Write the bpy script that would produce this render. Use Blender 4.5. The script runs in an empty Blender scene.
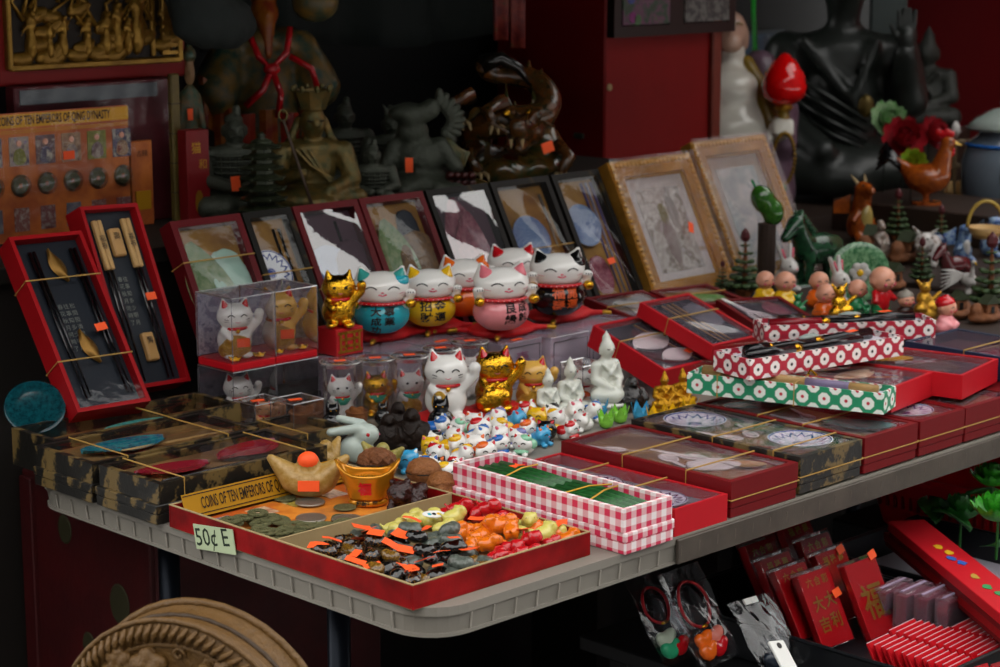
import bpy, math, random
import numpy as np
from mathutils import Vector, Matrix, Euler
PI = math.pi
random.seed(7)
scene = bpy.context.scene
col = scene.collection

# ---------------------------------------------------------------- camera, sky, exposure
TZ = .74                                   # height of the folding table's top
FPX, PITCH, YAW = 2050., math.radians(11.31), math.radians(45.1)
FW = (math.cos(YAW), math.sin(YAW)); RT = (math.sin(YAW), -math.cos(YAW))
CP, SP = math.cos(PITCH), math.sin(PITCH)
CAM = (-1.37345, -1.48025, TZ + .70)
cd = bpy.data.cameras.new('camera'); cam = bpy.data.objects.new('camera', cd); col.objects.link(cam)
cam.location = CAM; cam.rotation_euler = (PI / 2 - PITCH, 0, YAW - PI / 2)
cd.sensor_width = 36; cd.lens = FPX * 36 / 1000; cd.clip_start = .05; cd.clip_end = 60
cd.dof.use_dof = True; cd.dof.focus_distance = 2.45; cd.dof.aperture_fstop = 9.0
scene.camera = cam
world = bpy.data.worlds.new('overcast_sky'); scene.world = world; world.use_nodes = True
bg = world.node_tree.nodes['Background']; bg.inputs[0].default_value = (1.0, .985, .955, 1); bg.inputs[1].default_value = 3.4
vs = scene.view_settings
vs.view_transform = 'Standard'; vs.look = 'None'; vs.gamma = 1; vs.exposure = -0.3; vs.use_curve_mapping = False
scene.cycles.max_bounces = 8; scene.cycles.transparent_max_bounces = 24
scene.cycles.use_denoising = True

# ---------------------------------------------------------------- measuring helpers (pixel of the photo -> place in the stall)
def ray(u, v):
    u -= 500; v -= 333.5
    fw = FPX * CP - v * SP; dn = v * CP + FPX * SP
    return (fw * FW[0] + u * RT[0], fw * FW[1] + u * RT[1], -dn)
def at(u, v, h):                            # point at height h above the table top
    d = ray(u, v); t = (TZ + h - CAM[2]) / d[2]
    return Vector((CAM[0] + t * d[0], CAM[1] + t * d[1], TZ + h))
def aty(u, v, Y):                           # point in the vertical plane y = Y
    d = ray(u, v); t = (Y - CAM[1]) / d[1]
    return Vector((CAM[0] + t * d[0], Y, CAM[2] + t * d[2]))
def atd(u, v, D):                           # point at a given distance along the view axis
    d = ray(u, v); t = D / FPX
    return Vector((CAM[0] + t * d[0], CAM[1] + t * d[1], CAM[2] + t * d[2]))
def depth(p):
    x, y, z = p[0] - CAM[0], p[1] - CAM[1], p[2] - CAM[2]
    return (x * FW[0] + y * FW[1]) * CP - z * SP
def mpp(p): return depth(p) / FPX           # metres per pixel there
FACE = YAW - PI / 2                          # turn that faces a figure (front = -y) towards the street corner

# ---------------------------------------------------------------- colours and materials
def lin(c):
    if isinstance(c, str): c = [int(c[i:i + 2], 16) / 255 for i in (0, 2, 4)]
    return tuple(x / 12.92 if x <= .04045 else ((x + .055) / 1.055) ** 2.4 for x in c) + (1,)
MATS = {}
class NT:
    def __init__(s, name):
        s.m = bpy.data.materials.new(name); s.m.use_nodes = True; s.t = s.m.node_tree
        s.b = s.t.nodes['Principled BSDF']; s.o = s.t.nodes['Material Output']
    def n(s, typ, props=None, **inp):
        x = s.t.nodes.new(typ)
        for k, v in (props or {}).items(): setattr(x, k, v)
        for k, v in inp.items():
            k = int(k[1:]) if k[0] == '_' and k[1:].isdigit() else k.replace('_', ' ')
            s.set(x.inputs[k], v)
        return x
    def set(s, i, v):
        if hasattr(v, 'outputs'): v = v.outputs[0]
        if isinstance(v, bpy.types.NodeSocket): s.t.links.new(v, i)
        else: i.default_value = v
    def mth(s, op, a, b=0., c=None):
        x = s.t.nodes.new('ShaderNodeMath'); x.operation = op
        s.set(x.inputs[0], a); s.set(x.inputs[1], b)
        if c is not None: s.set(x.inputs[2], c)
        return x.outputs[0]
    def mix(s, f, a, b):
        x = s.t.nodes.new('ShaderNodeMix'); x.data_type = 'RGBA'
        s.set(x.inputs[0], f); s.set(x.inputs[6], a); s.set(x.inputs[7], b)
        return x.outputs[2]
    def co(s, kind='Object'): return s.t.nodes.new('ShaderNodeTexCoord').outputs[kind]
    def noise(s, scale, detail=3, rough=.6, vec=None):
        x = s.n('ShaderNodeTexNoise', Scale=scale, Detail=float(detail), Roughness=rough)
        s.set(x.inputs['Vector'], vec if vec is not None else s.co())
        return x.outputs[0]
    def step(s, v, e, w=.02):
        x = s.t.nodes.new('ShaderNodeMapRange'); s.set(x.inputs[0], v)
        x.inputs[1].default_value = e - w; x.inputs[2].default_value = e + w; return x.outputs[0]
    def bump(s, h, st, d=.01):
        x = s.n('ShaderNodeBump', Strength=st, Distance=d); s.set(x.inputs['Height'], h)
        s.set(s.b.inputs['Normal'], x.outputs[0])
    def base(s, c, rough=.5, metal=0., coat=0.):
        s.set(s.b.inputs['Base Color'], c)
        s.set(s.b.inputs['Roughness'], rough); s.set(s.b.inputs['Metallic'], metal)
        if coat: s.b.inputs['Coat Weight'].default_value = coat; s.b.inputs['Coat Roughness'].default_value = .08
def mat(name, c, rough=.5, metal=0., var=.18, vs_=14., bump=0., bs=60., coat=0., c2=None, thr=None, sss=0., spec=.4):
    """plain material: colour with a little uneven wear; c2 = second colour in noise patches"""
    if name in MATS: return MATS[name]
    t = NT(name); L = lin(c)
    nz = t.noise(vs_)
    if c2 is not None:
        f = t.step(nz, thr, .03) if thr else t.step(nz, .5, .16)
        t.base(t.mix(f, L, lin(c2)), rough, metal, coat)
    else:
        d = tuple(x * (1 - var) for x in L[:3]) + (1,); e = tuple(min(1, x * (1 + var)) for x in L[:3]) + (1,)
        t.base(t.mix(nz, d, e), rough, metal, coat)
    if bump: t.bump(t.noise(bs, 4), bump)
    if sss: t.b.inputs['Subsurface Weight'].default_value = sss; t.b.inputs['Subsurface Radius'].default_value = (.01, .008, .005)
    t.b.inputs['Specular IOR Level'].default_value = spec
    MATS[name] = t.m; return t.m
def clear(name, tint=(.93, .93, .95), gloss=.10, rough=.06, bump=0., bs=25., haze=0., hc=(.6, .5, .58), fk=.8):
    """thin clear plastic: see-through with a glossy skin"""
    if name in MATS: return MATS[name]
    t = NT(name); t.t.nodes.remove(t.b)
    tr = t.n('ShaderNodeBsdfTransparent', Color=tuple(tint) + (1,))
    if haze:
        df = t.n('ShaderNodeBsdfDiffuse', Color=tuple(hc) + (1,)); mh = t.n('ShaderNodeMixShader'); t.set(mh.inputs[0], haze); t.set(mh.inputs[1], tr.outputs[0]); t.set(mh.inputs[2], df.outputs[0]); tr = mh
    gl = t.n('ShaderNodeBsdfGlossy', Color=(1, 1, 1, 1), Roughness=rough)
    fr = t.n('ShaderNodeFresnel', IOR=1.45)
    f = t.mth('MULTIPLY_ADD', fr.outputs[0], fk, gloss)
    if bump:
        b = t.n('ShaderNodeBump', Strength=bump, Distance=.01); t.set(b.inputs['Height'], t.noise(bs, 3))
        t.set(gl.inputs['Normal'], b.outputs[0]); t.set(fr.inputs['Normal'], b.outputs[0])
    mx = t.n('ShaderNodeMixShader'); t.set(mx.inputs[0], f); t.set(mx.inputs[1], tr.outputs[0]); t.set(mx.inputs[2], gl.outputs[0])
    t.set(t.o.inputs[0], mx.outputs[0]); MATS[name] = t.m; return t.m
def gingham():
    t = NT('pink_gingham'); c = t.n('ShaderNodeSeparateXYZ', Vector=t.co())
    st = lambda v: t.step(t.mth('PINGPONG', v, .0085), .00425, .0004)
    a = st(t.mth('ADD', c.outputs[0], c.outputs[1])); b = st(c.outputs[2])
    f = t.mth('MULTIPLY', t.mth('ADD', a, b), .5)
    t.base(t.mix(f, lin('f0e4e4'), lin('d0284e')), .6); MATS['gingham'] = t.m; return t.m
def medallion(name, bgc, ring, inner, dot):
    """octagon medallions printed in a half-drop on the walls of a paper box"""
    t = NT(name); c = t.n('ShaderNodeSeparateXYZ', Vector=t.co()); S = 33.
    u = t.mth('MULTIPLY', t.mth('ADD', c.outputs[0], c.outputs[1]), S); w = t.mth('MULTIPLY', c.outputs[2], S)
    def cell(du, dw):
        a = t.mth('ABSOLUTE', t.mth('SUBTRACT', t.mth('FRACT', t.mth('ADD', u, du)), .5))
        b = t.mth('ABSOLUTE', t.mth('SUBTRACT', t.mth('FRACT', t.mth('ADD', t.mth('MULTIPLY', w, 1.), dw)), .5))
        return t.mth('MAXIMUM', t.mth('MAXIMUM', a, b), t.mth('MULTIPLY', t.mth('ADD', a, b), .72))
    d = t.mth('MINIMUM', cell(0, 0), cell(.5, .5))
    x = t.mix(t.step(d, .27), lin(ring), lin(bgc)); x = t.mix(t.step(d, .20), lin(inner), x); x = t.mix(t.step(d, .075), lin(dot), x)
    t.base(x, .55); MATS[name] = t.m; return t.m
def brocade(name, a, b, scale=38., thr=.54, rough=.45):
    t = NT(name); v = t.n('ShaderNodeTexVoronoi', {'distance': 'CHEBYCHEV'}, Vector=t.co(), Scale=scale)
    nz = t.noise(scale * .55, 4, .75); x = t.mth('ADD', t.mth('MULTIPLY', v.outputs['Distance'], .25), nz)
    t.base(t.mix(t.step(x, thr, .03), lin(a), lin(b)), rough); t.bump(x, .15); MATS[name] = t.m; return t.m
def print_mat(name, cols, scale=30., rough=.5, stretch=(1, 1, 1)):
    """printed picture: blotches of several colours"""
    t = NT(name); mp = t.n('ShaderNodeMapping', Vector=t.co()); mp.inputs['Scale'].default_value = stretch
    nz = t.noise(scale, 4, .65, mp.outputs[0]); r = t.n('ShaderNodeValToRGB', Fac=nz); e = r.color_ramp.elements
    k = len(cols)
    for i, c in enumerate(cols):
        p = .32 + .36 * i / max(1, k - 1)
        if i < 2: e[i].position = p; e[i].color = lin(c)
        else: e.new(p).color = lin(c)
    t.base(r.outputs[0], rough); MATS[name] = t.m; return t.m

# ---------------------------------------------------------------- geometry
class G:
    def __init__(s): s.v = []; s.f = []
    def add(s, v, f, M=None):
        k = len(s.v); s.v += [tuple(M @ Vector(p)) for p in v] if M is not None else [tuple(p) for p in v]
        s.f += [tuple(i + k for i in q) for q in f]; return s
    def box(s, c, d, M=None, ch=0.):
        x, y, z = (i / 2 for i in d)
        if ch <= 0:
            v = [(c[0] + a * x, c[1] + b * y, c[2] + e * z) for a in (-1, 1) for b in (-1, 1) for e in (-1, 1)]
            f = [(0, 1, 3, 2), (4, 6, 7, 5), (0, 4, 5, 1), (2, 3, 7, 6), (0, 2, 6, 4), (1, 5, 7, 3)]
        else:                                   # chamfered
            v = []; ix = {}
            for a in (-1, 1):
                for b in (-1, 1):
                    for e in (-1, 1):
                        for k in range(3):
                            p = [a * x, b * y, e * z]
                            for j, sg in enumerate((a, b, e)):
                                if j != k: p[j] -= sg * ch
                            ix[a, b, e, k] = len(v); v.append((p[0] + c[0], p[1] + c[1], p[2] + c[2]))
            f = []
            for k in range(3):
                i, j = (k + 1) % 3, (k + 2) % 3
                for sg in (-1, 1):
                    q = []
                    for (p, r) in ((-1, -1), (1, -1), (1, 1), (-1, 1)):
                        w = [0, 0, 0]; w[k] = sg; w[i] = p; w[j] = r; q.append(ix[w[0], w[1], w[2], k])
                    f.append(tuple(q) if sg > 0 else tuple(q[::-1]))
                for p in (-1, 1):
                    for r in (-1, 1):           # edge parallel to axis k
                        w0 = [0, 0, 0]; w1 = [0, 0, 0]; w0[k] = -1; w1[k] = 1
                        for w in (w0, w1): w[i] = p; w[j] = r
                        q = [ix[(*w0, i)], ix[(*w1, i)], ix[(*w1, j)], ix[(*w0, j)]]
                        f.append(tuple(q) if p * r < 0 else tuple(q[::-1]))
            for a in (-1, 1):
                for b in (-1, 1):
                    for e in (-1, 1):
                        q = [ix[a, b, e, k] for k in range(3)]; f.append(tuple(q) if a * b * e > 0 else tuple(q[::-1]))
        return s.add(v, f, M)
    def lathe(s, prof, n=20, c=(0, 0, 0), M=None, sx=1, sy=1, a0=0.):
        v = []; f = []
        for r, z in prof:
            for i in range(n):
                a = a0 + 2 * PI * i / n; v.append((c[0] + r * math.cos(a) * sx, c[1] + r * math.sin(a) * sy, c[2] + z))
        for k in range(len(prof) - 1):
            for i in range(n):
                j = (i + 1) % n; f.append((k * n + i, k * n + j, k * n + n + j, k * n + n + i))
        f.append(tuple(range(n))[::-1]); f.append(tuple(range((len(prof) - 1) * n, len(prof) * n)))
        return s.add(v, f, M)
    def ell(s, c, r, rot=None, n=12, m=8, M=None):
        R = Euler(rot).to_matrix() if rot else None; v = []; f = []
        for k in range(1, m):
            t = PI * k / m
            for i in range(n):
                a = 2 * PI * i / n; p = Vector((r[0] * math.sin(t) * math.cos(a), r[1] * math.sin(t) * math.sin(a), r[2] * math.cos(t)))
                v.append(p)
        v.append(Vector((0, 0, r[2]))); v.append(Vector((0, 0, -r[2])))
        if R: v = [R @ p for p in v]
        v = [p + Vector(c) for p in v]
        for k in range(m - 2):
            for i in range(n):
                j = (i + 1) % n; f.append((k * n + i, k * n + n + i, k * n + n + j, k * n + j))
        T_, B_ = len(v) - 2, len(v) - 1
        for i in range(n):
            j = (i + 1) % n; f.append((T_, i, j)); f.append((B_, (m - 2) * n + j, (m - 2) * n + i))
        return s.add(v, f, M)
    def tube(s, path, rad, n=6, closed=False, M=None, flat=1.):
        P = [Vector(p) for p in path]; k = len(P); R = rad if isinstance(rad, (list, tuple)) else [rad] * k
        v = []; f = []; up = None
        for i in range(k):
            t = (P[(i + 1) % k] - P[i - 1]) if closed else (P[min(i + 1, k - 1)] - P[max(i - 1, 0)])
            t = t.normalized() if t.length > 1e-9 else Vector((0, 0, 1))
            if up is None: up = Vector((0, 0, 1)) if abs(t.z) < .9 else Vector((0, 1, 0))
            x = t.cross(up)
            x = x.normalized() if x.length > 1e-6 else t.orthogonal().normalized()
            y = x.cross(t).normalized(); up = y
            for j in range(n):
                a = 2 * PI * j / n; v.append(P[i] + x * (R[i] * math.cos(a)) + y * (R[i] * flat * math.sin(a)))
        for i in range(k if closed else k - 1):
            for j in range(n):
                a, b = i * n, ((i + 1) % k) * n; q = (j + 1) % n; f.append((a + j, a + q, b + q, b + j))
        if not closed: f.append(tuple(range(n))[::-1]); f.append(tuple(range((k - 1) * n, k * n)))
        return s.add(v, f, M)
    def prism(s, poly, z0, z1, M=None):
        n = len(poly); v = [(x, y, z0) for x, y in poly] + [(x, y, z1) for x, y in poly]
        f = [tuple(range(n))[::-1], tuple(range(n, 2 * n))] + [(i, (i + 1) % n, n + (i + 1) % n, n + i) for i in range(n)]
        return s.add(v, f, M)
    def sheet(s, nx, ny, fn):
        v = [fn(i / nx, j / ny) for j in range(ny + 1) for i in range(nx + 1)]
        f = [(j * (nx + 1) + i, j * (nx + 1) + i + 1, (j + 1) * (nx + 1) + i + 1, (j + 1) * (nx + 1) + i) for j in range(ny) for i in range(nx)]
        return s.add(v, f)
    def mesh(s, name='m', smooth=False):
        m = bpy.data.meshes.new(name); m.from_pydata(s.v, [], s.f); m.update()
        if smooth:
            m.polygons.foreach_set('use_smooth', [True] * len(m.polygons))
        return m
CACHE = {}
def me(key, fn, smooth=None):
    if key not in CACHE:
        r = fn()
        CACHE[key] = r.mesh(str(key), bool(smooth)) if isinstance(r, G) else r
    return CACHE[key]
# smooth union of ellipsoids ('e', c, r, rot) and tapered capsules ('c', p0, p1, r0, r1), polygonised as one continuous skin
def blob(prims, vox=.03, k=.05, noise=0., nf=9.):
    lo = np.full(3, 1e9); hi = -lo
    for p in prims:
        if p[0] in 'eE': c = np.array(p[1]); r = max(p[2]); lo = np.minimum(lo, c - r); hi = np.maximum(hi, c + r)
        elif p[0] == 'c':
            for q, r in ((p[1], p[3]), (p[2], p[4])): q = np.array(q); lo = np.minimum(lo, q - r); hi = np.maximum(hi, q + r)
    lo -= vox * 3 + k * .5; hi += vox * 3 + k * .5
    N = np.ceil((hi - lo) / vox).astype(int) + 1
    ax = [lo[i] + vox * np.arange(N[i]) for i in range(3)]
    Pt = np.stack(np.meshgrid(*ax, indexing='ij'), -1)
    D = np.full(Pt.shape[:3], 1e3)
    for p in prims:
        if p[0] in 'eE':
            q = Pt - np.array(p[1])
            if len(p) > 3 and p[3]: q = q @ np.array(Euler(p[3]).to_matrix())
            r = np.array(p[2]); k0 = np.sqrt(((q / r) ** 2).sum(-1)); k1 = np.sqrt(((q / r ** 2) ** 2).sum(-1)) + 1e-9
            d = k0 * (k0 - 1) / k1
        else:
            a, b = np.array(p[1], float), np.array(p[2], float); ba = b - a; L = (ba ** 2).sum() + 1e-12
            t = np.clip(((Pt - a) @ ba) / L, 0, 1); d = np.sqrt(((Pt - a - t[..., None] * ba) ** 2).sum(-1)) - (p[3] + (p[4] - p[3]) * t)
        if p[0] == 'E':
            h = np.clip(.5 - .5 * (D + d) / k, 0, 1); D = D * (1 - h) - d * h + k * h * (1 - h)
        else:
            h = np.clip(.5 + .5 * (d - D) / k, 0, 1); D = d * (1 - h) + D * h - k * h * (1 - h)
    if noise:
        D = D + noise * (np.sin(Pt[..., 0] * nf * 2.1 + 1) * np.sin(Pt[..., 1] * nf * 1.7 + 2) * np.sin(Pt[..., 2] * nf * 2.3 + .5) + .6 * np.sin(Pt[..., 0] * nf * 4.3) * np.sin(Pt[..., 2] * nf * 3.9 + Pt[..., 1] * nf * 3))
    return nets(D, lo, vox)
def nets(D, lo, vox):
    n = D.shape; cs = tuple(i - 1 for i in n); S = np.zeros(cs + (3,)); C = np.zeros(cs); I = D < 0
    eds = []
    for a in range(3):
        sl0 = [slice(None)] * 3; sl1 = [slice(None)] * 3; sl0[a] = slice(0, -1); sl1[a] = slice(1, None)
        d0, d1 = D[tuple(sl0)], D[tuple(sl1)]; x = I[tuple(sl0)] != I[tuple(sl1)]
        id_ = np.argwhere(x); t = d0[x] / (d0[x] - d1[x]); pos = id_.astype(float); pos[:, a] += t
        b, c = [q for q in range(3) if q != a]; eds.append((a, id_, I[tuple(sl0)][x]))
        for db in (0, -1):
            for dc in (0, -1):
                q = id_.copy(); q[:, b] += db; q[:, c] += dc
                ok = (q >= 0).all(1) & (q < np.array(cs)).all(1)
                np.add.at(S, tuple(q[ok].T), pos[ok]); np.add.at(C, tuple(q[ok].T), 1)
    cell = np.argwhere(C > 0); idx = np.full(cs, -1); idx[tuple(cell.T)] = np.arange(len(cell))
    V = lo + vox * (S[tuple(cell.T)] / C[tuple(cell.T)][:, None]); F = []
    for a, id_, ins in eds:
        b, c = (a + 1) % 3, (a + 2) % 3; qs = []
        for db, dc in ((0, 0), (-1, 0), (-1, -1), (0, -1)):
            q = id_.copy(); q[:, b] += db; q[:, c] += dc; qs.append(q)
        ok = np.all([(q >= 0).all(1) & (q < np.array(cs)).all(1) for q in qs], 0)
        f = np.stack([idx[tuple(q[ok].T)] for q in qs], 1); s = ins[ok]
        f[~s] = f[~s][:, ::-1]; F += f.tolist()
    m = bpy.data.meshes.new('blob'); m.from_pydata(V.tolist(), [], F); m.update()
    m.polygons.foreach_set('use_smooth', [True] * len(m.polygons)); return m
def text_mesh(s, size=1., bold=0.):
    c = bpy.data.curves.new('t', 'FONT'); c.body = s; c.size = size; c.align_x = 'CENTER'; c.align_y = 'CENTER'; c.resolution_u = 2; c.offset = bold
    o = bpy.data.objects.new('t', c); m = bpy.data.meshes.new_from_object(o); bpy.data.objects.remove(o); bpy.data.curves.remove(c); m.materials.clear(); return m
def wrapped_text(s, size, fn, bold=0.):
    """lettering laid onto a curved surface: fn(x, z) gives the point on it"""
    m = text_mesh(s, size, bold)
    for v in m.vertices: v.co = fn(v.co.x, v.co.y)
    return m

# ---------------------------------------------------------------- objects
def link(o, parent=None):
    col.objects.link(o)
    if parent is not None: o.parent = parent
    return o
def T(name, label, cat, loc=(0, 0, 0), rz=0., s=1., group=None, rot=None):
    o = bpy.data.objects.new(name, None); link(o); o.location = loc; o.rotation_euler = rot if rot is not None else (0, 0, rz); o.scale = (s, s, s)
    o.empty_display_size = .02; o['label'] = label; o['category'] = cat
    if group: o['group'] = group
    return o
def P(parent, name, m, mt, loc=None, rot=None, s=None, label=None, smooth=False, kind=None):
    if isinstance(m, G): m = m.mesh(name, smooth)
    o = bpy.data.objects.new(name, m)
    if not m.materials: m.materials.append(mt)
    link(o, parent)
    if m.materials[0] != mt: o.material_slots[0].link = 'OBJECT'; o.material_slots[0].material = mt
    if loc is not None: o.location = loc
    if rot is not None: o.rotation_euler = rot
    if s is not None: o.scale = (s, s, s) if isinstance(s, (int, float)) else s
    if label: o['label'] = label
    if kind: o['kind'] = kind
    return o
def TM(name, m, mt, label, cat, loc=(0, 0, 0), rot=(0, 0, 0), s=1., group=None, smooth=False, kind=None):
    o = P(None, name, m, mt, loc, rot, s, label, smooth, kind); o['category'] = cat
    if group: o['group'] = group
    return o
def ST(name, m, mt, loc=None, rot=None, parent=None, smooth=False):
    o = P(parent, name, m, mt, loc, rot, smooth=smooth)
    if parent is None: o['kind'] = 'structure'
    return o
def flatmat(x, y, z, yaw=0., lean=0., roll=0.):
    """frame of a box face: x = width, y = length (towards the far or upper end), z = out of the face"""
    W = Vector((math.cos(yaw), math.sin(yaw), 0)); D = Vector((-math.sin(yaw), math.cos(yaw), 0))
    L = D * math.cos(lean) + Vector((0, 0, 1)) * math.sin(lean)
    W2 = W * math.cos(roll) + L * math.sin(roll); L2 = L * math.cos(roll) - W * math.sin(roll); Nn = W2.cross(L2)
    return Matrix(((W2.x, L2.x, Nn.x, x), (W2.y, L2.y, Nn.y, y), (W2.z, L2.z, Nn.z, z), (0, 0, 0, 1)))

# ---------------------------------------------------------------- palette
RED = mat('red_card', '981218', .42, spec=.12, var=.12, vs_=20, bump=.05); DRED = mat('maroon_card', '6c1216', .42, spec=.12, var=.15, vs_=20)
BRED = mat('bright_red_card', 'b81a24', .45, spec=.12, var=.12); WOODRED = mat('dark_red_lacquer', '5a1016', .35, spec=.12, var=.2)
CREAM = mat('raw_card', 'a08a62', .8, var=.2, bump=.1); NAVY = mat('navy_satin', '141c26', .6, var=.2)
GOLDC = mat('gold_chrome', 'e0a92c', .16, 1., var=.1, bump=.35, bs=9.); GOLD = mat('gold_paint', 'b98a2c', .35, .75, var=.2, bump=.2, bs=20)
GOLDB = mat('gold_bead', 'd9a028', .22, 1., var=.1)
WHITE = mat('white_porcelain', 'e6e4e0', .10, var=.04, vs_=4, coat=.4); PINK = mat('pink_glaze', 'e88e94', .10, var=.05, coat=.4)
TEAL = mat('teal_glaze', '2aa2b4', .10, var=.08, coat=.4); YELL = mat('yellow_glaze', 'e2b21c', .10, var=.06, coat=.4)
ORNG = mat('orange_glaze', 'e0641c', .10, var=.06, coat=.4); BLACK = mat('black_glaze', '0e0e10', .10, var=.1, coat=.4)
REDG = mat('red_glaze', 'c01820', .10, var=.08, coat=.4); INK = mat('black_ink', '14100e', .5); CLOTHR = mat('red_velvet', 'c4161c', .6, var=.15, bump=.1)
STICK = mat('price_sticker_orange', 'ff5a22', .6, var=.04); PWHITE = mat('paper_white', 'd8d8d4', .7, var=.05)
STRING = mat('gold_elastic', 'b08a44', .5, var=.1); GREENG = mat('green_glaze', '1e7a48', .2, var=.15, coat=.3)
FILM = clear('clear_film', gloss=.005, rough=.05, bump=.05, bs=26, fk=.5); FILMG = clear('glaring_film', gloss=.11, rough=.03, bump=.03, bs=20); PURP = clear('purple_film', (.92, .85, .90), gloss=.02, rough=.08, bump=.05, haze=.08)
ACRY = clear('clear_plastic', (.985, .98, .99), gloss=.015, rough=.06, haze=.02, hc=(.8, .8, .85)); ACRYE = clear('plastic_edge', (.45, .43, .50), gloss=.03, rough=.3, haze=.2, hc=(.4, .4, .45))
BAG = clear('polythene', (.94, .95, .97), gloss=.02, rough=.12, bump=.1, bs=30)
BROC = brocade('black_gold_brocade', '14120e', '6a5630', 34, .65); GING = gingham()
MEDG = medallion('green_medallion_paper', '1c8a60', 'e6ece4', 'e6ece4', 'c02838'); MEDR = medallion('red_medallion_paper', 'b01c34', 'eee6e2', 'eee6e2', '1c1418')
def zigzag():
    t = NT('blue_white_porcelain'); c = t.n('ShaderNodeSeparateXYZ', Vector=t.co()); x, y = c.outputs[0], c.outputs[1]
    r = t.mth('SQRT', t.mth('ADD', t.mth('MULTIPLY', x, x), t.mth('MULTIPLY', y, y))); a = t.mth('MULTIPLY', t.mth('ARCTAN2', y, x), 16 / (2 * PI))
    tri = t.mth('PINGPONG', a, .5); e = t.mth('SUBTRACT', r, t.mth('MULTIPLY_ADD', tri, .22, .30)); k = t.step(t.mth('ABSOLUTE', e), .028, .006)
    ring = t.step(t.mth('ABSOLUTE', t.mth('SUBTRACT', r, .47)), .012, .004); cen = t.step(r, .11, .01)
    t.base(t.mix(t.mth('MINIMUM', t.mth('MINIMUM', k, ring), cen), lin('1e3a8a'), lin('dfe3e6')), .15, 0., .4); MATS['blue_white_porcelain'] = t.m; return t.m
BLUEW = zigzag()
CELA = mat('celadon_glaze', '5a7a4c', .2, c2='86946a', coat=.3); TURQ = mat('turquoise_glaze', '2f9a96', .15, c2='6ec0b4', coat=.4)
PLUM = mat('plum_glaze', '7c3a4c', .2, c2='a0606a', coat=.3); BAMB = mat('bamboo', 'b8925a', .5, var=.25, vs_=30)
BRONZE = mat('dark_bronze', '3e4238', .5, .3, var=.35, vs_=9, bump=.3, bs=30); BRONZG = mat('green_bronze', '4a523e', .4, .35, c2='645632', bump=.3, bs=24)
BLACKW = mat('black_wood', '1e221f', .38, var=.3, bump=.15, bs=16)
SILV = mat('dull_silver', '9a9488', .38, .8, var=.2, bump=.3, bs=90); COINB = mat('old_brass_coin', '7c7850', .5, .45, c2='4c5238', bump=.4, bs=120)
JADEY = mat('yellow_jade', '9c7834', .3, c2='b4945a', sss=.15); JADEW = mat('pale_jade', 'b4c0b8', .28, var=.1, sss=.1)
WALN = mat('carved_walnut', '7a4826', .5, var=.35, bump=.5, bs=28); DBROWN = mat('dark_brown_resin', '2c1a14', .3, var=.3, coat=.2, bump=.2, bs=20)
AMBER = mat('brown_amber_glaze', '9a4c14', .18, c2='7a3410', coat=.4); PORC = mat('bisque_skin', 'd89a80', .3, var=.06); GREY = mat('grey_plastic', '77736c', .5, var=.1, bump=.05, bs=8)
BASER = mat('red_plastic', 'c41420', .3, var=.08); PURPB = mat('lilac_card', '8a7288', .5, c2='b0a0b0')
# ================================================================ the place
PAVE = mat('dark_pavement', '2a2826', .8, var=.3, bump=.3, bs=40)
ST('floor', G().box((1.5, 1, -.02), (12, 9, .04)), PAVE)
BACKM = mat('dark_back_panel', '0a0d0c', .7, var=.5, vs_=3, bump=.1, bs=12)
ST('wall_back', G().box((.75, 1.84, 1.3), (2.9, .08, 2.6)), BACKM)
WRED = mat('painted_red_wood', '76100f', .5, spec=.2, var=.18, vs_=5, bump=.06, bs=20)
pil = ST('wall_pillar', G().box((1.99, 1.56, 1.3), (.37, .32, 2.6), ch=.004), WRED)
P(pil, 'moulding', G().box((2.158, 1.394, 1.3), (.03, .014, 2.6), ch=.003), mat('red_brown_strip', '6e2a1c', .5))
knot = P(pil, 'chipped_paint', G().lathe([(.008, 0), (.007, .002)], 10), CREAM, (1.818, 1.399, 1.105), (PI / 2, 0, 0))
P(pil, 'latch', G().box((1.802, 1.47, 1.0), (.006, .03, .012), ch=.002), BRONZE)
ST('wall_right', G().box((3.9, .75, 1.3), (.08, 2.7, 2.6)), mat('red_wall_paint', '7c0e12', .6, var=.2, vs_=3))
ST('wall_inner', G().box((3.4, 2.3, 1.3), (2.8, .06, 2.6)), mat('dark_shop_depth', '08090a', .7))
ST('shading_ceiling', G().box((.80, 1.25, 1.98), (2.5, 2.2, .05)).box((3.0, 1.65, 1.98), (1.9, 1.4, .05)), mat('shading_awning', '101413', .9))  # unseen awning, height and outline shaped to darken the back of the stall
ST('wall_left_added', G().box((-.28, 1.40, 1.0), (.06, 1.0, 2.0)), mat('dark_added_wall', '1c1614', .7))  # unseen wall, placed to block light from the left
STONE = mat('added_facade', '2a2a2c', .9, var=.3, vs_=2)
ST('wall_street_added', G().box((-2.0, -9.0, 3.4), (14, .3, 6.8)).box((11.0, -9.0, 5.5), (12, .3, 11.0)), STONE)  # unseen facades, added and sized to block low sky and limit film glare
ST('wall_side_added', G().box((-9.0, -1.5, 3.0), (.3, 15, 6.0)), STONE)  # unseen, added to block low sky from the side
# grey fabric bundle and sheet hanging over the dark back panel
GREYF = mat('grey_green_fabric', '1c2220', .85, var=.3, vs_=8, bump=.3, bs=14)
def fold(u, v):
    return (1.0 + u * 1.0, 1.70 + .02 * math.sin(u * 22) + .008 * math.sin(u * 51 + 1), 1.20 + v * .30 + .012 * math.sin(u * 9))
g = G().sheet(60, 6, fold); TM('hanging_sheet', g, GREYF, 'dark grey fabric sheet hung across the black back wall', 'cloth', smooth=True).modifiers.new('t', 'SOLIDIFY').thickness = .004

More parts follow.
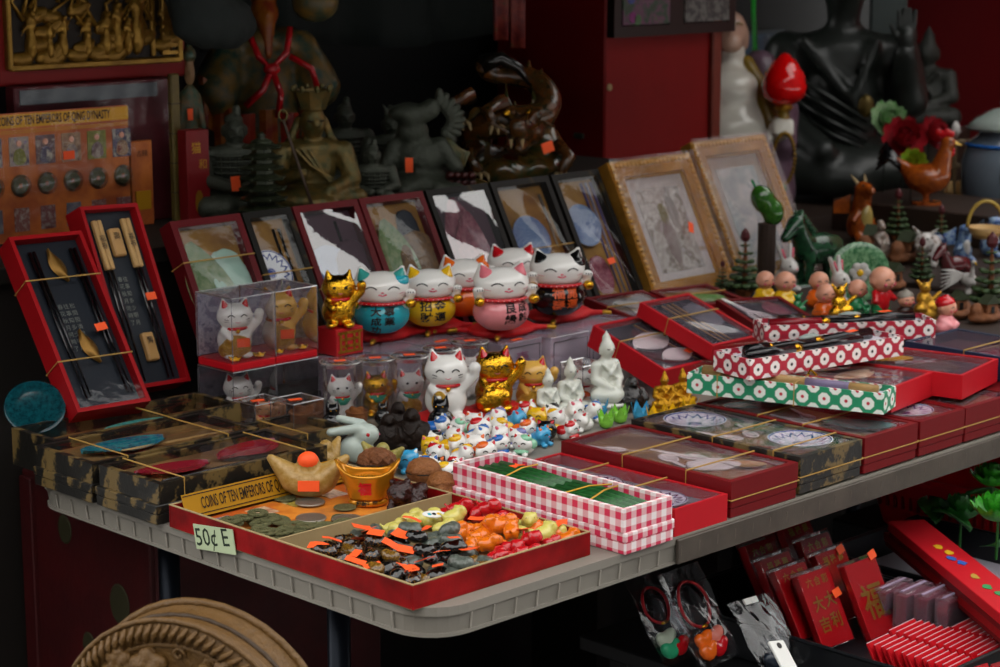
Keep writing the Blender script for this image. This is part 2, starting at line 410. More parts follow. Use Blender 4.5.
# shelf that carries the statues, its front edge behind the leaning gift boxes
SHELF = mat('dark_shelf_board', '18130f', .7, var=.3)
t = T('display_shelf', 'dark wooden shelf under the bronze statues behind the leaning boxes', 'shelf', (0, 0, 0))
P(t, 'shelf_board', G().box((.72, 1.31, TZ + .212), (2.1, .56, .024), ch=.002), SHELF)
P(t, 'front_panel', G().box((.72, 1.055, .475), (2.1, .02, .949)), SHELF)
t = T('display_step', 'low dark step board under the row of leaning boxes', 'shelf', (0, 0, 0))
P(t, 'step_board', G().box((1.10, .90, TZ + .02), (1.46, .25, .02), ch=.002), SHELF)
for x in (.62, 1.2, 1.78): P(t, 'support', G().box((x, .92, (TZ + .01) / 2), (.04, .16, TZ + .01)), SHELF)

# ---- folding table
TABLE = mat('grey_white_plastic', '827d74', .42, var=.12, vs_=5, bump=.04, bs=30)
def rrect(x0, y0, x1, y1, r, n=7):
    o = []
    for cx, cy, a in ((x1 - r, y1 - r, 0), (x0 + r, y1 - r, PI / 2), (x0 + r, y0 + r, PI), (x1 - r, y0 + r, 1.5 * PI)):
        o += [(cx + r * math.cos(a + PI / 2 * i / n), cy + r * math.sin(a + PI / 2 * i / n)) for i in range(n + 1)]
    return o
t = T('folding_table', 'grey white plastic folding table with ribbed edge holding the souvenirs', 'table', (0, 0, 0))
o1 = rrect(0, 0, 1.84, .762, .055)
P(t, 'table_top', G().prism(o1, TZ - .010, TZ), TABLE)
def skirt(z0, z1, inset, th, o=o1):
    cx, cy = .919, .38; v = []; f = []; n = len(o)
    def off(p, d): return (p[0] + (d if p[0] < cx else -d), p[1] + (d if p[1] < cy else -d))
    rings = [[(*off(p, .002), z1) for p in o], [(*off(p, inset), z0) for p in o], [(*off(p, inset + th), z0) for p in o], [(*off(p, .002 + th), z1) for p in o]]
    for r in rings: v += r
    for k in range(4):
        for i in range(n):
            j = (i + 1) % n; f.append((k * n + i, k * n + j, ((k + 1) % 4) * n + j, ((k + 1) % 4) * n + i))
    return G().add(v, f)
sk = P(t, 'skirt', skirt(TZ - .030, TZ - .010, .004, .004), TABLE)
P(t, 'lip', skirt(TZ - .034, TZ - .030, .002, .012), TABLE)
RIBM = mat('pale_rib', '9c968c', .45, var=.06)
EDGE_R = mat('brown_rib', '5a5148', .5)
rib = G().tube([(0, 0, -.011), (0, .0025, -.030)], .0012, 5).mesh('rib')
for i in range(46): P(sk, 'rib', rib, RIBM if i < 10 else EDGE_R, (.06 + i * .0335, 0 if i < 10 else -.0052, TZ), None, 1 if i < 10 else (.7, .3, 1))  # ribs turn darker brown along the right part
for i in range(20): P(sk, 'rib', rib, RIBM, (0, .06 + i * .0335, TZ), (0, 0, -PI / 2))
EDGE = mat('mottled_brown_edge', '4e463d', .5, c2='3c352e', bump=.06)
P(t, 'edge_strip', G().box((1.09, -.0025, TZ - .018), (1.40, .005, .030), ch=.001), EDGE)  # added darker brown strip over the right part of the skirt
NVL = mat('navy_steel_tube', '161c26', .4, .6)
for (x, y) in ((.13, .30), (.13, .64), (1.66, .13), (1.66, .64)):
    P(t, 'leg', G().tube([(x, y, TZ - .02), (x, y, .02)], .014, 10), NVL, smooth=True)
    P(t, 'foot_cap', G().lathe([(.018, 0), (.018, .02)], 10, (x, y, 0)), BLACK)
P(t, 'cross_bar', G().tube([(.13, .30, .3), (.13, .64, .3)], .01, 8), NVL)

# red cabinet that stands in the dark below the table
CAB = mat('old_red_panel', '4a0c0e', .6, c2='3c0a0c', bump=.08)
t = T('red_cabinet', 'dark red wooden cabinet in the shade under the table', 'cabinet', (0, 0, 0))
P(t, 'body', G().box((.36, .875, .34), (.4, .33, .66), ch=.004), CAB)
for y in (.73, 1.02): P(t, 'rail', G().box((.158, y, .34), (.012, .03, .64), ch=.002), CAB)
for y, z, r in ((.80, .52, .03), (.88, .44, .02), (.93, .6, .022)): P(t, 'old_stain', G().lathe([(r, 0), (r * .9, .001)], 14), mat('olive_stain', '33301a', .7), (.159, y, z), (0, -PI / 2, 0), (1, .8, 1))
# ================================================================ boxes
def m_bowl():
    return G().lathe([(.02, .0), (.2, .0), (.22, .05), (.42, .2), (.5, .3), (.485, .3), (.40, .2), (.2, .08), (.02, .06)], 24)
def m_plate(): return G().lathe([(.02, 0), (.3, 0), (.5, .07), (.49, .085), (.3, .025), (.02, .02)], 28)
def m_leaf():
    return G().sheet(8, 14, lambda u, v: ((u - .5) * 2 * .30 * math.sin(PI * min(1, v * .96 + .02)) ** .7 * (1 - .25 * v), v - .5, .10 * (2 * u - 1) ** 2 + .05 * (2 * v - 1) ** 2 + (.03 if abs(u - .5) < .01 else 0)))
def m_spoon(): return blob([('e', (0, 0, 0), (.21, .34, .13)), ('c', (0, .25, .0), (0, .95, .16), .085, .05), ('E', (0, -.01, .10), (.17, .29, .13))], .03, .03)
def m_stick(): return G().tube([(0, -.5, 0), (0, .5, 0)], [.006, .014], 6)
def m_rest(): return G().box((0, 0, 0), (1, .42, .25), ch=.05)
def m_pouch(): return blob([('e', (0, 0, 0), (.4, .5, .08)), ('e', (0, .35, .02), (.3, .2, .07))], .05, .08, .01)
def m_tag(): return G().box((0, 0, .002), (1, .62, .004))
CM = {'bowl': (m_bowl, True), 'plate': (m_plate, True), 'leaf_dish': (m_leaf, True), 'spoon': (m_spoon, True), 'chopstick': (m_stick, True), 'chopstick_rest': (m_rest, False), 'pouch': (m_pouch, True)}
def tray_mesh(w, l, t, wall, deep):
    """one open box: outer x 0..w, y 0..l, z -t..0; recess of the given depth"""
    a = [(0, 0), (w, 0), (w, l), (0, l)]; b = [(wall, wall), (w - wall, wall), (w - wall, l - wall), (wall, l - wall)]
    v = [(x, y, -t) for x, y in a] + [(x, y, 0) for x, y in a] + [(x, y, 0) for x, y in b] + [(x, y, -deep) for x, y in b]
    f = [(3, 2, 1, 0), (12, 13, 14, 15)]
    for i in range(4):
        j = (i + 1) % 4; f += [(i, j, 4 + j, 4 + i), (4 + i, 4 + j, 8 + j, 8 + i), (8 + i, 8 + j, 12 + j, 12 + i)]
    return G().add(v, f)
def film_mesh(w, l, wall, amp, seed):
    r = random.Random(seed); q = [(r.uniform(1.5, 4), r.uniform(1.5, 4), r.uniform(0, 6)) for _ in range(4)]
    def fn(u, v):
        z = sum(math.sin(a * u * 2 + b * v * 3 + c) for a, b, c in q) / 4 * amp * min(1, 6 * min(u, 1 - u, v, 1 - v))
        return (wall + u * (w - 2 * wall), wall + v * (l - 2 * wall), z - .0012)
    return G().sheet(14, 22, fn)
def loop(w, l, t, y, slant=0., e=.0012):
    return G().tube([(-e, y, -t - e), (w + e, y + slant, -t - e), (w + e, y + slant, e), (-e, y, e)], .0011, 5, closed=True)
def loopx(w, l, t, x, e=.0012):
    return G().tube([(x, -e, -t - e), (x, l + e, -t - e), (x, l + e, e), (x, -e, e)], .0011, 5, closed=True)
BN = [0]
def gift_box(name, label, M, w, l, t, body, lining, contents=(), bands=(), xbands=(), film=None, amp=.002, sticker=None, wall=.008, deep=.48, group=None, cat='gift box', plain=False):
    BN[0] += 1
    o = T(name, label, cat, group=group); o.location = M.to_translation(); o.rotation_euler = M.to_euler()
    if plain:
        P(o, 'lid', G().box((w / 2, l / 2, -t * .22), (w, l, t * .44), ch=.001), body); P(o, 'base', G().box((w / 2, l / 2, -t * .72), (w - .002, l - .002, t * .54), ch=.001), body)
    else:
        d = t * deep; P(o, 'box_body', tray_mesh(w, l, t, wall, d), body)
        P(o, 'lining', G().box((w / 2, l / 2, -d + .001), (w - 2 * wall - .0006, l - 2 * wall - .0006, .002)), lining)
        for kind, fx, fy, ang, size, mt, *z in contents:
            P(o, kind, me(kind, *CM[kind]), mt, (fx * w, fy * l, -d + .003 + (z[0] if z else 0)), (z[1] if len(z) > 1 else 0, 0, math.radians(ang)), (size, size, size * {'bowl': .33, 'leaf_dish': .5, 'spoon': .4, 'plate': .6, 'pouch': .6}.get(kind, 1)))
        if film: P(o, 'clear_cover', film_mesh(w, l, wall * .4, amp, BN[0]), film, smooth=True)
    if name == 'gift_box' and label.startswith(('maroon windowed', 'black and gold brocade box with two')): P(o, 'edge_string', G().tube([(-.0012, -.0012, -t - .0006), (w + .0012, -.0012, -t - .0006), (w + .0012, l + .0012, -t - .0006), (-.0012, l + .0012, -t - .0006)], .0009, 5, closed=True), STRING)
    for y in bands: P(o, 'elastic_band', loop(w, l, t, y * l), STRING)
    for x in xbands: P(o, 'elastic_band', loopx(w, l, t, x * w), STRING)
    if sticker:
        for fx, fy, a in (sticker if isinstance(sticker, list) else [sticker]): P(o, 'price_sticker', me('tag', m_tag), STICK, (fx * w, fy * l, .0012), (0, 0, a), (.018, .018, .25))
    return o
# ---- gift sets in a row along the right edge of the table
LIN = mat('tan_lining', '8a6a3a', .7, c2='6a4a2c'); LINP = mat('purple_lining', '4a2c3a', .7, var=.2); LING = mat('grey_blue_lining', '5c6a70', .7, c2='7c7a80'); LINY = mat('amber_satin', '9a7024', .6, c2='6e4a1c')
def row(name, label, x, w, h, y0=.0, l=.28, body=DRED, lining=LIN, **k): return gift_box(name, label, flatmat(x, y0, TZ + h), w, l, k.pop('t', .0225), body, lining, **k)
row('gift_box', 'lower maroon gift box beneath the ladle and spoon set', .492, .131, .0225, plain=True)
row('gift_box', 'maroon windowed box of white spoons beside the narrow bright red box', .492, .131, .046, contents=[('spoon', .30, .80, 30, .05, WHITE), ('spoon', .42, .52, 150, .06, WHITE), ('spoon', .62, .45, 20, .06, WHITE), ('pouch', .55, .3, 70, .07, PWHITE), ('leaf_dish', .7, .2, 30, .06, JADEY)], film=PURP, bands=(.25, .62), xbands=())
row('gift_box', 'narrow bright red box with purple window beside the gingham boxes', .388, .097, .033, l=.275, t=.033, body=BRED, lining=LING, contents=[('plate', .5, .25, 0, .075, BLUEW), ('plate', .5, .62, 0, .075, BLUEW)], film=PURP, bands=(.35, .7), wall=.004)
row('gift_box', 'lower black and gold brocade box at the table edge', .628, .13, .025, body=BROC, plain=True)
row('gift_box', 'black and gold brocade box with two blue patterned bowls at the table edge', .628, .13, .051, body=BROC, contents=[('bowl', .5, .80, 0, .085, BLUEW, .0), ('bowl', .62, .22, 0, .085, BLUEW, .0), ('spoon', .35, .52, 20, .05, WHITE), ('spoon', .6, .5, -30, .05, WHITE), ('leaf_dish', .8, .52, 20, .07, CELA)], film=PURP, bands=(.15, .5), t=.025)
row('gift_box', 'lower maroon gift box beneath the turquoise dish set', .764, .12, .025, plain=True)
row('gift_box', 'maroon windowed box with white spoons and a turquoise leaf dish', .764, .12, .051, contents=[('leaf_dish', .55, .82, 60, .09, TURQ), ('leaf_dish', .6, .22, 25, .10, TURQ), ('spoon', .4, .5, 10, .045, WHITE), ('spoon', .62, .52, -20, .045, WHITE), ('spoon', .3, .42, 30, .045, WHITE)], film=PURP, bands=(.35, .62), t=.025)
row('gift_box', 'lower maroon gift box beneath the single bowl set', .890, .107, .025, plain=True)
row('gift_box', 'maroon windowed box with one blue patterned bowl near its end', .890, .107, .051, contents=[('bowl', .5, .22, 0, .08, BLUEW, .0), ('spoon', .5, .6, 20, .05, WHITE), ('plate', .5, .8, 0, .07, BLUEW)], film=PURP, bands=(.42, .7), t=.025)
row('gift_box', 'lower maroon gift box at the right end of the table edge row', 1.0, .13, .025, plain=True)
row('gift_box', 'maroon windowed box with a pale spoon at the right end of the edge row', 1.0, .13, .051, contents=[('spoon', .5, .25, 100, .06, JADEW), ('plate', .5, .65, 0, .07, BLUEW)], film=PURP, bands=(.5,), t=.025)
row('gift_box', 'lower maroon box past the right end of the edge row', 1.135, .13, .05, plain=True, t=.05)
# ---- two pink gingham boxes, the upper one open and full of green sticks
GREENC = mat('dark_green_lacquer', '16421e', .35, c2='24602c')
gift_box('gingham_box', 'closed pink gingham paper box under the open gingham box', flatmat(.293, -.008, TZ + .026), .086, .286, .026, GING, LING, plain=True)
o = gift_box('gingham_box', 'open pink gingham paper box filled with dark green bundles', flatmat(.292, -.006, TZ + .054, -.02), .082, .284, .0275, GING, mat('white_satin', 'd0ccd6', .5), wall=.005, deep=.8)
for k in range(5):
    for j in range(2): P(o, 'green_bundle', me('bundle', lambda: G().tube([(0, -.5, 0), (0, 0, .004), (0, .5, 0)], [.05, .06, .05], 8), True), GREENC, (.015 + k * .0128, .085 + j * .122, -.0125), (0, 0, random.uniform(-.05, .05)), .124)
for y, a in ((.06, .15), (.1, -.1), (.2, .1)): P(o, 'gold_cord', G().tube([(.008, y, -.002), (.041, y + a * .06, .001), (.074, y + a * .12, -.002)], .0012, 5), GOLD)
P(o, 'orange_tag', G().prism([(0, 0), (.009, .004), (.018, .002), (.012, .008), (.014, .016), (.008, .010), (0, .012)], 0, .001), STICK, (.03, .205, .003))

# ---- black and gold boxes at the left edge, long side across the table
def rowx(name, label, x, y, h, w=.26, l=.125, body=BROC, **k): return gift_box(name, label, flatmat(x, y, TZ + h), w, l, k.pop('t', .026), body, k.pop('lining', LIN), **k)
rowx('gift_box', 'lower black gold box beside the coin tray', -.012, .462, .024, .27, .128, plain=True, t=.024)
rowx('gift_box', 'upper black gold box with a red dish beside the coin tray', -.006, .464, .050, .26, .124, contents=[('leaf_dish', .25, .5, 80, .10, mat('crimson_glaze', '8c1c2c', .2, coat=.3)), ('leaf_dish', .72, .55, 100, .11, mat('crimson_glaze', '8c1c2c')), ('chopstick', .5, .3, 92, .2, BLACK)], film=FILM, xbands=(.14, .86))
rowx('gift_box', 'lower black gold box at the far left corner of the table', -.014, .595, .024, .27, .13, plain=True, t=.024)
rowx('gift_box', 'upper black gold box with a blue dish at the left table corner', -.01, .597, .050, .26, .128, contents=[('leaf_dish', .35, .5, 85, .12, mat('blue_teal_glaze', '1c5a78', .2, c2='2a8a90', coat=.3)), ('chopstick', .7, .4, 88, .2, BAMB)], film=FILM, xbands=(.2, .8))
rowx('gift_box', 'black gold box behind the left corner boxes under the chopstick set', .02, .728, .05, .3, .1, t=.05, contents=[('leaf_dish', .55, .5, 85, .1, TURQ)], film=FILM, xbands=(.6,))
rowx('gift_box', 'small black gold box behind the yellow jade ingots', .285, .60, .026, .12, .11, contents=[], film=FILM, xbands=(.4,))
TM('turquoise_bowl', me('dishy', lambda: G().lathe([(.02, 0), (.45, .01), (.5, .09), (.48, .1), (.3, .06), (.02, .05)], 28), True), mat('deep_turquoise_glaze', '062a32', .15, c2='0c464e', coat=.4), 'shiny turquoise dish propped at the far left behind the black gold boxes', 'dish', (.070, .850, TZ + .062), (math.radians(48), 0, math.radians(-28)), .082)

# ---- chopstick gift sets leaning at the left
PIN = mat('faint_lettering', '7c8078', .6); WOODY = mat('pale_carved_wood', 'b48a52', .5, var=.2, vs_=40)
def verses(o, w, l, x0, y0, cols_, rows_, dx, dy, size, mt=PIN):
    chars = '春花秋月何時了往事知多少明月松間照清泉石上流'
    for i in range(cols_):
        for j in range(rows_):
            c = chars[(i * 7 + j) % len(chars)]
            P(o, 'character', me(('ch', c), lambda: text_mesh(c, 1.)), mt, (x0 + i * dx, y0 - j * dy, -.0135), None, size)
def leafy(): return G().sheet(6, 10, lambda u, v: ((u - .5) * .42 * math.sin(PI * min(.98, v + .01)), v - .5, .10 * math.cos((u - .5) * PI) + .02))
M1 = flatmat(.102, .796, TZ + .062, math.radians(-1.2), math.radians(52), math.radians(-1.4))
o = gift_box('chopstick_box', 'red chopstick gift box with two gold leaf rests, leftmost', M1, .115, .275, .036, RED, NAVY, film=FILM, amp=.0002, wall=.006, bands=(.28, .74), deep=.45, sticker=(.73, .44, .1))
for fy, fx in ((.83, .55), (.36, .54)): P(o, 'leaf_rest', me('leafrest', leafy, True), mat('old_gold_leaf', '8a6428', .35, .6), (fx * .115, fy * .275, -.012), (0, 0, .25), .055)
for fx in (.24, .30, .8, .86): P(o, 'chopstick', me('chopstick', m_stick, True), BLACK, (fx * .115, .5 * .275, -.010), (0, 0, 0), (.22, .23, .22))
verses(o, .115, .275, .044, .165, 3, 7, .0095, .011, .0085)
M2 = flatmat(.245, .872, TZ + .058, math.radians(6), math.radians(64), math.radians(-3))
o = gift_box('chopstick_box', 'red chopstick gift box with bamboo topped chopsticks and wooden rests', M2, .105, .275, .036, RED, NAVY, wall=.006, deep=.45, sticker=(.74, .48, .05))
for fx, fy in ((.52, .80), (.55, .22)): P(o, 'wooden_rest', G().box((0, 0, 0), (.02, .042, .010), ch=.002), WOODY, (fx * .105, fy * .275, -.010)); P(o, 'character', me(('ch', '壽'), lambda: text_mesh('壽', 1.)), INK, (fx * .105, fy * .275 + .008, -.0045), None, .012)
for fx in (.22, .30, .72, .80):
    P(o, 'chopstick', me('chopstick', m_stick, True), BLACK, (fx * .105, .46 * .275, -.010), (0, 0, 0), (.22, .23, .22))
    P(o, 'bamboo_sleeve', G().box((0, 0, 0), (.0075, .075, .008), ch=.0015), BAMB, (fx * .105, .79 * .275, -.0085))
for fx in (.26, .76): P(o, 'character', me(('ch', '福祿'), lambda: text_mesh('福\n祿', 1.)), INK, (fx * .105, .80 * .275, -.0040), None, .011)
verses(o, .105, .275, .044, .165, 2, 7, .0095, .011, .0085)

# ---- row of windowed gift boxes leaning on the shelf
LEAN = math.radians(61.5); BL, BH = .256, .045
def leaning(label, x, w, body, lining, contents, **k):
    return gift_box('gift_box', label, flatmat(x, .858, TZ + BH, 0, LEAN), w, BL, .03, body, lining, contents, film=k.pop('film', FILM), amp=k.pop('amp', .0025), wall=.011, deep=.6, **k)
MINT = mat('mint_cloth', 'a4c4b4', .6, var=.12); BLK = mat('black_gold_frame', '12100c', .45, c2='3c3018', thr=.62, spec=.15)
BLUED = print_mat('blue_pattern_glaze', ['7c90a8', '34528c', '8ca0b4', '2c4478'], 40, .2)
leaning('dark red framed gift box with a celadon leaf dish and mint cloth', .392, .130, WOODRED, LINY, [('leaf_dish', .30, .56, 12, .16, CELA), ('pouch', .70, .50, 0, .10, MINT), ('pouch', .66, .62, 0, .09, MINT)], bands=(.74,))
leaning('narrow black framed gift box with a blue and white plate', .526, .094, BLK, LINY, [('plate', .30, .62, 0, .075, BLUEW), ('chopstick', .62, .5, 0, .2, BLACK), ('chopstick', .74, .5, 0, .2, BLACK), ('chopstick_rest', .66, .42, 0, .03, PWHITE)], bands=(.6,))
leaning('dark red framed gift box with a blue plate under glaring film', .624, .132, WOODRED, LINP, [('plate', .34, .58, 0, .085, BLUED), ('pouch', .72, .55, 0, .1, LINP), ('chopstick', .64, .5, 0, .2, BLACK)], amp=.0075, film=FILMG, bands=(.46,))
leaning('dark red framed gift box with a green leaf dish and brown pouch', .760, .138, WOODRED, LINY, [('leaf_dish', .34, .58, 8, .14, CELA), ('pouch', .72, .5, 0, .12, mat('brown_brocade', '5a4430', .6, c2='7a5c38')), ('pouch', .68, .78, 0, .06, NAVY)])
leaning('black framed gift box with a plum red dish under glaring film', .905, .142, BLK, LINP, [('leaf_dish', .40, .60, 4, .17, PLUM), ('leaf_dish', .46, .56, -10, .14, PLUM)], amp=.008, film=FILMG)
leaning('black framed gift box with a blue bowl beside a gold pouch', 1.054, .142, BLK, LINY, [('bowl', .40, .58, 0, .085, BLUED, .0), ('pouch', .74, .35, 0, .08, LINY), ('chopstick', .84, .5, 0, .2, SILV)], amp=.004, bands=(.5,))
leaning('black framed gift box with a round dish and violet chopsticks', 1.204, .122, BLK, LINY, [('bowl', .36, .62, 0, .08, BLUED, .0), ('chopstick', .66, .5, 0, .22, mat('violet_lacquer', '4c4470', .3)), ('chopstick', .76, .5, 0, .22, mat('grey_violet', '7a7a90', .3)), ('chopstick', .86, .5, 0, .22, mat('violet_lacquer', '4c4470')), ('pouch', .4, .25, 0, .07, PLUM)], sticker=(.55, .33, 0.1))
# two gold framed pictures wrapped in film
def gold_frame(label, x, w, l, pic, shapes, h0=.045, yaw=0., hz=.04):
    M = flatmat(x, .85, TZ + h0, yaw, math.radians(63)); o = T('framed_painting', label, 'picture frame'); o.location = M.to_translation(); o.rotation_euler = M.to_euler()
    b = .030
    fr_ = P(o, 'frame', tray_mesh(w, l, .026, b, .012), mat('gold_frame_paint', 'c48c38', .4, .5, c2='96681f', bump=.5, bs=70))
    g = G()
    for i in range(int(w / .011)):
        for y in (.008, l - .008): g.ell((.008 + i * .011, y, .001), (.0058, .006, .004), n=6, m=4)
    for i in range(int(l / .011)):
        for xx in (.008, w - .008): g.ell((xx, .008 + i * .011, .001), (.006, .0058, .004), n=6, m=4)
    P(fr_, 'carved_beading', g, mat('bright_gold_beading', 'e0aa48', .35, .6, var=.2), smooth=True, kind='stuff')
    P(o, 'slip', tray_mesh(w - 2 * b + .008, l - 2 * b + .008, .006, .008, .004), GOLD, (b - .004, b - .004, -.006))
    P(o, 'mount_board', G().box((w / 2, l / 2, -.011), (w - 2 * b - .004, l - 2 * b - .004, .002)), mat('pale_mount', 'eae4e6', .6, var=.08, vs_=6))
    pt_ = P(o, 'painting', G().box((w / 2, l / 2 - .004, -.0095), (w - 2 * b - .05, l - 2 * b - .045, .001)), pic)
    for nm, poly, mt in shapes: P(pt_, nm, G().prism([(w / 2 + a * w, l / 2 + c * l) for a, c in poly], -.009, -.0085), mt)
    P(o, 'shrink_wrap', film_mesh(w + .006, l + .006, .0, .006, len(label)), clear('shrink_wrap%.2f' % hz, (.94, .94, .95), .03, .2, .3, 30, haze=hz, hc=(.8, .78, .76)), (-.003, -.003, .010), smooth=True)
    P(o, 'price_sticker', me('tag', m_tag), STICK, (w * .62, l * .45, .0145), (0, 0, 1.2), (.02, .02, .3))
    return o
PICA = print_mat('ink_painting_pale', ['c4beb8', 'a49a94', 'c8c2be', '7c7064', 'b0a8a8'], 34, .6); PICB = print_mat('ink_painting_blue', ['b8bcc0', 'c6c2c0', '98a4a8', 'c8c4c4'], 22, .6)
mkp = lambda k, r, cx, cy, sx, sy, s: [(cx + sx * (1 + r * math.sin(i * s)) * math.cos(2 * PI * i / k), cy + sy * (1 + r * math.cos(i * s * 1.7)) * math.sin(2 * PI * i / k)) for i in range(k)]
gold_frame('gold framed picture of a figure under a tree, wrapped in film', 1.338, .228, .265, PICA,
    [('painted_figure', mkp(14, .12, -.02, -.10, .07, .16, 2.3), mat('faded_plum_print', '6c5454', .6, c2='a09490')), ('painted_head', mkp(12, .05, -.02, .10, .05, .08, 2.), mat('faded_ochre_print', '8a7a44', .6, c2='6c6c4c')), ('painted_tree', mkp(18, .2, .10, .12, .05, .15, 2.7), mat('faded_grey_print', '84807c', .6, c2='a8a4a0'))])
gold_frame('gold framed pale landscape picture wrapped in film beside the little pine tree', 1.578, .225, .285, PICB, [('painted_mountain', mkp(16, .2, 0, .02, .16, .06, 2.1), mat('faded_blue_print', '9aa4aa', .6, c2='b8b8b8'))], hz=.14)

# ---- loose boxes heaped in the middle right
W_, H_ = .12, .035
rd = math.radians
gift_box('gift_box', 'tilted bright red box with white curved forms in its window behind the white statue', flatmat(.906, .459, TZ + .047, rd(1), rd(19)), .12, .152, .036, BRED, NAVY, [('leaf_dish', .50, .55, 100, .09, WHITE), ('leaf_dish', .6, .25, 95, .07, WHITE), ('chopstick', .8, .5, 8, .13, BAMB)], film=PURP, amp=.004, bands=(.62,), sticker=(.80, .22, .2), wall=.005, deep=.3)
gift_box('gift_box', 'tilted bright red box of bamboo sticks touching the spotted brush box', flatmat(.992, .438, TZ + .075, rd(0), rd(18)), .118, .155, .024, BRED, NAVY, [('chopstick', .35, .5, 0, .13, BAMB), ('chopstick', .45, .5, 0, .13, BAMB), ('chopstick', .55, .5, 0, .13, BAMB), ('pouch', .75, .6, 0, .07, LING)], film=PURP, amp=.003, bands=(.6,), wall=.005, deep=.4)
p = at(632, 318, .075); gift_box('gift_box', 'maroon framed box under string behind the black cat bank', flatmat(p.x, p.y, p.z, rd(-9), rd(7)), .125, .125, .022, DRED, LING, [('leaf_dish', .5, .5, 60, .08, JADEW), ('pouch', .5, .3, 0, .06, PWHITE)], film=PURP, bands=(.5,), deep=.4)
p = at(690, 307, .080); gift_box('gift_box', 'maroon framed box with a green dish in front of the gold pictures', flatmat(p.x, p.y, p.z, rd(-11), rd(6)), .125, .11, .022, DRED, LIN, [('leaf_dish', .45, .4, 70, .09, mat('leaf_green_glaze', '5c8a4c', .2, c2='8aa468', coat=.3))], film=FILM, bands=(.55,), deep=.4)
p = at(752, 323, .075); gift_box('gift_box', 'dark red box with a pale curved spoon beside the bald dolls', flatmat(p.x, p.y, p.z, rd(-15), rd(8), rd(-8)), .12, .125, .022, DRED, NAVY, [('spoon', .35, .35, 20, .09, WHITE), ('chopstick', .3, .5, 0, .10, BLACK), ('leaf_dish', .65, .5, 0, .08, PLUM)], film=PURP, amp=.003, deep=.4)
p = at(728, 338, .062); gift_box('gift_box', 'grey green lined box lying between the two tilted red boxes', flatmat(p.x, p.y, p.z, rd(-6), rd(8)), .10, .13, .02, DRED, mat('sage_lining', '4c605c', .6, c2='6a7c78'), [('chopstick', .6, .5, 10, .11, WHITE)], film=FILM, amp=.003, deep=.4)
gift_box('gift_box', 'bright red box with gold tools resting on the maroon row', flatmat(.895, .050, TZ + .088, math.radians(8)), .125, .2, .034, BRED, LINP, [('leaf_dish', .5, .45, 80, .08, mat('cream_glaze', 'd8c49a', .3)), ('chopstick', .6, .4, 40, .1, GOLD), ('pouch', .4, .7, 0, .06, PLUM)], film=PURP, wall=.005, deep=.35)
gift_box('gift_box', 'bright red box with a yellow print at the right end of the heap', flatmat(1.026, .024, TZ + .089, math.radians(11)), .135, .2, .034, BRED, LINP, [('leaf_dish', .5, .75, 20, .09, YELL), ('pouch', .5, .35, 60, .08, mat('bronze_print', '6a4c3c', .5, c2='4a2c34'))], film=PURP, wall=.005, deep=.35)
p = at(905, 341, .088); gift_box('gift_box', 'dark navy blue box with an elastic band at the right edge', flatmat(p.x, p.y - .27, p.z), .14, .27, .036, mat('navy_card', '1c2c48', .5), LINP, [('pouch', .5, .5, 0, .1, PLUM)], film=PURP, bands=(.62,), sticker=(.5, .3, 0), wall=.005)
p = at(890, 392, .052); 

# ---- long paper boxes of brushes on top of the heap
def pen_box(label, A, B, w, t, m, kind):
    """A, B: near long edge of the top (left and right end)"""
    d = (B - A); yaw = math.atan2(d.y, d.x); L_ = d.length
    o = T('brush_box', label, 'brush box', A, yaw, group=None)
    P(o, 'box_body', tray_mesh(L_, w, t, .004, t * .36), m); P(o, 'lining', G().box((L_ / 2, w / 2, -t * .36 + .001), (L_ - .009, w - .009, .002)), mat('white_satin', 'd8d4dc'))
    P(o, 'cover_film', film_mesh(L_, w, .003, .0015, int(L_ * 1e4)), FILM, (0, 0, .010), smooth=True)
    def brush(y, z, mats, xs, r):
        for i, mt in enumerate(mats): P(o, ('brush_handle', 'metal_ferrule', 'brush_tip')[min(i % 3, 2)], G().tube([(L_ * xs[i], y, z), (L_ * xs[i + 1], y, z)], [r[i], r[i + 1]], 10), mt, smooth=True)
    z = -t * .04
    if kind == 0: brush(w * .5, z, [BAMB, GOLDB, BAMB, mat('lilac_grip', '8a7c9c', .5), BAMB], [.05, .24, .26, .58, .8, .94], [.009, .009, .008, .006, .006, .006]); P(o, 'clasp', G().tube([(L_ * .6, w * .35, z + .012), (L_ * .6, w * .5, z + .018), (L_ * .63, w * .55, z + .01)], .0018, 6), GOLDB)
    else:
        brush(w * .62, z, [BLACK, GOLDB, BLACK, GOLDB, BLACK], [.12, .25, .28, .55, .6, .92], [.010, .010, .007, .007, .007, .009]); brush(w * .35, z, [mat('red_lacquer_pen', '8a1420', .2) if kind == 2 else BLACK, GOLDB, BLACK], [.05, .35, .40, .8], [.008, .008, .006, .005])
        P(o, 'seal_stone', G().ell((L_ * .55, w * .75, z + .004), (.02, .008, .006), n=10, m=6), JADEW, smooth=True); P(o, 'price_sticker', me('tag', m_tag), STICK, (L_ * .72, w * .3, .0125), (0, 0, .2), (.02, .014, .2))
    return o
o = pen_box('long green medallion paper box with a bamboo brush, lowest of the three', at(687, 373, .094), at(884, 394, .094), .055, .028, MEDG, 0)
P(o, 'elastic_band', loopx(.27, .055, .028, .155), STRING); P(o, 'elastic_band', loopx(.27, .055, .028, .045), STRING)
pen_box('long red medallion paper box with black brushes, in front of the two', at(750, 360, .126), at(904, 336, .126), .075, .028, MEDR, 1)
pen_box('long red medallion paper box with a red pen, behind near the dolls', at(765, 326, .112), at(936, 320, .112), .060, .028, MEDR, 2)
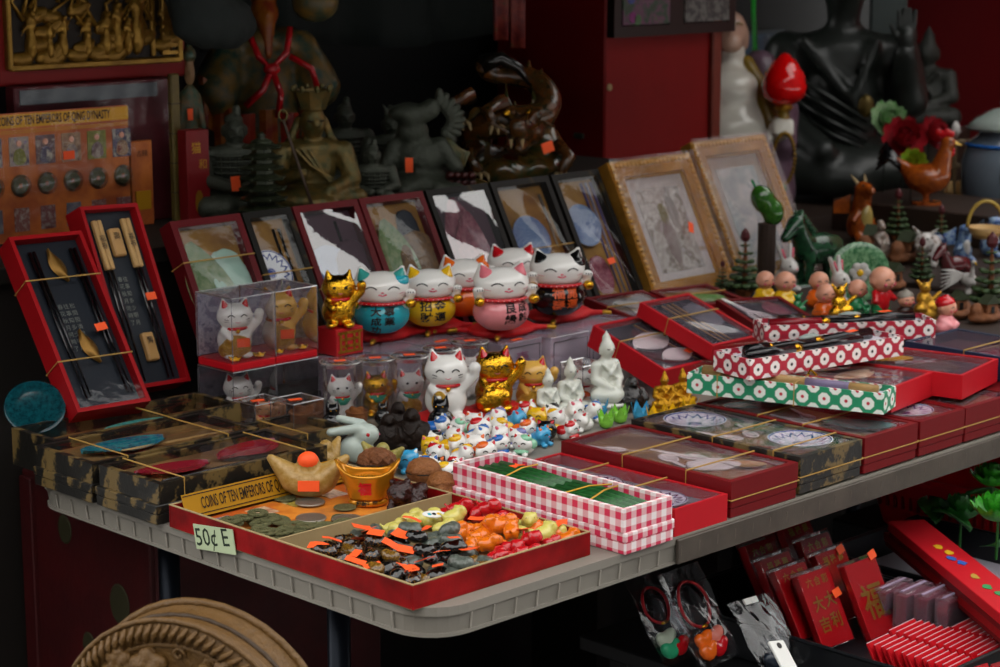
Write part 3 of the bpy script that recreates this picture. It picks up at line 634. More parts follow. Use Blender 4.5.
# ================================================================ cats
def ons(c, r, x, z, off=0.):
    """point on the front (-y) of an ellipsoid"""
    q = max(.02, 1 - ((x - c[0]) / r[0]) ** 2 - ((z - c[2]) / r[2]) ** 2)
    return Vector((x, c[1] - r[1] * math.sqrt(q) - off, z))
def arc(c, r, x0, z0, w, hgt, off=.004, n=7): return [ons(c, r, x0 + w * (2 * i / (n - 1) - 1), z0 + hgt * (1 - (2 * i / (n - 1) - 1) ** 2), off) for i in range(n)]
def line3(c, r, a, b, off=.004, n=5): return [ons(c, r, a[0] + (b[0] - a[0]) * i / (n - 1), a[1] + (b[1] - a[1]) * i / (n - 1), off) for i in range(n)]
MOUTH = mat('pink_lip', 'd0546a', .3); WHISK = mat('whisker_pink', 'c88890', .5)
BC, BR = (0, 0, .40), (.50, .47, .42); HC, HR = (0, -.03, .98), (.49, .39, .34)
def bank_cat(label, u, v, h, wpx, body, ear, cols_, ink=INK, turn=0., arm='both', patch=None):
    p = at(u, v, h); s = wpx * mpp(p)
    o = T('lucky_cat_bank', label, 'cat figurine', p, FACE + turn, s, 'round lucky cat banks on red cushions')
    o.scale = (s * 1.06, s * 1.04, s * .90)
    P(o, 'body', me('bank_body', lambda: blob([('e', BC, BR), ('E', (0, 0, -.5), (1, 1, .52))], .035, .05)), body)
    arms = [('c', (sx * .40, -.12, .62), (sx * .50, -.20, .80), .09, .075) for sx in (-1, 1)] + [('e', (sx * .50, -.22, .90), (.10, .10, .085)) for sx in (-1, 1)]
    hd = P(o, 'head', me('bank_head', lambda: blob([('e', HC, HR), ('e', (0, -.05, .82), (.42, .34, .2))] + [('c', (sx * .30, .02, 1.13), (sx * .37, .0, 1.40), .20, .04) for sx in (-1, 1)], .03, .06)), WHITE)
    for sx in (-1, 1):
        am = P(o, 'arm', me(('bank_arm', sx), lambda: blob([arms[0 if sx < 0 else 1], arms[2 if sx < 0 else 3]], .03, .05)), WHITE)
        P(hd, 'ear', me(('bank_ear', sx), lambda: blob([('c', (sx * .298, -.065, 1.19), (sx * .368, -.045, 1.37), .155, .03)], .025, .02)), ear)
        P(hd, 'eye', me(('bank_eye', sx), lambda: G().tube(arc(HC, HR, sx * .20, 1.0, .10, .055), .013, 5)), INK)
        for k in range(3): P(hd, 'whisker', me(('bank_wh', sx, k), lambda: G().tube(line3(HC, HR, (sx * .30, .90 - .05 * k), (sx * .40, .92 - .065 * k)), .008, 4)), WHISK)
        for k in range(3): P(am, 'claw', me(('bank_claw', sx, k), lambda: G().tube([(sx * .50 + (k - 1) * .04, -.318, .94), (sx * .50 + (k - 1) * .045, -.322, .90)], .009, 4)), INK)
        if arm == 'both' or sx > 0: P(o, 'bell', me(('bank_bell', sx), lambda: G().ell((sx * .50, -.30, .68), (.10, .095, .10), n=14, m=9), True), GOLDC)
    P(hd, 'nose', me('bank_nose', lambda: G().ell(ons(HC, HR, 0, .935), (.03, .02, .018), n=8, m=6), True), MOUTH)
    P(hd, 'mouth', me('bank_mouth', lambda: G().tube(line3(HC, HR, (-.075, .895), (0, .87), .003, 4) + line3(HC, HR, (.01, .87), (.075, .895), .003, 4), .016, 5)), MOUTH)
    cl = P(o, 'collar', me('bank_collar', lambda: G().tube([(.44 * math.cos(a), .40 * math.sin(a) - .01, .69 + .0 * math.sin(a)) for a in [2 * PI * i / 28 for i in range(28)]], .042, 8, closed=True), True), REDG)
    def beads():
        g = G()
        for i in range(15):
            a = PI + PI * (i + .5) / 15; g.ell((.48 * math.cos(a), .44 * math.sin(a) - .01, .69), (.014, .014, .014), n=5, m=4)
        return g
    P(cl, 'collar_beads', me('bank_beads', beads), PINK, kind='stuff')
    if patch: P(hd, 'ear_patch', me('bank_patch', lambda: blob([('e', (.28, .0, 1.12), (.22, .29, .17))], .03, .02)), patch)
    for cx, s0, sz in cols_:
        for k, ch in enumerate(s0): P(o, 'character', wrapped_text(ch, sz, lambda x, z: ons(BC, BR, cx + x, .53 - k * sz * 1.06 + z, .008), .006), ink)
    return o
def cushion(label, u, v, h, w, d, rz):
    p = at(u, v, h); o = T('cushion', label, 'cushion', p, rz, 1., 'red cushions under the cat banks')
    P(o, 'pad', me(('pad', w, d), lambda: blob([('e', (0, 0, .006), (w / 2, d / 2, .013))] + [('c', (0, 0, .006), (sx * w * .48, sy * d * .48, .006), .008, .004) for sx in (-1, 1) for sy in (-1, 1)], .0035, .006)), CLOTHR)
    for sx in (-1, 1):
        for sy in (-1, 1): P(o, 'tassel', me('tassel', lambda: blob([('e', (0, 0, 0), (.005, .005, .004)), ('c', (.003, 0, 0), (.010, 0, -.001), .003, .004)], .0025, .003)), GOLD, (sx * w * .49, sy * d * .49, .006), (0, 0, math.atan2(sy * d, sx * w)))
    return o
HB = .076
for lb, u, v, w, d, rz in (('red cushion with gold tassels under the teal cat bank', 383, 336, .115, .085, 0), ('red cushion with gold tassels under the yellow cat bank', 433, 329, .10, .085, 0), ('red cushion with gold tassels under the pink cat bank', 502, 332, .12, .09, .05), ('red cushion with gold tassels under the black cat bank', 560, 317, .12, .085, .0)):
    cushion(lb, u, v, HB, w, d, rz)
hc = HB + .014
bank_cat('teal round lucky cat bank with black lettering on its belly', 382, 333, hc, 53, TEAL, mat('teal_ear', '3a9a92', .25), [(-.12, '大成功', .19), (.12, '事業', .19)], turn=.10, patch=TEAL)
bank_cat('yellow round lucky cat bank with black lettering on its belly', 430, 326, hc, 49, YELL, YELL, [(-.13, '招財', .24), (.14, '金運', .23)], turn=.18)
bank_cat('orange round lucky cat bank half hidden behind the pink one', 464, 316, hc, 49, ORNG, ORNG, [], turn=.3, patch=ORNG)
bank_cat('red eared lucky cat bank behind the pink and black ones', 512, 304, hc, 48, REDG, REDG, [], turn=.3, patch=None)
bank_cat('pink round lucky cat bank with gold bell in front', 501, 330, hc, 54, PINK, mat('pink_ear', 'd8707c', .25), [(.02, '良縁', .22), (.26, '成就', .19)], turn=.35)
bank_cat('black round lucky cat bank with orange lettering on its belly', 557, 315, hc, 53, BLACK, BLACK, [(-.06, '福壽', .23), (.19, '開運', .21)], ink=mat('orange_ink', 'd0521c', .4), turn=.18, patch=BLACK)

# sitting beckoning cat, height 1
def mk_prims(up=1):
    pr = [('e', (0, .02, .28), (.30, .27, .31)), ('e', (0, -.03, .70), (.31, .24, .225)), ('e', (0, -.06, .63), (.25, .20, .14))]
    pr += [('c', (sx * .16, 0, .83), (sx * .20, -.01, 1.0), .105, .025) for sx in (-1, 1)]
    pr += [('c', (up * .22, -.08, .44), (up * .39, -.14, .64), .08, .07), ('e', (up * .395, -.16, .75), (.085, .085, .09)), ('c', (-up * .20, -.10, .46), (-up * .13, -.27, .36), .075, .06)]
    pr += [('e', (sx * .15, -.20, .06), (.11, .14, .065)) for sx in (-1, 1)]
    return pr
KC, KR = (0, -.03, .70), (.31, .24, .225)
def maneki(label, loc, s, body=WHITE, ear=REDG, collar=REDG, bib=None, koban=None, rz=FACE, up=1, group=None, sack=None, eyes='arc', name='beckoning_cat', sticker=False, feat=INK):
    o = T(name, label, 'cat figurine', loc, rz, s, group)
    P(o, 'body', me(('mk', up), lambda: blob(mk_prims(up), .026, .05)), body)
    for sx in (-1, 1):
        P(o, 'ear', me(('mk_ear', sx), lambda: blob([('c', (sx * .162, -.055, .855), (sx * .198, -.05, .975), .078, .018)], .018, .02)), ear)
        if eyes == 'arc': P(o, 'eye', me(('mk_eye', sx), lambda: G().tube(arc(KC, KR, sx * .11, .72, .055, .035, .006), .010, 5)), feat)
        else: P(o, 'eye', me(('mk_eyo', sx), lambda: G().ell(ons(KC, KR, sx * .10, .73), (.035, .015, .028), n=8, m=6), True), feat)
        for k in range(2): P(o, 'whisker', me(('mk_wh', sx, k), lambda: G().tube(line3(KC, KR, (sx * .15, .665 - .03 * k), (sx * .215, .68 - .045 * k), .006), .006, 4)), feat)
    P(o, 'nose', me('mk_nose', lambda: G().ell(ons((0, -.06, .63), (.25, .20, .14), 0, .675), (.022, .02, .016), n=8, m=6), True), MOUTH)
    P(o, 'mouth', me('mk_mouth', lambda: G().tube(line3((0, -.06, .63), (.25, .20, .14), (-.05, .64), (0, .62), .004, 4) + line3((0, -.06, .63), (.25, .20, .14), (.008, .62), (.05, .64), .004, 4), .010, 5)), MOUTH)
    P(o, 'collar', me('mk_collar', lambda: G().tube([(.215 * math.cos(a), .20 * math.sin(a) - .01, .515 + .01 * math.sin(a)) for a in [2 * PI * i / 20 for i in range(20)]], .03, 6, closed=True), True), collar)
    if bib: P(o, 'bib', me('mk_bib', lambda: G().sheet(8, 4, lambda a, b: (Vector(((a - .5) * .42 * (1 - .55 * b), -.235 - .035 * math.cos((a - .5) * PI) - .0, .50 - .16 * b)) + Vector((0, -.02 * math.sin(b * PI), 0)))), True), bib)
    P(o, 'bell', me('mk_bell', lambda: G().ell((0, -.25, .47), (.04, .04, .04), n=10, m=7), True), GOLDB)
    if koban:
        P(o, 'koban_coin', me(('mk_kob', up), lambda: G().lathe([(.02, -.012), (.10, -.012), (.11, 0), (.10, .012), (.02, .012)], 18, (0, 0, 0), Matrix.Translation((-up * .13, -.30, .30)) @ Euler((PI / 2, 0, up * -.15)).to_matrix().to_4x4(), 1, 1.5), True), koban)
        P(o, 'character', me(('mk_kt', up), lambda: wrapped_text('福', .13, lambda x, z: Vector((-up * .13 + x, -.318, .30 + z)), .01)), INK)
    if sack: P(o, 'gold_sack', me(('mk_sack', up), lambda: blob([('e', (-up * .02, -.25, .22), (.25, .12, .19)), ('e', (-up * .22, -.22, .16), (.12, .10, .12))], .026, .04, .010, 14)), sack)
    if sticker: P(o, 'price_sticker', G().box((.06, -.385, .30), (.22, .012, .15)), STICK)
    return o
# ---- clear cases
def case(label, corner, w, d, hgt, base=None, rz=0., group='clear plastic cat cases', tags=1, back=None):
    """corner = near corner of the footprint; w along x, d along y"""
    o = T('clear_case', label, 'plastic case', corner, rz, 1., group)
    if base: P(o, 'base', G().box((w / 2, d / 2, .006), (w, d, .012), ch=.002), base)
    z0 = .012 if base else .0
    v = [(x, y, z) for z in (z0, hgt) for x, y in ((0, 0), (w, 0), (w, d), (0, d))]
    P(o, 'clear_walls', G().add(v, [(0, 1, 5, 4), (1, 2, 6, 5), (2, 3, 7, 6), (3, 0, 4, 7), (4, 5, 6, 7)]), ACRY)
    e = .0007
    g = G()
    for (x, y) in ((0, 0), (w, 0), (w, d), (0, d)): P(o, 'edge', me(('edge', hgt - z0), lambda: G().tube([(0, 0, 0), (0, 0, hgt - z0)], e, 4)), ACRYE, (x, y, z0))
    P(o, 'top_edge', G().tube([(0, 0, hgt), (w, 0, hgt), (w, d, hgt), (0, d, hgt)], e, 4, closed=True), ACRYE)
    if back: P(o, 'back_card', G().box((w / 2, d - .0015, z0 + (hgt - z0) / 2), (w - .003, .001, hgt - z0 - .002)), back)
    for k in range(tags): P(o, 'price_sticker', me('tag', m_tag), STICK, (w * (.4 + .3 * k), d * .45, hgt + .0004), (0, 0, -.3 + .2 * k), (.019, .016, .15))
    return o
DIAM = print_mat('silver_lattice_card', ['9a96a8', '7c7890', 'b8b4c4', '66627a'], 60, .3)
SPARK = mat('gold_glitter', 'e0b044', .3, .45, c2='b88428', bump=.9, bs=26)
YCAT = mat('butter_yellow_glaze', 'd8a850', .2, var=.06, coat=.3)
N0 = at(233, 373, .082); lab = ('white beckoning cat with a gold sack inside the upper left clear case', 'butter yellow beckoning cat with a gold sack inside the upper clear case')
wC, dC = .077, .082
for k in range(2):
    c = N0 + Vector((k * (wC + .001), 0, 0))
    case(('upper left clear case on a red base around the white cat', 'upper clear case on a red base around the butter yellow cat')[k], c, wC, dC, .105, BASER, tags=0, back=DIAM)
    maneki(lab[k], c + Vector((.037, .042, .0125)), .090 if k else .084, (WHITE, YCAT)[k], REDG, sack=SPARK, rz=FACE + .35, sticker=True, group='cased cats with gold sacks')
    for j, (dx, dy) in enumerate(((.012, .010), (.055, .010))):
        TM('gold_ingot', me('ing', lambda: blob([('e', (0, 0, .2), (.5, .28, .2)), ('c', (-.3, 0, .3), (-.55, 0, .5), .16, .08), ('c', (.3, 0, .3), (.55, 0, .5), .16, .08), ('e', (0, 0, .42), (.22, .2, .18))], .05, .08)), GOLDB, ('tiny gold ingot at the front of the %s case base, %s of two' % (('white cat', 'yellow cat')[k], ('left', 'right')[j])), 'ingot', c + Vector((dx, dy, .0118)), (0, 0, FACE), .016, 'tiny ingots on the red case bases')
# lower cases that carry them
BACKW = print_mat('grey_case_card', ['5c5a66', '7c7886', '4c4858'], 50, .4)
for k in range(2):
    c = N0 + Vector((k * (wC + .001), 0, -.082))
    case(('lower left clear case around a white cat', 'lower clear case around the basket figure')[k], c, wC, dC, .0815, None, tags=0, back=BACKW)
maneki('white beckoning cat in the lower left clear case under the red base', N0 + Vector((.038, .04, -.0815)), .07, WHITE, REDG, sack=SPARK, rz=FACE + .35, group='cased cats with gold sacks')
BASK = mat('brown_basket_resin', '8a5226', .45, var=.25, bump=.6, bs=40)
def basket(label, u, v, h, wpx, group='brown basket figures'):
    p = at(u, v, h); s = wpx * mpp(p); o = T('basket_figure', label, 'figurine', p, FACE, s, group)
    P(o, 'basket', me('bask', lambda: G().lathe([(.30, 0), (.42, .12), (.50, .38), (.50, .62), (.46, .66), (.40, .56), (.05, .5)], 18), True), BASK)
    P(o, 'rim', me('bask_r', lambda: G().tube([(.49 * math.cos(a), .49 * math.sin(a), .63) for a in [2 * PI * i / 18 for i in range(18)]], .05, 6, closed=True), True), BASK)
    P(o, 'lid_knob', me('bask_k', lambda: blob([('e', (0, 0, .62), (.34, .34, .2)), ('e', (-.2, -.05, .78), (.14, .14, .12)), ('e', (.2, -.05, .78), (.14, .14, .12))], .04, .06, .008)), BASK)
    return o
basket('brown carved basket figure in the lower clear case', 288, 399, .0, 34)
c1 = at(273, 436, .0); case('small low clear case around the sleepy peach cat', c1 + Vector((-.03, .0, 0)), .055, .05, .048)
PEACH = mat('peach_glaze', 'd89a68', .3, var=.08, coat=.2)
maneki('peach coloured cat in the small low clear case', at(270, 432, .0005) + Vector((-.0, .012, 0)), .045, PEACH, REDG, group='peach cats in low cases')
c1 = at(306, 438, .0); case('small low clear case around the brown laughing figure', c1 + Vector((-.02, .002, 0)), .055, .05, .05)
basket('brown round basket figure in the small low clear case', 305, 431, .0005, 31)
basket('brown basket figure between the two cylinder cats', 357, 425, .0, 22)
# ---- cats in clear cylinders
def cyl(label, u, v, h, wpx, hpx, tag=True):
    p = at(u, v, h); r = wpx * mpp(p) / 2; H2 = hpx * mpp(p)
    o = T('clear_cylinder', label, 'plastic cylinder', p, FACE, 1., 'clear plastic cylinders')
    P(o, 'clear_wall', G().add([(r * math.cos(a), r * math.sin(a), z) for z in (0, H2) for a in [2 * PI * i / 28 for i in range(28)]], [(i, (i + 1) % 28, 28 + (i + 1) % 28, 28 + i) for i in range(28)]), ACRY, smooth=True)
    P(o, 'lid', G().lathe([(r + .0006, -.006), (r + .0006, 0), (r * .97, .0012), (.001, .0012)], 28, (0, 0, H2)), ACRY, smooth=True)
    P(o, 'rim', G().tube([((r + .0005) * math.cos(a), (r + .0005) * math.sin(a), H2) for a in [2 * PI * i / 28 for i in range(28)]], .0008, 4, closed=True), ACRYE)
    if tag: P(o, 'price_sticker', me('tag', m_tag), STICK, (0, -r * .2, H2 + .0022), (0, 0, .3), (.017, .016, .15))
    return p
GRB = mat('green_bib', '2a8a70', .4); GRYC = mat('grey_white_glaze', 'c4bebc', .2, var=.06, coat=.3)
for lb, u, v, w, hp, kw in (('white cat with green bib inside the leftmost clear cylinder', 341, 418, 40, 58, dict(bib=GRB, eyes='dot', koban=None)), ('gold cat with green bib inside a clear cylinder', 376, 415, 38, 58, dict(body=GOLDC, bib=GRB, eyes='dot')), ('grey white cat with green bib inside a clear cylinder beside the gold one', 410, 414, 38, 60, dict(body=GRYC, bib=GRB, eyes='dot', sack=SPARK)), ('white cat in the clear cylinder behind the big white cat', 441, 405, 37, 58, dict(bib=GRB)), ('white cat in the rearmost clear cylinder beside the gold cat', 470, 396, 37, 56, dict(bib=None))):
    p = cyl('clear cylinder around the ' + lb.split(' inside')[0].split(' in the')[0] + (' behind the big cat' if 'behind the big' in lb else ' beside the gold figurine' if 'rearmost' in lb else ' left of all' if 'leftmost' in lb else ' in the row'), u, v, 0, w, hp)
    maneki(lb, p + Vector((0, 0, .001)), hp * .76 * mpp(p), group='cats in clear cylinders', rz=FACE + .25, **kw)
# ---- gold cat on its red lattice box
p = at(341, 352, .096); s = mpp(p)
LAT = mat('red_gift_paper', 'b41820', .45)
# row of lilac clear boxes that carry the cushions
LILAC = clear('lilac_plastic', (.80, .74, .84), .05, .12, .05, haze=.32, hc=(.72, .60, .74)); LEN_ = .088
xs0 = [.505 + i * (LEN_ + .002) for i in range(7)]
LBL = ('lilac clear box at the left end under the cat banks', 'second lilac clear box under the teal cat bank', 'third lilac clear box under the yellow cat bank', 'fourth lilac clear box beneath the orange and pink cats', 'fifth lilac clear box beneath the pink cat bank', 'sixth lilac clear box beneath the black cat bank', 'seventh lilac clear box at the right end under the cat banks')
for i, x in enumerate(xs0):
    y0 = .745 if i < 3 else .672 if i == 3 else .655
    o = T('clear_box', LBL[i], 'plastic box', (x, y0, TZ), 0, 1., 'lilac clear boxes under the cat banks')
    P(o, 'clear_walls', G().box((LEN_ / 2, .055, .037), (LEN_, .11, .074), ch=.001), LILAC)
    P(o, 'printed_card', G().box((LEN_ / 2, .10, .037), (LEN_ - .006, .001, .066)), DIAM)
    P(o, 'frame_line', G().tube([(.006, -.001, .010), (LEN_ - .006, -.001, .010), (LEN_ - .006, -.001, .066), (.006, -.001, .066)], .0006, 4, closed=True), INK)
    if i in (2, 3): P(o, 'price_sticker', me('tag', m_tag), STICK, (LEN_ * .5, .012, .0745), (0, 0, .1), (.022, .014, .15))
    if i in (3, 5): P(o, 'character', me(('ch', '壽'), lambda: text_mesh('壽', 1.)), mat('plum_ink', '7a4460', .5), (LEN_ * .5, -.0012, .042), (PI / 2, 0, 0), .03)
    o2 = maneki('small white cat inside the %s lilac box' % ('first second third fourth fifth sixth seventh'.split()[i]), (x + LEN_ * .5, y0 + .05, TZ + .0012), .062, WHITE, REDG, group='cats inside the lilac boxes', rz=FACE + .4) if i in (1, 3, 4, 5) else None
    if i == 6: maneki('white and orange cat inside the end lilac box', (x + LEN_ * .4, y0 + .05, TZ + .0012), .062, WHITE, REDG, collar=ORNG, sack=ORNG, group='cats inside the lilac boxes', rz=FACE + .4)
# gold cat standing on the red lattice box
q = at(343, 356, .076); o = T('lattice_box', 'red box with gold lattice lines under the gold standing cat', 'gift box', q + Vector((-.012, 0, 0)), 0, 1.)
P(o, 'body', G().box((.026, .022, .020), (.052, .044, .040), ch=.001), LAT)
for z in (.006, .014, .024, .034): P(o, 'gold_line', G().box((.026, -.0004, z), (.046 if z in (.006, .034) else .032, .0012, .0036)), GOLD)
for x in (.008, .018, .034, .044): P(o, 'gold_line', G().box((x, -.0004, .020), (.0036, .0012, .030)), GOLD)
maneki('gold chrome cat standing on the red lattice box', q + Vector((.012, .022, .0405)), .083, GOLDC, GOLDC, eyes='dot', rz=FACE + .2)
# ---- the larger cats in front
c0 = at(447, 424, .0); cushion('flat red cushion under the big white cat', 450, 421, .0, .11, .085, -.1)
maneki('big white beckoning cat holding a gold coin with black lettering', at(446, 418, .012), 70 * mpp(c0), WHITE, REDG, koban=SPARK, rz=FACE + .15, up=1)
cushion('flat red cushion under the gold chrome cat with red ears', 497, 414, .0, .095, .08, .0)
maneki('big gold chrome beckoning cat with red ears on a red cushion', at(494, 409, .012), 63 * mpp(at(494, 412, 0)), GOLDC, REDG, koban=GOLDC, rz=FACE + .2, sack=GOLDC)
maneki('butter yellow beckoning cat standing behind the white Buddhas', at(532, 409, .0), 54 * mpp(at(532, 412, 0)), YCAT, REDG, rz=FACE + .1, sack=SPARK)

q = at(588, 407, .0); case('small clear case around the orange dressed white cat among the white Buddhas', q + Vector((-.012, .0, 0)), .05, .045, .062, None, tags=0)
maneki('white cat in orange dress inside the small clear case by the tall white Buddha', q + Vector((.012, .022, .0006)), .054, WHITE, REDG, collar=REDG, sack=ORNG, sticker=True)
# ================================================================ small figures on the table
def fig(name, label, cat, u, v, h, hpx, turn=0., group=None, tilt=None):
    p = at(u, v, h); return T(name, label, cat, p, FACE + turn, hpx * mpp(p), group)
# ---- seated Buddha, height 1
def bud_prims(lotus=False, wide=1.):
    pr = [('e', (0, -.06, .13), (.36 * wide, .25, .12)), ('e', (0, .04, .36), (.19 * wide, .15, .24)), ('e', (0, .03, .52), (.23 * wide, .13, .10)), ('c', (0, .02, .58), (0, .0, .70), .075, .07),
          ('e', (0, -.015, .76), (.105, .115, .135)), ('e', (0, .01, .90), (.06, .065, .055)), ('e', (0, .0, .955), (.028, .03, .035))]
    for sx in (-1, 1):
        pr += [('c', (sx * .22 * wide, .03, .52), (sx * .27 * wide, -.02, .32), .075, .07), ('c', (sx * .27 * wide, -.02, .32), (sx * .06, -.21, .23), .065, .05), ('c', (sx * .30 * wide, -.10, .12), (sx * .02, -.24, .09), .10, .07),
               ('e', (sx * .108, 0, .73), (.018, .03, .06))]
    pr += [('e', (0, -.125, .75), (.018, .025, .03)), ('c', (-.14, -.10, .56), (.10, -.13, .34), .022, .02), ('c', (.14, -.10, .56), (-.02, -.14, .40), .022, .02)]
    return pr
def buddha(label, u, v, h, hpx, mt, turn=0., wide=1., base=None, group=None, name='seated_buddha'):
    o = fig(name, label, 'statuette', u, v, h, hpx, turn, group); z = .12 if base else 0.
    if base:
        P(o, 'lotus_base', me('lotusb', lambda: G().lathe([(.34, 0), (.36, .03), (.30, .06), (.38, .10), (.36, .13), (.05, .135)], 16, sy=.8), True), base)
    P(o, 'figure', me(('bud', wide), lambda: blob(bud_prims(wide=wide), .022, .035)), mt, (0, 0, z), None, 1 - z)
    for sx in (-1, 1): P(o, 'eye', me(('bud_eye', sx), lambda: G().tube([(sx * .07, -.118, .77), (sx * .045, -.128, .763), (sx * .02, -.128, .77)], .007, 4)), mat('grey_eye_line', '5c5a50', .5) if mt != BLACKW else INK, (0, 0, z), None, 1 - z)  # eyes drawn as thin darker lines
    P(o, 'topknot', me('bud_knot', lambda: G().lathe([(.055, -.02), (.06, .02), (.04, .05), (.012, .09), (.004, .11)], 12, (0, .01, .905)), True), mt, (0, 0, z), None, 1 - z)
    return o
CHINA = mat('white_jade_resin', 'd4d6cc', .2, var=.05, coat=.3, sss=.1)
buddha('small white seated Buddha, left of the three white Buddhas', 548, 417, .0, 50, CHINA, .5, wide=.72, group='white Buddhas')
buddha('medium white seated Buddha, middle of the three', 570, 413, .0, 57, CHINA, .45, wide=.72, group='white Buddhas')
buddha('tall slender white Buddha, largest of the three white ones', 606, 410, .0, 80, CHINA, .55, wide=.72, base=CHINA, group='white Buddhas')
GSM = mat('old_gold_casting', 'c08c24', .3, .9, var=.2, bump=.5, bs=9)
buddha('small gold Buddha left of its gold twin beside the green box', 664, 412, .0, 42, GSM, .3, base=GSM, group='gold Buddhas')
buddha('small gold Buddha at right, touching the green medallion box', 682, 409, .0, 42, GSM, .5, base=GSM, group='gold Buddhas')
# laughing Buddhas in dark resin
def laughing(label, u, v, h, hpx, mt, turn=0., group=None):
    o = fig('laughing_buddha', label, 'statuette', u, v, h, hpx, turn, group)
    P(o, 'figure', me('laugh', lambda: blob([('e', (0, 0, .24), (.40, .32, .25)), ('e', (0, -.10, .34), (.30, .24, .24)), ('e', (0, .02, .52), (.33, .22, .16)), ('e', (0, -.02, .76), (.17, .17, .18)), ('c', (-.32, 0, .52), (-.42, -.12, .28), .10, .09), ('c', (.32, 0, .52), (.36, -.16, .34), .10, .09), ('c', (-.2, -.2, .10), (-.38, -.2, .10), .11, .1), ('c', (.2, -.2, .10), (.38, -.2, .10), .11, .1), ('e', (-.17, 0, .70), (.03, .05, .08)), ('e', (.17, 0, .70), (.03, .05, .08)), ('e', (0, -.19, .74), (.03, .03, .03)), ('E', (0, -.36, .32), (.03, .06, .03))], .03, .05, .004, 12)), mt)
    P(o, 'bead_string', me('laugh_b', lambda: G().tube([(-.2, -.16, .60), (-.12, -.30, .44), (0, -.34, .38), (.12, -.30, .44), (.2, -.16, .60)], .025, 5)), mt)
    return o
DB2 = mat('dark_cast_brown', '1c120d', .45, var=.3, spec=.2, bump=.25, bs=14)
laughing('dark brown laughing Buddha, left of the brown pair behind the jade rabbit', 388, 450, .0, 40, DB2, .3, 'brown laughing Buddhas')
laughing('dark brown laughing Buddha, right of the brown pair beside the kittens', 412, 448, .0, 44, DB2, -.1, 'brown laughing Buddhas')
laughing('small dark brown laughing Buddha at the rear of the brown pair', 398, 438, .0, 40, DB2, .6, 'brown laughing Buddhas')
laughing('glossy black laughing Buddha beside the tall white Buddha', 631, 411, .0, 38, mat('black_glass_resin', '120d0e', .12, var=.3, coat=.5, bump=.5, bs=10), .4)
# black silhouettes: seated black cats seen from behind the front row
def black_cat(label, u, v, h, hpx, mt, turn=0.):
    o = fig('black_cat', label, 'cat figurine', u, v, h, hpx, turn, 'black cats')
    P(o, 'body', me('blkcat', lambda: blob([('e', (0, .02, .30), (.33, .30, .32)), ('e', (0, 0, .68), (.20, .19, .17)), ('c', (-.12, 0, .80), (-.15, 0, .98), .07, .015), ('c', (.12, 0, .80), (.15, 0, .98), .07, .015), ('c', (-.10, -.24, .30), (-.1, -.28, .05), .08, .08), ('c', (.10, -.24, .30), (.1, -.28, .05), .08, .08), ('c', (.2, .2, .06), (.36, -.1, .05), .05, .04)], .03, .05)), mt)
    for sx in (-1, 1): P(o, 'eye', me(('bce', sx), lambda: G().ell((sx * .08, -.175, .70), (.025, .015, .018), n=8, m=5), True), GOLDB)
    P(o, 'collar', me('bcc', lambda: G().tube([(.15 * math.cos(a), .14 * math.sin(a), .55) for a in [2 * PI * i / 14 for i in range(14)]], .02, 5, closed=True), True), DB2)
    return o
black_cat('black shiny cat figure in front of the left cylinder', 333, 434, .0, 36, BLACK, .2); black_cat('black shiny cat figure in front of the big white cat', 441, 434, .0, 42, BLACK, -.2)
black_cat('small black cat figure half hidden behind the brown Buddhas', 383, 425, .0, 26, BLACK, .2)
# ---- jade rabbit
def rabbit(label, u, v, h, wpx, mt, turn, eye=REDG, name='rabbit', group=None):
    p = at(u, v, h); o = T(name, label, 'rabbit figurine', p, FACE + turn, wpx * mpp(p), group)
    P(o, 'body', me('rab', lambda: blob([('e', (0, .0, .26), (.28, .24, .25)), ('e', (.16, -.02, .50), (.22, .20, .18)), ('c', (.06, -.10, .62), (-.42, -.14, .56), .085, .07), ('c', (.08, .06, .66), (-.30, .10, .74), .08, .06), ('e', (.14, -.16, .08), (.14, .12, .08)), ('e', (-.24, .05, .16), (.10, .1, .1))], .03, .05)), mt)
    P(o, 'eye', me('rab_e', lambda: G().ell((.20, -.205, .53), (.035, .02, .035), n=10, m=6), True), eye)
    P(o, 'nose', me('rab_n', lambda: G().ell((.375, -.02, .50), (.02, .025, .02), n=8, m=5), True), MOUTH)
    return o
rabbit('pale jade rabbit with red eye and laid back ears', 357, 463, .0, 60, JADEW, .0)
# ---- ingots and carved pieces in the coin tray
def m_ingot(): return blob([('e', (0, 0, .22), (.34, .24, .22)), ('c', (-.22, 0, .28), (-.52, 0, .56), .20, .06), ('c', (.22, 0, .28), (.52, 0, .56), .20, .06), ('E', (0, 0, .74), (.42, .17, .26)), ('e', (0, 0, .48), (.16, .15, .17)), ('E', (0, 0, -.3), (1, 1, .32))], .03, .05)
def ingot(label, u, v, h, wpx, mt, turn, tags=0, group='sycee ingots'):
    p = at(u, v, h); o = T('jade_ingot', label, 'ingot', p, FACE + turn, wpx * mpp(p), group)
    P(o, 'ingot_body', me('jingot', m_ingot), mt)
    if tags: P(o, 'price_sticker', G().box((0, 0, 0), (.30, .014, .15), ch=.004), STICK, (.02, -.235, .22), (-.15, 0, 0))
    if tags > 1: P(o, 'round_sticker', me('rst', lambda: G().ell((0, -.03, .53), (.15, .14, .13), n=12, m=8), True), STICK)
    return o
ingot('large yellow jade ingot with two orange price stickers', 309, 497, .006, 72, JADEY, .0, 2)
ingot('yellow jade ingot standing behind the large one', 326, 470, .006, 48, JADEY, 1.1)
ingot('pale green jade ingot behind the gold ingot', 383, 470, .006, 44, mat('green_yellow_jade', '8c8440', .3, c2='a89a58'), -.5)
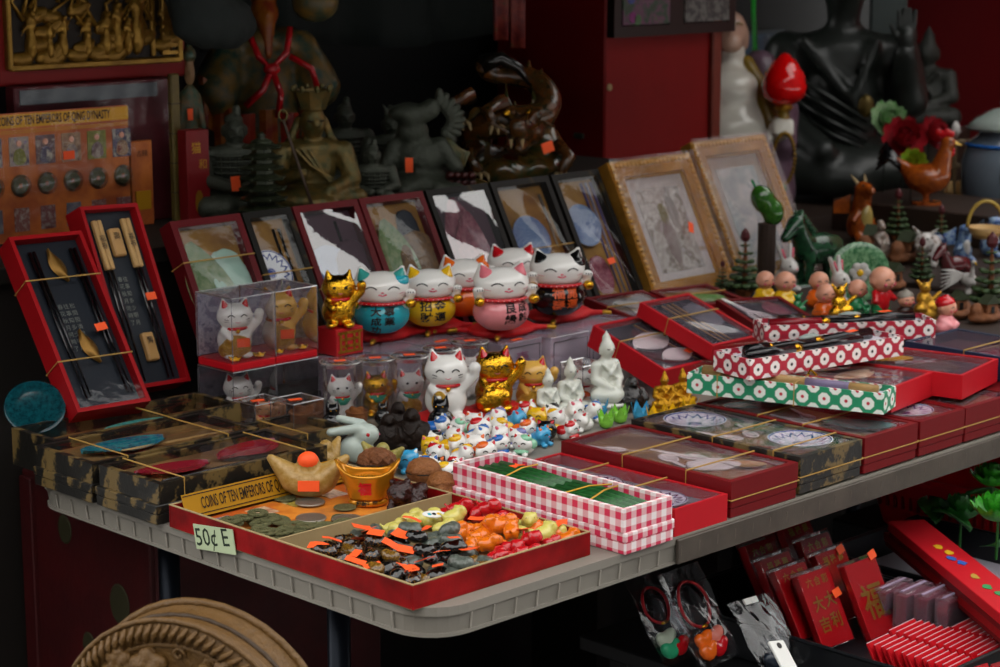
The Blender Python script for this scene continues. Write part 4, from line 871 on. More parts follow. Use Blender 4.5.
# gold ingot cup with red lettering
p = at(368, 503, .006); o = T('gold_ingot', 'gold ingot cup with red lettering in the coin tray', 'ingot', p, FACE, 54 * mpp(p))
GCUP = mat('orange_gold_glaze', 'd08a1c', .22, .55, var=.1, coat=.3)
P(o, 'cup', me('gcup', lambda: G().sheet(24, 10, lambda u, v: ((.30 + .14 * v + .05 * (v > .0) * abs(math.cos(2 * PI * u)) * v * 1.6) * math.cos(2 * PI * u) * (1 + .1 * v), (.24 + .08 * v) * math.sin(2 * PI * u), .12 + .48 * v + .26 * v * math.cos(2 * PI * u) ** 4)), True), GCUP).modifiers.new('t', 'SOLIDIFY').thickness = -.05
P(o, 'inner_mound', me('gmound', lambda: G().ell((0, 0, .40), (.36, .26, .14), n=18, m=8), True), GCUP)
P(o, 'foot', me('gfoot', lambda: G().lathe([(.36, 0), (.37, .06), (.33, .10), (.30, .16), (.05, .17)], 24, sy=.8), True), GCUP)
P(o, 'character', wrapped_text('福', .24, lambda x, z: Vector((x - .03, -.345 * math.sqrt(max(.1, 1 - (x / .46) ** 2)) - (z + .05) * .07, .34 + z)), .012), REDG)
P(o, 'lettering', wrapped_text('招財進寶', .10, lambda x, z: Vector((x, -.30 * math.sqrt(max(.1, 1 - (x / .40) ** 2)) - .004, .06 + z)), .004), INK)
def lump(name, label, u, v, h, wpx, mt, key, prims, nz=.02, nf=12):
    p = at(u, v, h); o = T(name, label, 'carving', p, FACE, wpx * mpp(p)); P(o, 'carved_body', me(key, lambda: blob(prims, .03, .05, nz, nf)), mt); return o
o = lump('resin_lion', 'glossy dark brown resin lion beside the gold ingot', 408, 510, .006, 50, mat('dark_red_brown_resin', '2c0e0a', .2, var=.3, coat=.1, bump=.4, bs=9), 'lion', [('e', (0, .05, .25), (.40, .34, .26)), ('e', (-.15, -.15, .40), (.26, .22, .24)), ('e', (-.15, -.33, .34), (.12, .1, .09)), ('e', (.25, .1, .42), (.16, .2, .12)), ('e', (-.3, -.05, .58), (.07, .06, .07)), ('e', (0, -.1, .62), (.07, .06, .07)), ('c', (-.3, -.25, .2), (-.32, -.3, .04), .09, .09), ('c', (.2, -.2, .2), (.2, -.25, .04), .09, .09)], .02, 14)
for sx in (-.24, -.06): P(o, 'eye', G().ell((sx, -.36, .44), (.03, .02, .03), n=8, m=5), BLACK, smooth=True)
o = lump('carved_nut', 'brown carved nut with a smiling face next to the gingham box', 442, 499, .006, 34, mat('brown_nut', '8a5428', .45, var=.3, bump=.5, bs=14), 'nutface', [('e', (0, 0, .42), (.48, .42, .42)), ('e', (0, -.38, .38), (.10, .1, .09)), ('e', (-.2, -.34, .30), (.13, .1, .09)), ('e', (.2, -.34, .30), (.13, .1, .09)), ('c', (-.3, -.30, .56), (-.1, -.36, .58), .05, .05), ('c', (.1, -.36, .58), (.3, -.30, .56), .05, .05), ('E', (0, -.42, .2), (.2, .1, .03))], .008)
P(o, 'mouth_line', G().tube([(-.2, -.405, .22), (0, -.43, .18), (.2, -.405, .22)], .02, 5), DB2)
o = lump('carved_nut', 'round brown carved nut behind the dark resin lion', 424, 486, .006, 36, mat('brown_nut', '8a5428'), 'nut2', [('e', (0, 0, .42), (.5, .42, .40)), ('e', (-.2, -.3, .5), (.16, .14, .14)), ('e', (.2, -.3, .5), (.16, .14, .14))], .012)
P(o, 'seam', G().tube([(.505 * math.cos(a), .425 * math.sin(a), .42) for a in [2 * PI * i / 20 for i in range(20)]], .02, 5, closed=True), DB2)
o = lump('carved_walnut', 'reddish brown carved walnut behind the gold ingot', 377, 478, .006, 40, WALN, 'nut3', [('e', (0, 0, .40), (.5, .4, .38)), ('e', (.1, -.25, .55), (.3, .2, .2))], .03, 10)
P(o, 'seam', G().tube([(.5 * math.cos(a), .41 * math.sin(a), .40 + .02 * math.sin(3 * a)) for a in [2 * PI * i / 20 for i in range(20)]], .025, 5, closed=True), DB2)

# ---- the red tray in the corner, its card, coins and trinkets
t = T('red_tray', 'shallow red cardboard tray of coins and trinkets at the table corner', 'tray', (0, 0, TZ))
TX, TY0, TY1, TH = .272, .022, .448, .027
v = []; a = [(0, TY0), (TX, TY0), (TX, TY1), (0, TY1)]; w_ = .003
TRED = mat('worn_red_tray', '960e12', .45, c2='640809', bump=.08, spec=.12)
t.location.x = -.004
P(t, 'tray_bottom', G().box((TX / 2, (TY0 + TY1) / 2, .0015), (TX - .001, TY1 - TY0 - .001, .003)), CREAM)
for x0, y0, x1, y1 in ((0, TY0, TX, TY0 + w_), (0, TY1 - w_, TX, TY1), (0, TY0 + w_, w_, TY1 - w_), (TX - w_, TY0 + w_, TX, TY1 - w_)):
    P(t, 'tray_wall', G().box(((x0 + x1) / 2, (y0 + y1) / 2, TH / 2 + .0002), (x1 - x0, y1 - y0, TH), ch=.0006), TRED)
    P(t, 'raw_edge', G().box(((x0 + x1) / 2, (y0 + y1) / 2, TH + .0006), (x1 - x0, y1 - y0, .001)), CREAM)
P(t, 'divider', G().box((TX / 2, .247, TH / 2 + .002), (TX - 2 * w_ - .001, .003, TH - .001)), CREAM)
o = TM('price_card', G().box((0, 0, 0), (.001, .076, .030)), mat('pale_green_paper', 'b9c8a2', .7, var=.05), 'small pale green card lettered 50 cents each on the tray side', 'price card', (-.0056, .358, TZ + .005), (-.12, -.06, 0))
P(o, 'lettering', text_mesh('50¢ E', .030, .0002), mat('green_black_marker', '1c2c1c', .6), (-.0007, .004, .001), (PI / 2, -.08, -PI / 2))
# coin card with its tilted title strip
ORC = print_mat('orange_coin_card', ['c8641c', 'b04c14', 'd88428', 'a06030'], 9, .5); GLD = mat('gold_title_strip', 'c08c1c', .4, .3, var=.12)
o = T('coin_card', 'orange collector card lying in the tray titled COINS OF TEN EMPERORS OF QING', 'card', (0, 0, TZ))
P(o, 'card_sheet', G().box((.135, .352, .0038), (.255, .17, .0012)), ORC)
P(o, 'title_strip', G().box((0, 0, 0), (.25, .001, .030)), GLD, (.137, .440, .022), (-.35, 0, 0))
P(o, 'lettering', text_mesh('COINS OF TEN EMPERORS OF QING DYNASTY', .0185, .0002), mat('dark_brown_print', '2c1c08', .5), (.122, .4385, .0225), (PI / 2 - .35, 0, 0), (.44, 1.1, 1))
for z in (-.0115, .0125): P(o, 'border_line', G().box((0, -.0008, z), (.248, .0006, .0012)), mat('dark_brown_print', '2c1c08'), (.137, .440, .022), (-.35, 0, 0))
for i in range(4): P(o, 'portrait', G().box((.05 + i * .055, .41, .0048), (.03, .03, .0006)), print_mat('portrait_print%d' % i, [('9a8a9a', '5c4a6a', 'c8b8a0'), ('8a3c2c', 'd0b090', '40304a'), ('c8b04c', '7a6a2c', 'd8c890'), ('a05a6a', 'd8c0b0', '5a3040')][i], 60, .4))
# square-holed coins
def m_coin():
    n = 16; o_ = [(.5 * math.cos(2 * PI * i / n), .5 * math.sin(2 * PI * i / n)) for i in range(n)]; q = []
    for i in range(n):
        a_ = 2 * PI * i / n; c_, s_ = math.cos(a_), math.sin(a_); k_ = .13 / max(abs(c_), abs(s_)); q.append((c_ * k_, s_ * k_))
    v = [(x, y, z) for z in (0, .07) for x, y in o_] + [(x, y, z) for z in (0, .07) for x, y in q]; f = []
    for i in range(n):
        j = (i + 1) % n; f += [(i, j, n + j, n + i), (n + i, n + j, 3 * n + j, 3 * n + i), (3 * n + i, 3 * n + j, 2 * n + j, 2 * n + i), (2 * n + i, 2 * n + j, j, i)]
    k = len(v)
    return G().add(v, f).tube([(.45 * math.cos(2 * PI * i / 16), .45 * math.sin(2 * PI * i / 16), .07) for i in range(16)], .03, 4, closed=True)
def m_coin_solid(): return G().lathe([(.02, 0), (.48, 0), (.5, .03), (.48, .07), (.44, .06), (.02, .06)], 24)
rc = random.Random(3); heap = [(rc.uniform(-1, 1), rc.uniform(-1, 1)) for _ in range(120)]
k = 0
for i in range(62):
    x = .012 + rc.random() ** 1.1 * .135 + .01; y = .262 + rc.random() * .135
    if x > .09 and y > .33: continue
    lv = sum(1 for (a, b) in heap[:0])
    z = TZ + .0048 + .0018 * (k % 7) * (1 if x < .1 else .4)
    TM('bronze_coin', me('coin', m_coin), COINB, 'old bronze coin with a square hole in the tray heap', 'coin', (x, y, z), (rc.uniform(-.14, .14), rc.uniform(-.14, .14), rc.uniform(0, 6)), .025 + .002 * rc.random(), 'bronze coins in the tray'); k += 1
for (u, v, lb) in ((310, 503, 'upper large silver coin in front of the yellow jade ingot'), (311, 519, 'lower large silver coin in front of the yellow jade ingot'), (347, 520, 'large grey silver coin by the tray divider')):
    p = at(u, v, .0062); TM('silver_coin', me('coin_s', m_coin_solid), SILV, lb, 'coin', p, (0, 0, 0), .037, 'silver coins', smooth=True)
for (u, v, lb) in ((285, 499, 'dark bronze coin left of the silver coins'), (345, 508, 'dark bronze coin in front of the gold ingot')):
    TM('bronze_medal', me('coin_s', m_coin_solid), COINB, lb, 'coin', at(u, v, .0062), (0, 0, 0), .028, 'dark bronze medals', smooth=True)

# trinkets in the front half of the tray
def m_animal(k):
    r = random.Random(k); b = [('e', (0, 0, .26), (.42, .32, .27)), ('e', (.26, -.02, .42), (.27, .26, .25)), ('e', (.48, -.02, .38), (.09, .10, .08))]
    for sy in (-1, 1): b += [('c', (.25, sy * .13, .55), (.20, sy * .17, .60 if k % 2 else .56), .09, .06)]
    for x in (-.25, .18):
        for sy in (-1, 1): b.append(('c', (x, sy * .15, .15), (x + .03, sy * .16, .05), .09, .08))
    if k % 3 == 0: b.append(('c', (-.36, 0, .3), (-.5, .1, .45), .06, .04))
    return blob(b, .045, .06, .006, 12)
def m_stone(k): return blob([('e', (0, 0, .25), (.5, .30 + .08 * (k % 3), .24)), ('e', (.2, .05, .35), (.2, .2, .18)), ('e', (-.25, -.05, .3), (.2, .2, .2))], .05, .08, .02, 8 + k)
rt = random.Random(11)
YRES = mat('pale_yellow_resin', 'c8be62', .2, var=.1, coat=.4); ORES = mat('orange_resin', 'd86c12', .18, var=.12, coat=.4); RRES = mat('red_resin', 'b4141c', .16, var=.12, coat=.4)
DSTN = mat('tiger_stone', '1a1210', .15, c2='8a5a1c', thr=.60, coat=.5); GSTN = mat('grey_green_stone', '3c403a', .3, c2='5c645c', coat=.2); BSTN = mat('black_bead_stone', '0e0c0c', .1, c2='5a3c20', thr=.66, coat=.5); OSTN = mat('ochre_stone', '8a6420', .2, c2='3c2810', coat=.4)
def inside(u, v): return at(u, v, .026)
def scatter(name, label, grp, cat, mt, pts, size, meshes, tag=.0):
    for i, (u, v) in enumerate(pts):
        p = inside(u + rt.uniform(-2, 2), v + rt.uniform(-1.2, 1.2)); p.x = min(max(p.x, .016), .255); p.y = min(max(p.y, .042), .232)
        p.z = TZ + .0065 + (.010 if i % 4 == 3 else 0)
        o = T(name, label, cat, p, rt.uniform(0, 6.3), size * rt.uniform(.9, 1.12), grp)
        P(o, 'body', meshes[i % len(meshes)], mt)
        if cat == 'animal bead':
            for sy in (-1, 1): P(o, 'eye', me(('ta_eye', sy), lambda: G().ell((.44, sy * .13 - .02, .50), (.035, .035, .035), n=6, m=4)), INK)
        if rt.random() < tag:
            P(o, 'price_sticker', me('tag', m_tag), STICK, (0, 0, .62), (rt.uniform(-.4, .4), rt.uniform(-.4, .4), rt.uniform(0, 3)), (.62, .62, 1.))
AN = [me(('an', k), lambda k=k: m_animal(k)) for k in range(4)]; SN = [me(('sn', k), lambda k=k: m_stone(k)) for k in range(4)]
scatter('resin_animal', 'small pale yellow resin animal in the tray', 'yellow resin animals', 'animal bead', YRES, [(394, 519), (412, 514), (434, 512), (455, 515), (508, 515), (522, 518), (527, 526), (545, 532), (400, 524), (424, 510), (445, 520), (536, 520), (556, 528)], .031, AN, 0.15)
scatter('resin_animal', 'small orange resin animal in the tray', 'orange resin animals', 'animal bead', ORES, [(462, 527), (478, 522), (490, 518), (497, 526), (480, 532), (470, 538), (500, 536), (488, 542), (560, 528), (572, 530), (483, 527), (503, 523), (540, 522), (552, 520), (470, 520), (512, 530), (492, 534)], .031, AN, 0.12)
scatter('resin_animal', 'small red resin animal in the tray', 'red resin animals', 'animal bead', RRES, [(448, 507), (466, 505), (478, 508), (490, 507), (502, 508), (505, 540), (517, 541), (530, 539), (542, 537), (520, 546), (494, 548), (460, 509), (552, 533), (535, 545), (508, 551)], .031, AN, 0.10)
scatter('polished_stone', 'polished tiger striped stone in the tray', 'striped stones', 'stone', DSTN, [(330, 535), (345, 531), (360, 536), (375, 540), (390, 541), (340, 548), (355, 551), (372, 553), (405, 549), (365, 545), (316, 545), (326, 549), (384, 547), (396, 556), (352, 534), (410, 580)], .028, SN, 0.18)
scatter('polished_stone', 'polished black stone in the tray', 'black stones', 'stone', BSTN, [(322, 540), (385, 533), (398, 531), (415, 535), (380, 560), (398, 563), (415, 560), (430, 556), (448, 548), (452, 556), (370, 530), (425, 548), (440, 540), (308, 548), (345, 560), (390, 575), (420, 572), (436, 566), (360, 568), (455, 546), (402, 588)], .029, SN, 0.16)
scatter('polished_stone', 'polished ochre stone in the tray', 'ochre stones', 'stone', OSTN, [(350, 540), (362, 560), (348, 556), (376, 567), (336, 553), (470, 552), (480, 555), (388, 553), (405, 571), (330, 558), (395, 582), (425, 578), (445, 570), (310, 552)], .024, SN, 0.09)
scatter('polished_stone', 'grey green stone in the tray', 'grey green stones', 'stone', GSTN, [(405, 540), (420, 542), (435, 535), (450, 538), (465, 545), (415, 552), (440, 560), (460, 562), (375, 522), (360, 525), (430, 530), (448, 530), (470, 558), (485, 552), (455, 566), (410, 528), (395, 526)], .031, SN, 0.07)
for i, (u, v, a) in enumerate([(318, 546, .2), (332, 540, .6), (362, 528, .1), (421, 528, .3), (402, 534, .8), (425, 561, .3), (402, 570, .2), (440, 553, .5), (352, 563, .9), (478, 517, .5), (508, 519, .9), (525, 530, .6), (558, 524, 1.), (412, 520, .4), (392, 546, .4), (408, 565, .3), (468, 548, .2)]):
    p = inside(u, v); p.z = TZ + .026 + .001 * (i % 3); p.x = max(p.x, .01); p.y = max(p.y, .04)
    TM('price_label', G().sheet(3, 2, lambda a_, b_: ((a_ - .5) * .022, (b_ - .5) * .014, .002 * math.sin(a_ * 3 + i))), STICK, 'loose orange price sticker lying on the tray trinkets', 'price sticker', p, (rt.uniform(-.35, .35), rt.uniform(-.3, .3), FACE + rt.uniform(-.6, .6)), 1., 'orange price stickers in the tray').modifiers.new('t', 'SOLIDIFY').thickness = .0004
p = inside(434, 516); o = TM('oval_label', G().lathe([(.5, 0), (.5, .02), (.01, .02)], 18, sy=.5), PWHITE, 'small white oval card with blue and yellow print in the tray', 'label', (p.x, p.y, TZ + .028), (.3, .1, FACE + .5), .03)
for i, (x, mt) in enumerate(((-.2, TEAL), (0., INK), (.2, YELL))): P(o, 'printed_mark', G().lathe([(.09, .02), (.08, .03)], 8, (x, 0, 0)), mt)

# ---- heap of small porcelain kittens
def m_kit(k): return blob([('e', (0, .08, .26), (.34, .36, .26)), ('e', (0, -.12, .44), (.34, .28, .28)), ('c', (-.2, -.08, .62), (-.25, -.06, .72), .11, .05), ('c', (.2, -.08, .62), (.25, -.06, .72), .11, .05), ('e', (-.18, -.32, .10), (.11, .13, .09)), ('e', (.18, -.32, .10), (.11, .13, .09)), ('e', (.30 if k else -.30, -.2, .42), (.09, .09, .12))], .045, .06)
KTC, KTR = (0, -.12, .44), (.34, .28, .28)
KM = [me(('kit', k), lambda k=k: m_kit(k)) for k in range(2)]
rk = random.Random(5); kits = []
rows_ = [(432, 470, 4), (436, 459, 5)]
pts = []
for v in range(421, 492, 9):
    u0 = {412: 500, 421: 520, 430: 470, 439: 432, 448: 425, 457: 428, 466: 432, 475: 436, 484: 440}.get(v, 440); u1 = {412: 600, 421: 600, 430: 596, 439: 575, 448: 562, 457: 546, 466: 500, 475: 470, 484: 452}.get(v, 500)
    u = u0 + rk.uniform(0, 8)
    while u < u1: pts.append((u, v + rk.uniform(-2, 2))); u += rk.uniform(19, 25)
KCOL = [('white', WHITE, None), ('white', WHITE, None), ('white with blue patch', WHITE, mat('cobalt_glaze', '2464b4', .2, coat=.4)), ('white with red patch', WHITE, REDG), ('white with yellow patch', WHITE, YELL), ('yellow', YELL, None), ('sky blue', mat('sky_blue_glaze', '3a9ac8', .2, coat=.4), None), ('white with black patch', WHITE, BLACK), ('white with lilac patch', WHITE, mat('lilac_glaze', '7a7ab0', .2, coat=.4)), ('white with orange patch', WHITE, ORNG), ('black', BLACK, None), ('white with mint patch', WHITE, mat('mint_glaze', '8ac8a4', .2, coat=.4))]
wts = [0, 6, 2, 3, 4, 2, 5, 1, 7, 9, 11, 4, 8, 0, 10, 3]
for i, (u, v) in enumerate(pts):
    c, mt, pm = KCOL[wts[(i * 5 + 3) % len(wts)]]
    if i == 0: pass
    p = at(u, v, .0); s = 31 * mpp(p) * rk.uniform(.88, 1.08)
    o = T('porcelain_kitten', '%s porcelain kitten in the heap between the big cats and gingham box' % c, 'kitten figurine', p, FACE + rk.uniform(-1.1, 1.3), s, c + ' kittens in the heap')
    P(o, 'body', KM[i % 2], mt)
    for sx in (-1, 1):
        P(o, 'eye', me(('kt_e', sx), lambda: G().tube(arc(KTC, KTR, sx * .14, .46, .07, .045, .012, 5), .018, 4)), INK if mt != BLACK else GOLDB)
        P(o, 'ear', me(('kt_ear', sx), lambda: blob([('c', (sx * .205, -.155, .65), (sx * .245, -.135, .715), .075, .035)], .035, .02)), (REDG, pm or ORNG, MOUTH)[i % 3])
    P(o, 'nose', me('kt_n', lambda: G().ell(ons(KTC, KTR, 0, .40), (.04, .03, .03), n=6, m=4), True), MOUTH)
    if pm: P(o, 'patch', me(('kt_p', i % 2), lambda: blob([('e', ((.15 if i % 2 else -.12), .14, .36), (.27, .30, .20)), ('e', (.10 if i % 2 else -.1, -.12, .60), (.24, .20, .145)), ('e', (0, -.22, .18), (.27, .20, .10))], .05, .05)), pm)
for lb, u, v, c in (('sky blue round kitten at the left end of the kitten heap', 408, 472, 6), ('blue hooded white kitten in front of the heap, beside the blue one', 428, 478, 2), ('yellow based white kitten at the front of the heap', 447, 484, 4)):
    _, mt, pm = KCOL[c]; p = at(u, v, 0); o = T('porcelain_kitten', lb, 'kitten figurine', p, FACE + .2, 33 * mpp(p), 'front kittens')
    P(o, 'body', KM[0], mt)
    for sx in (-1, 1): P(o, 'eye', me(('kt_e', sx), lambda: None), INK); P(o, 'ear', me(('kt_ear', sx), lambda: None), WHITE if pm is None else pm)
    P(o, 'nose', me('kt_n', lambda: None), MOUTH)
    if pm: P(o, 'patch', me(('kt_p', 0), lambda: None), pm)
# little coloured tulip cups behind the heap
for i, (u, v, c, lb) in enumerate(((620, 423, 'green_glaze_light', 'light green tulip shaped trinket'), (640, 420, 'sky_blue_glaze', 'sky blue tulip shaped trinket'), (655, 424, 'yellow_glaze', 'yellow tulip shaped trinket left of the gold Buddhas'), (672, 422, 'yellow_glaze', 'yellow tulip shaped trinket below the gold Buddhas'), (690, 416, 'yellow_glaze', 'yellow tulip shaped trinket beside the brocade box'), (606, 428, 'green_glaze_light', 'light green tulip shaped trinket near the kittens'), (600, 415, 'sky_blue_glaze', 'sky blue tulip shaped trinket in front of the white Buddhas'))):
    m_ = MATS.get(c) or mat('green_glaze_light', '7cc03c', .25, coat=.3)
    p = at(u, v, 0); o = T('tulip_trinket', lb, 'figurine', p, FACE + i, 22 * mpp(p), 'tulip shaped trinkets')
    P(o, 'cup', me('tul_c', lambda: G().lathe([(.12, 0), (.3, .1), (.36, .34), (.30, .5), (.26, .46), (.05, .3)], 12), True), m_)
    for j in range(5): P(o, 'petal', me('tul_p', lambda: G().sheet(4, 4, lambda a, b: ((a - .5) * .36 * (1 - b * b), -.32 - .12 * b + .1 * (a - .5) ** 2, .3 + .55 * b)), True), m_, (0, 0, 0), (0, 0, j * 2 * PI / 5))
SLV = clear('soft_sleeve', (.95, .95, .96), .0, .15, .12, 40, fk=.35)
# ================================================================ statues on the shelf at the back
SZ = TZ + .2245
def stat(name, label, cat, u, Y, ptop, z=SZ, turn=0., group=None, pw=None):
    """figure standing at depth Y on the shelf; its top at pixel row ptop"""
    b = aty(u, 200, Y); b.z = z; top = aty(u, ptop, Y).z
    return T(name, label, cat, b, FACE + turn, top - z, group)
def warrior(label, u, Y, ptop, mt, turn=0., hair='knot', sticker=None):
    o = stat('kneeling_warrior', label, 'statue', u, Y, ptop, turn=turn, group='bronze warriors')
    P(o, 'figure', me('warr', lambda: blob([('e', (0, 0, .14), (.30, .26, .14)), ('e', (0, .02, .42), (.20, .15, .24)), ('e', (0, .02, .57), (.25, .13, .09)), ('c', (0, 0, .62), (0, 0, .70), .07, .065), ('e', (0, -.02, .77), (.095, .10, .12)), ('e', (0, -.12, .76), (.02, .03, .035)), ('c', (-.25, .02, .56), (-.30, -.05, .36), .085, .075), ('c', (.25, .02, .56), (.30, -.05, .36), .085, .075), ('c', (-.30, -.05, .36), (-.06, -.24, .30), .07, .055), ('c', (.30, -.05, .36), (.06, -.24, .30), .07, .055), ('c', (-.12, -.2, .12), (-.28, -.16, .12), .11, .1), ('c', (.16, -.24, .22), (.24, -.12, .08), .11, .09), ('e', (-.1, 0, .77), (.02, .035, .05)), ('e', (.1, 0, .77), (.02, .035, .05)), ('c', (-.06, -.10, .81), (-.02, -.115, .805), .014, .014), ('c', (.02, -.115, .805), (.06, -.10, .81), .014, .014)], .018, .026)), mt)
    for k in range(6): P(o, 'armour_band', me(('arm', k), lambda: G().tube([((.235 - .01 * k) * math.cos(a), .17 * math.sin(a) + .0, .56 - .05 * k) for a in [PI + PI * i / 12 for i in range(13)]], .012, 5)), mt)
    for k in range(5): P(o, 'armour_strap', me(('armv', k), lambda: G().tube([((k - 2) * .075, -.165 + abs(k - 2) * .02, .56), ((k - 2) * .07, -.16 + abs(k - 2) * .02, .32)], .009, 4)), mt)
    for sx in (-1, 1): P(o, 'eye', me(('war_e', sx), lambda: G().tube([(sx * .06, -.105, .79), (sx * .035, -.115, .795), (sx * .015, -.112, .79)], .008, 4)), INK)
    P(o, 'moustache', me('war_m', lambda: G().tube([(-.05, -.11, .72), (0, -.125, .735), (.05, -.11, .72)], .011, 4)), mt)
    P(o, 'hair_knot', me('war_h' + hair, lambda: blob([('e', (0, .02, .86), (.085, .09, .06)), ('e', (.03 if hair == 'knot' else 0, .03, .94), (.04, .04, .06))] + ([('c', (-.05, 0, .90), (-.09, 0, 1.0), .03, .012), ('c', (.05, 0, .90), (.09, 0, 1.0), .03, .012)] if hair == 'horn' else []), .022, .02)), mt)
    if sticker: P(o, 'price_sticker', G().box((0, 0, 0), (.085, .01, .13)), sticker[2], (sticker[0], -.30, sticker[1]), (-.2, 0, .2))
    return o
ORS = STICK
warrior('dark bronze kneeling warrior with orange sticker at the far left of the shelf', 236, 1.20, 104, BRONZE, .3, sticker=(-.05, .34, ORS))
warrior('dark bronze kneeling warrior behind the gold crowned figure', 346, 1.37, 96, BRONZE, .3)
warrior('small dark bronze warrior with a grey price tag', 373, 1.09, 138, BRONZE, .2, sticker=(-.18, .10, mat('grey_tag', '8a8e94', .6)))
warrior('horned bronze warrior with an orange sticker on its chest', 392, 1.27, 104, BRONZE, .1, hair='horn', sticker=(.0, .32, ORS))
# bronze horse-backed warrior with a carved fan of mane
o = stat('warrior_with_mane', 'broad bronze warrior with a frilled mane and orange sticker', 'statue', 421, 1.14, 98, turn=.0)
P(o, 'figure', me('wmane', lambda: blob([('e', (0, 0, .16), (.34, .24, .16)), ('e', (-.02, .02, .42), (.26, .18, .22)), ('e', (-.08, 0, .68), (.16, .15, .13)), ('c', (-.08, -.08, .80), (.10, -.05, .90), .09, .10), ('e', (-.12, -.02, .86), (.20, .17, .10)), ('c', (.2, 0, .55), (.34, -.06, .34), .09, .08), ('c', (-.26, 0, .52), (-.34, -.12, .30), .09, .08), ('c', (.18, -.18, .12), (.36, -.14, .10), .1, .1), ('c', (-.14, -.2, .12), (-.34, -.16, .12), .1, .1)], .028, .04, .006, 12)), BRONZE)
for k in range(9): P(o, 'mane_lobe', me('mlobe', lambda: blob([('e', (0, 0, 0), (.075, .05, .06)), ('e', (.07, 0, .02), (.05, .035, .04))], .02, .02)), BRONZE, (.22 + .10 * math.cos(-1.2 + k * .38), -.02, .66 + .05 * k * .8), (0, -(-1.0 + k * .3), 0))
for k in range(5): P(o, 'wing_rib', me(('wrib', k), lambda: G().tube([(.24 + .03 * k, -.04, .66 - .04 * k), (.34 + .03 * k, -.05, .48), (.30 + .02 * k, -.05, .26)], [.02, .028, .015], 5), True), BRONZG)
P(o, 'price_sticker', G().box((-.10, -.27, .38), (.075, .01, .14)), ORS)
PAGM = mat('black_green_bronze', '23291f', .4, .4, c2='3e4430')
# pagoda
o = stat('pagoda_model', 'dark bronze model pagoda with eight flared roofs', 'model pagoda', 263, 1.085, 131)
for k in range(8):
    z = .02 + k * .108; r = .27 - .011 * k
    P(o, 'tier', me('tier', lambda: G().lathe([(.56, 0), (.56, .045), (.62, .05), (1.02, .048), (1.08, .066), (.76, .085), (.58, .112), (.5, .112)], 8, a0=PI / 8)), PAGM, (0, 0, z), None, (r, r, 1))
    for j in range(8): P(o, 'eave_tip', me('eave', lambda: G().ell((0, 0, 0), (.018, .018, .018), n=5, m=4)), PAGM, (r * 1.02 * math.cos(PI / 8 + j * PI / 4), r * 1.02 * math.sin(PI / 8 + j * PI / 4), z + .065))
P(o, 'plinth', G().lathe([(.30, 0), (.30, .02), (.26, .025)], 8, a0=PI / 8), PAGM); P(o, 'finial', G().lathe([(.12, 0), (.10, .02), (.03, .05), (.05, .07), (.01, .11)], 10, (0, 0, .885)), PAGM, smooth=True)
# crowned Bodhisattva with a staff
AG = mat('aged_dark_gold', '70582a', .4, .5, c2='464628', bump=.25, bs=18)
o = stat('crowned_bodhisattva', 'aged gold seated figure with a square crown and long staff', 'statue', 314, 1.12, 82, turn=.35)
P(o, 'figure', me('bodhi', lambda: blob([('e', (0, -.02, .15), (.36, .26, .11)), ('c', (-.3, -.1, .13), (.05, -.27, .12), .09, .06), ('c', (.3, -.1, .13), (-.05, -.25, .12), .09, .06), ('e', (0, .04, .36), (.18, .14, .22)), ('e', (0, .03, .50), (.24, .12, .09)), ('c', (-.24, .02, .48), (-.29, -.08, .30), .08, .07), ('c', (-.29, -.08, .30), (-.16, -.26, .36), .06, .045), ('c', (.24, .02, .48), (.28, -.06, .28), .08, .07), ('c', (.28, -.06, .28), (.06, -.23, .22), .06, .045), ('c', (0, .02, .56), (0, .0, .64), .06, .06), ('e', (0, -.01, .71), (.095, .10, .12)), ('e', (0, -.11, .70), (.018, .025, .03)), ('c', (-.10, .05, .72), (-.21, .05, .44), .028, .035), ('c', (.10, .05, .72), (.21, .05, .44), .028, .035), ('c', (-.15, -.08, .50), (.06, -.15, .30), .02, .02)], .017, .028)), AG)
P(o, 'crown', me('bcrown', lambda: G().lathe([(.10, 0), (.115, .05), (.15, .14), (.13, .145), (.09, .06), (.02, .05)], 8, (0, 0, .80), a0=PI / 8)), AG)
for k in range(8): P(o, 'crown_point', me('cpoint', lambda: G().ell((0, 0, 0), (.02, .02, .03), n=6, m=4)), AG, (.145 * math.cos(k * PI / 4), .145 * math.sin(k * PI / 4), .955))
for k in range(3): P(o, 'robe_fold', me(('rf', k), lambda: G().tube([(-.16 + .05 * k, -.10, .52), (-.06 + .03 * k, -.15, .40), (.10, -.16, .30 - .03 * k)], .012, 5)), AG)
P(o, 'staff', G().tube([(-.30, -.30, .76), (-.06, -.30, .02)], .012, 6), mat('dark_wood_staff', '3a2a1c', .5))
P(o, 'staff_ring', G().tube([(-.30 + .03 * math.cos(a), -.30, .79 + .04 * math.sin(a)) for a in [2 * PI * i / 12 for i in range(12)]], .008, 5, closed=True), AG)
for sx in (-1, 1): P(o, 'eye', G().tube([(sx * .065, -.092, .725), (sx * .04, -.105, .72), (sx * .015, -.105, .725)], .006, 4), INK)
P(o, 'lotus_base', G().lathe([(.36, 0), (.39, .03), (.33, .05), (.40, .08), (.30, .09)], 16, sy=.8), AG)
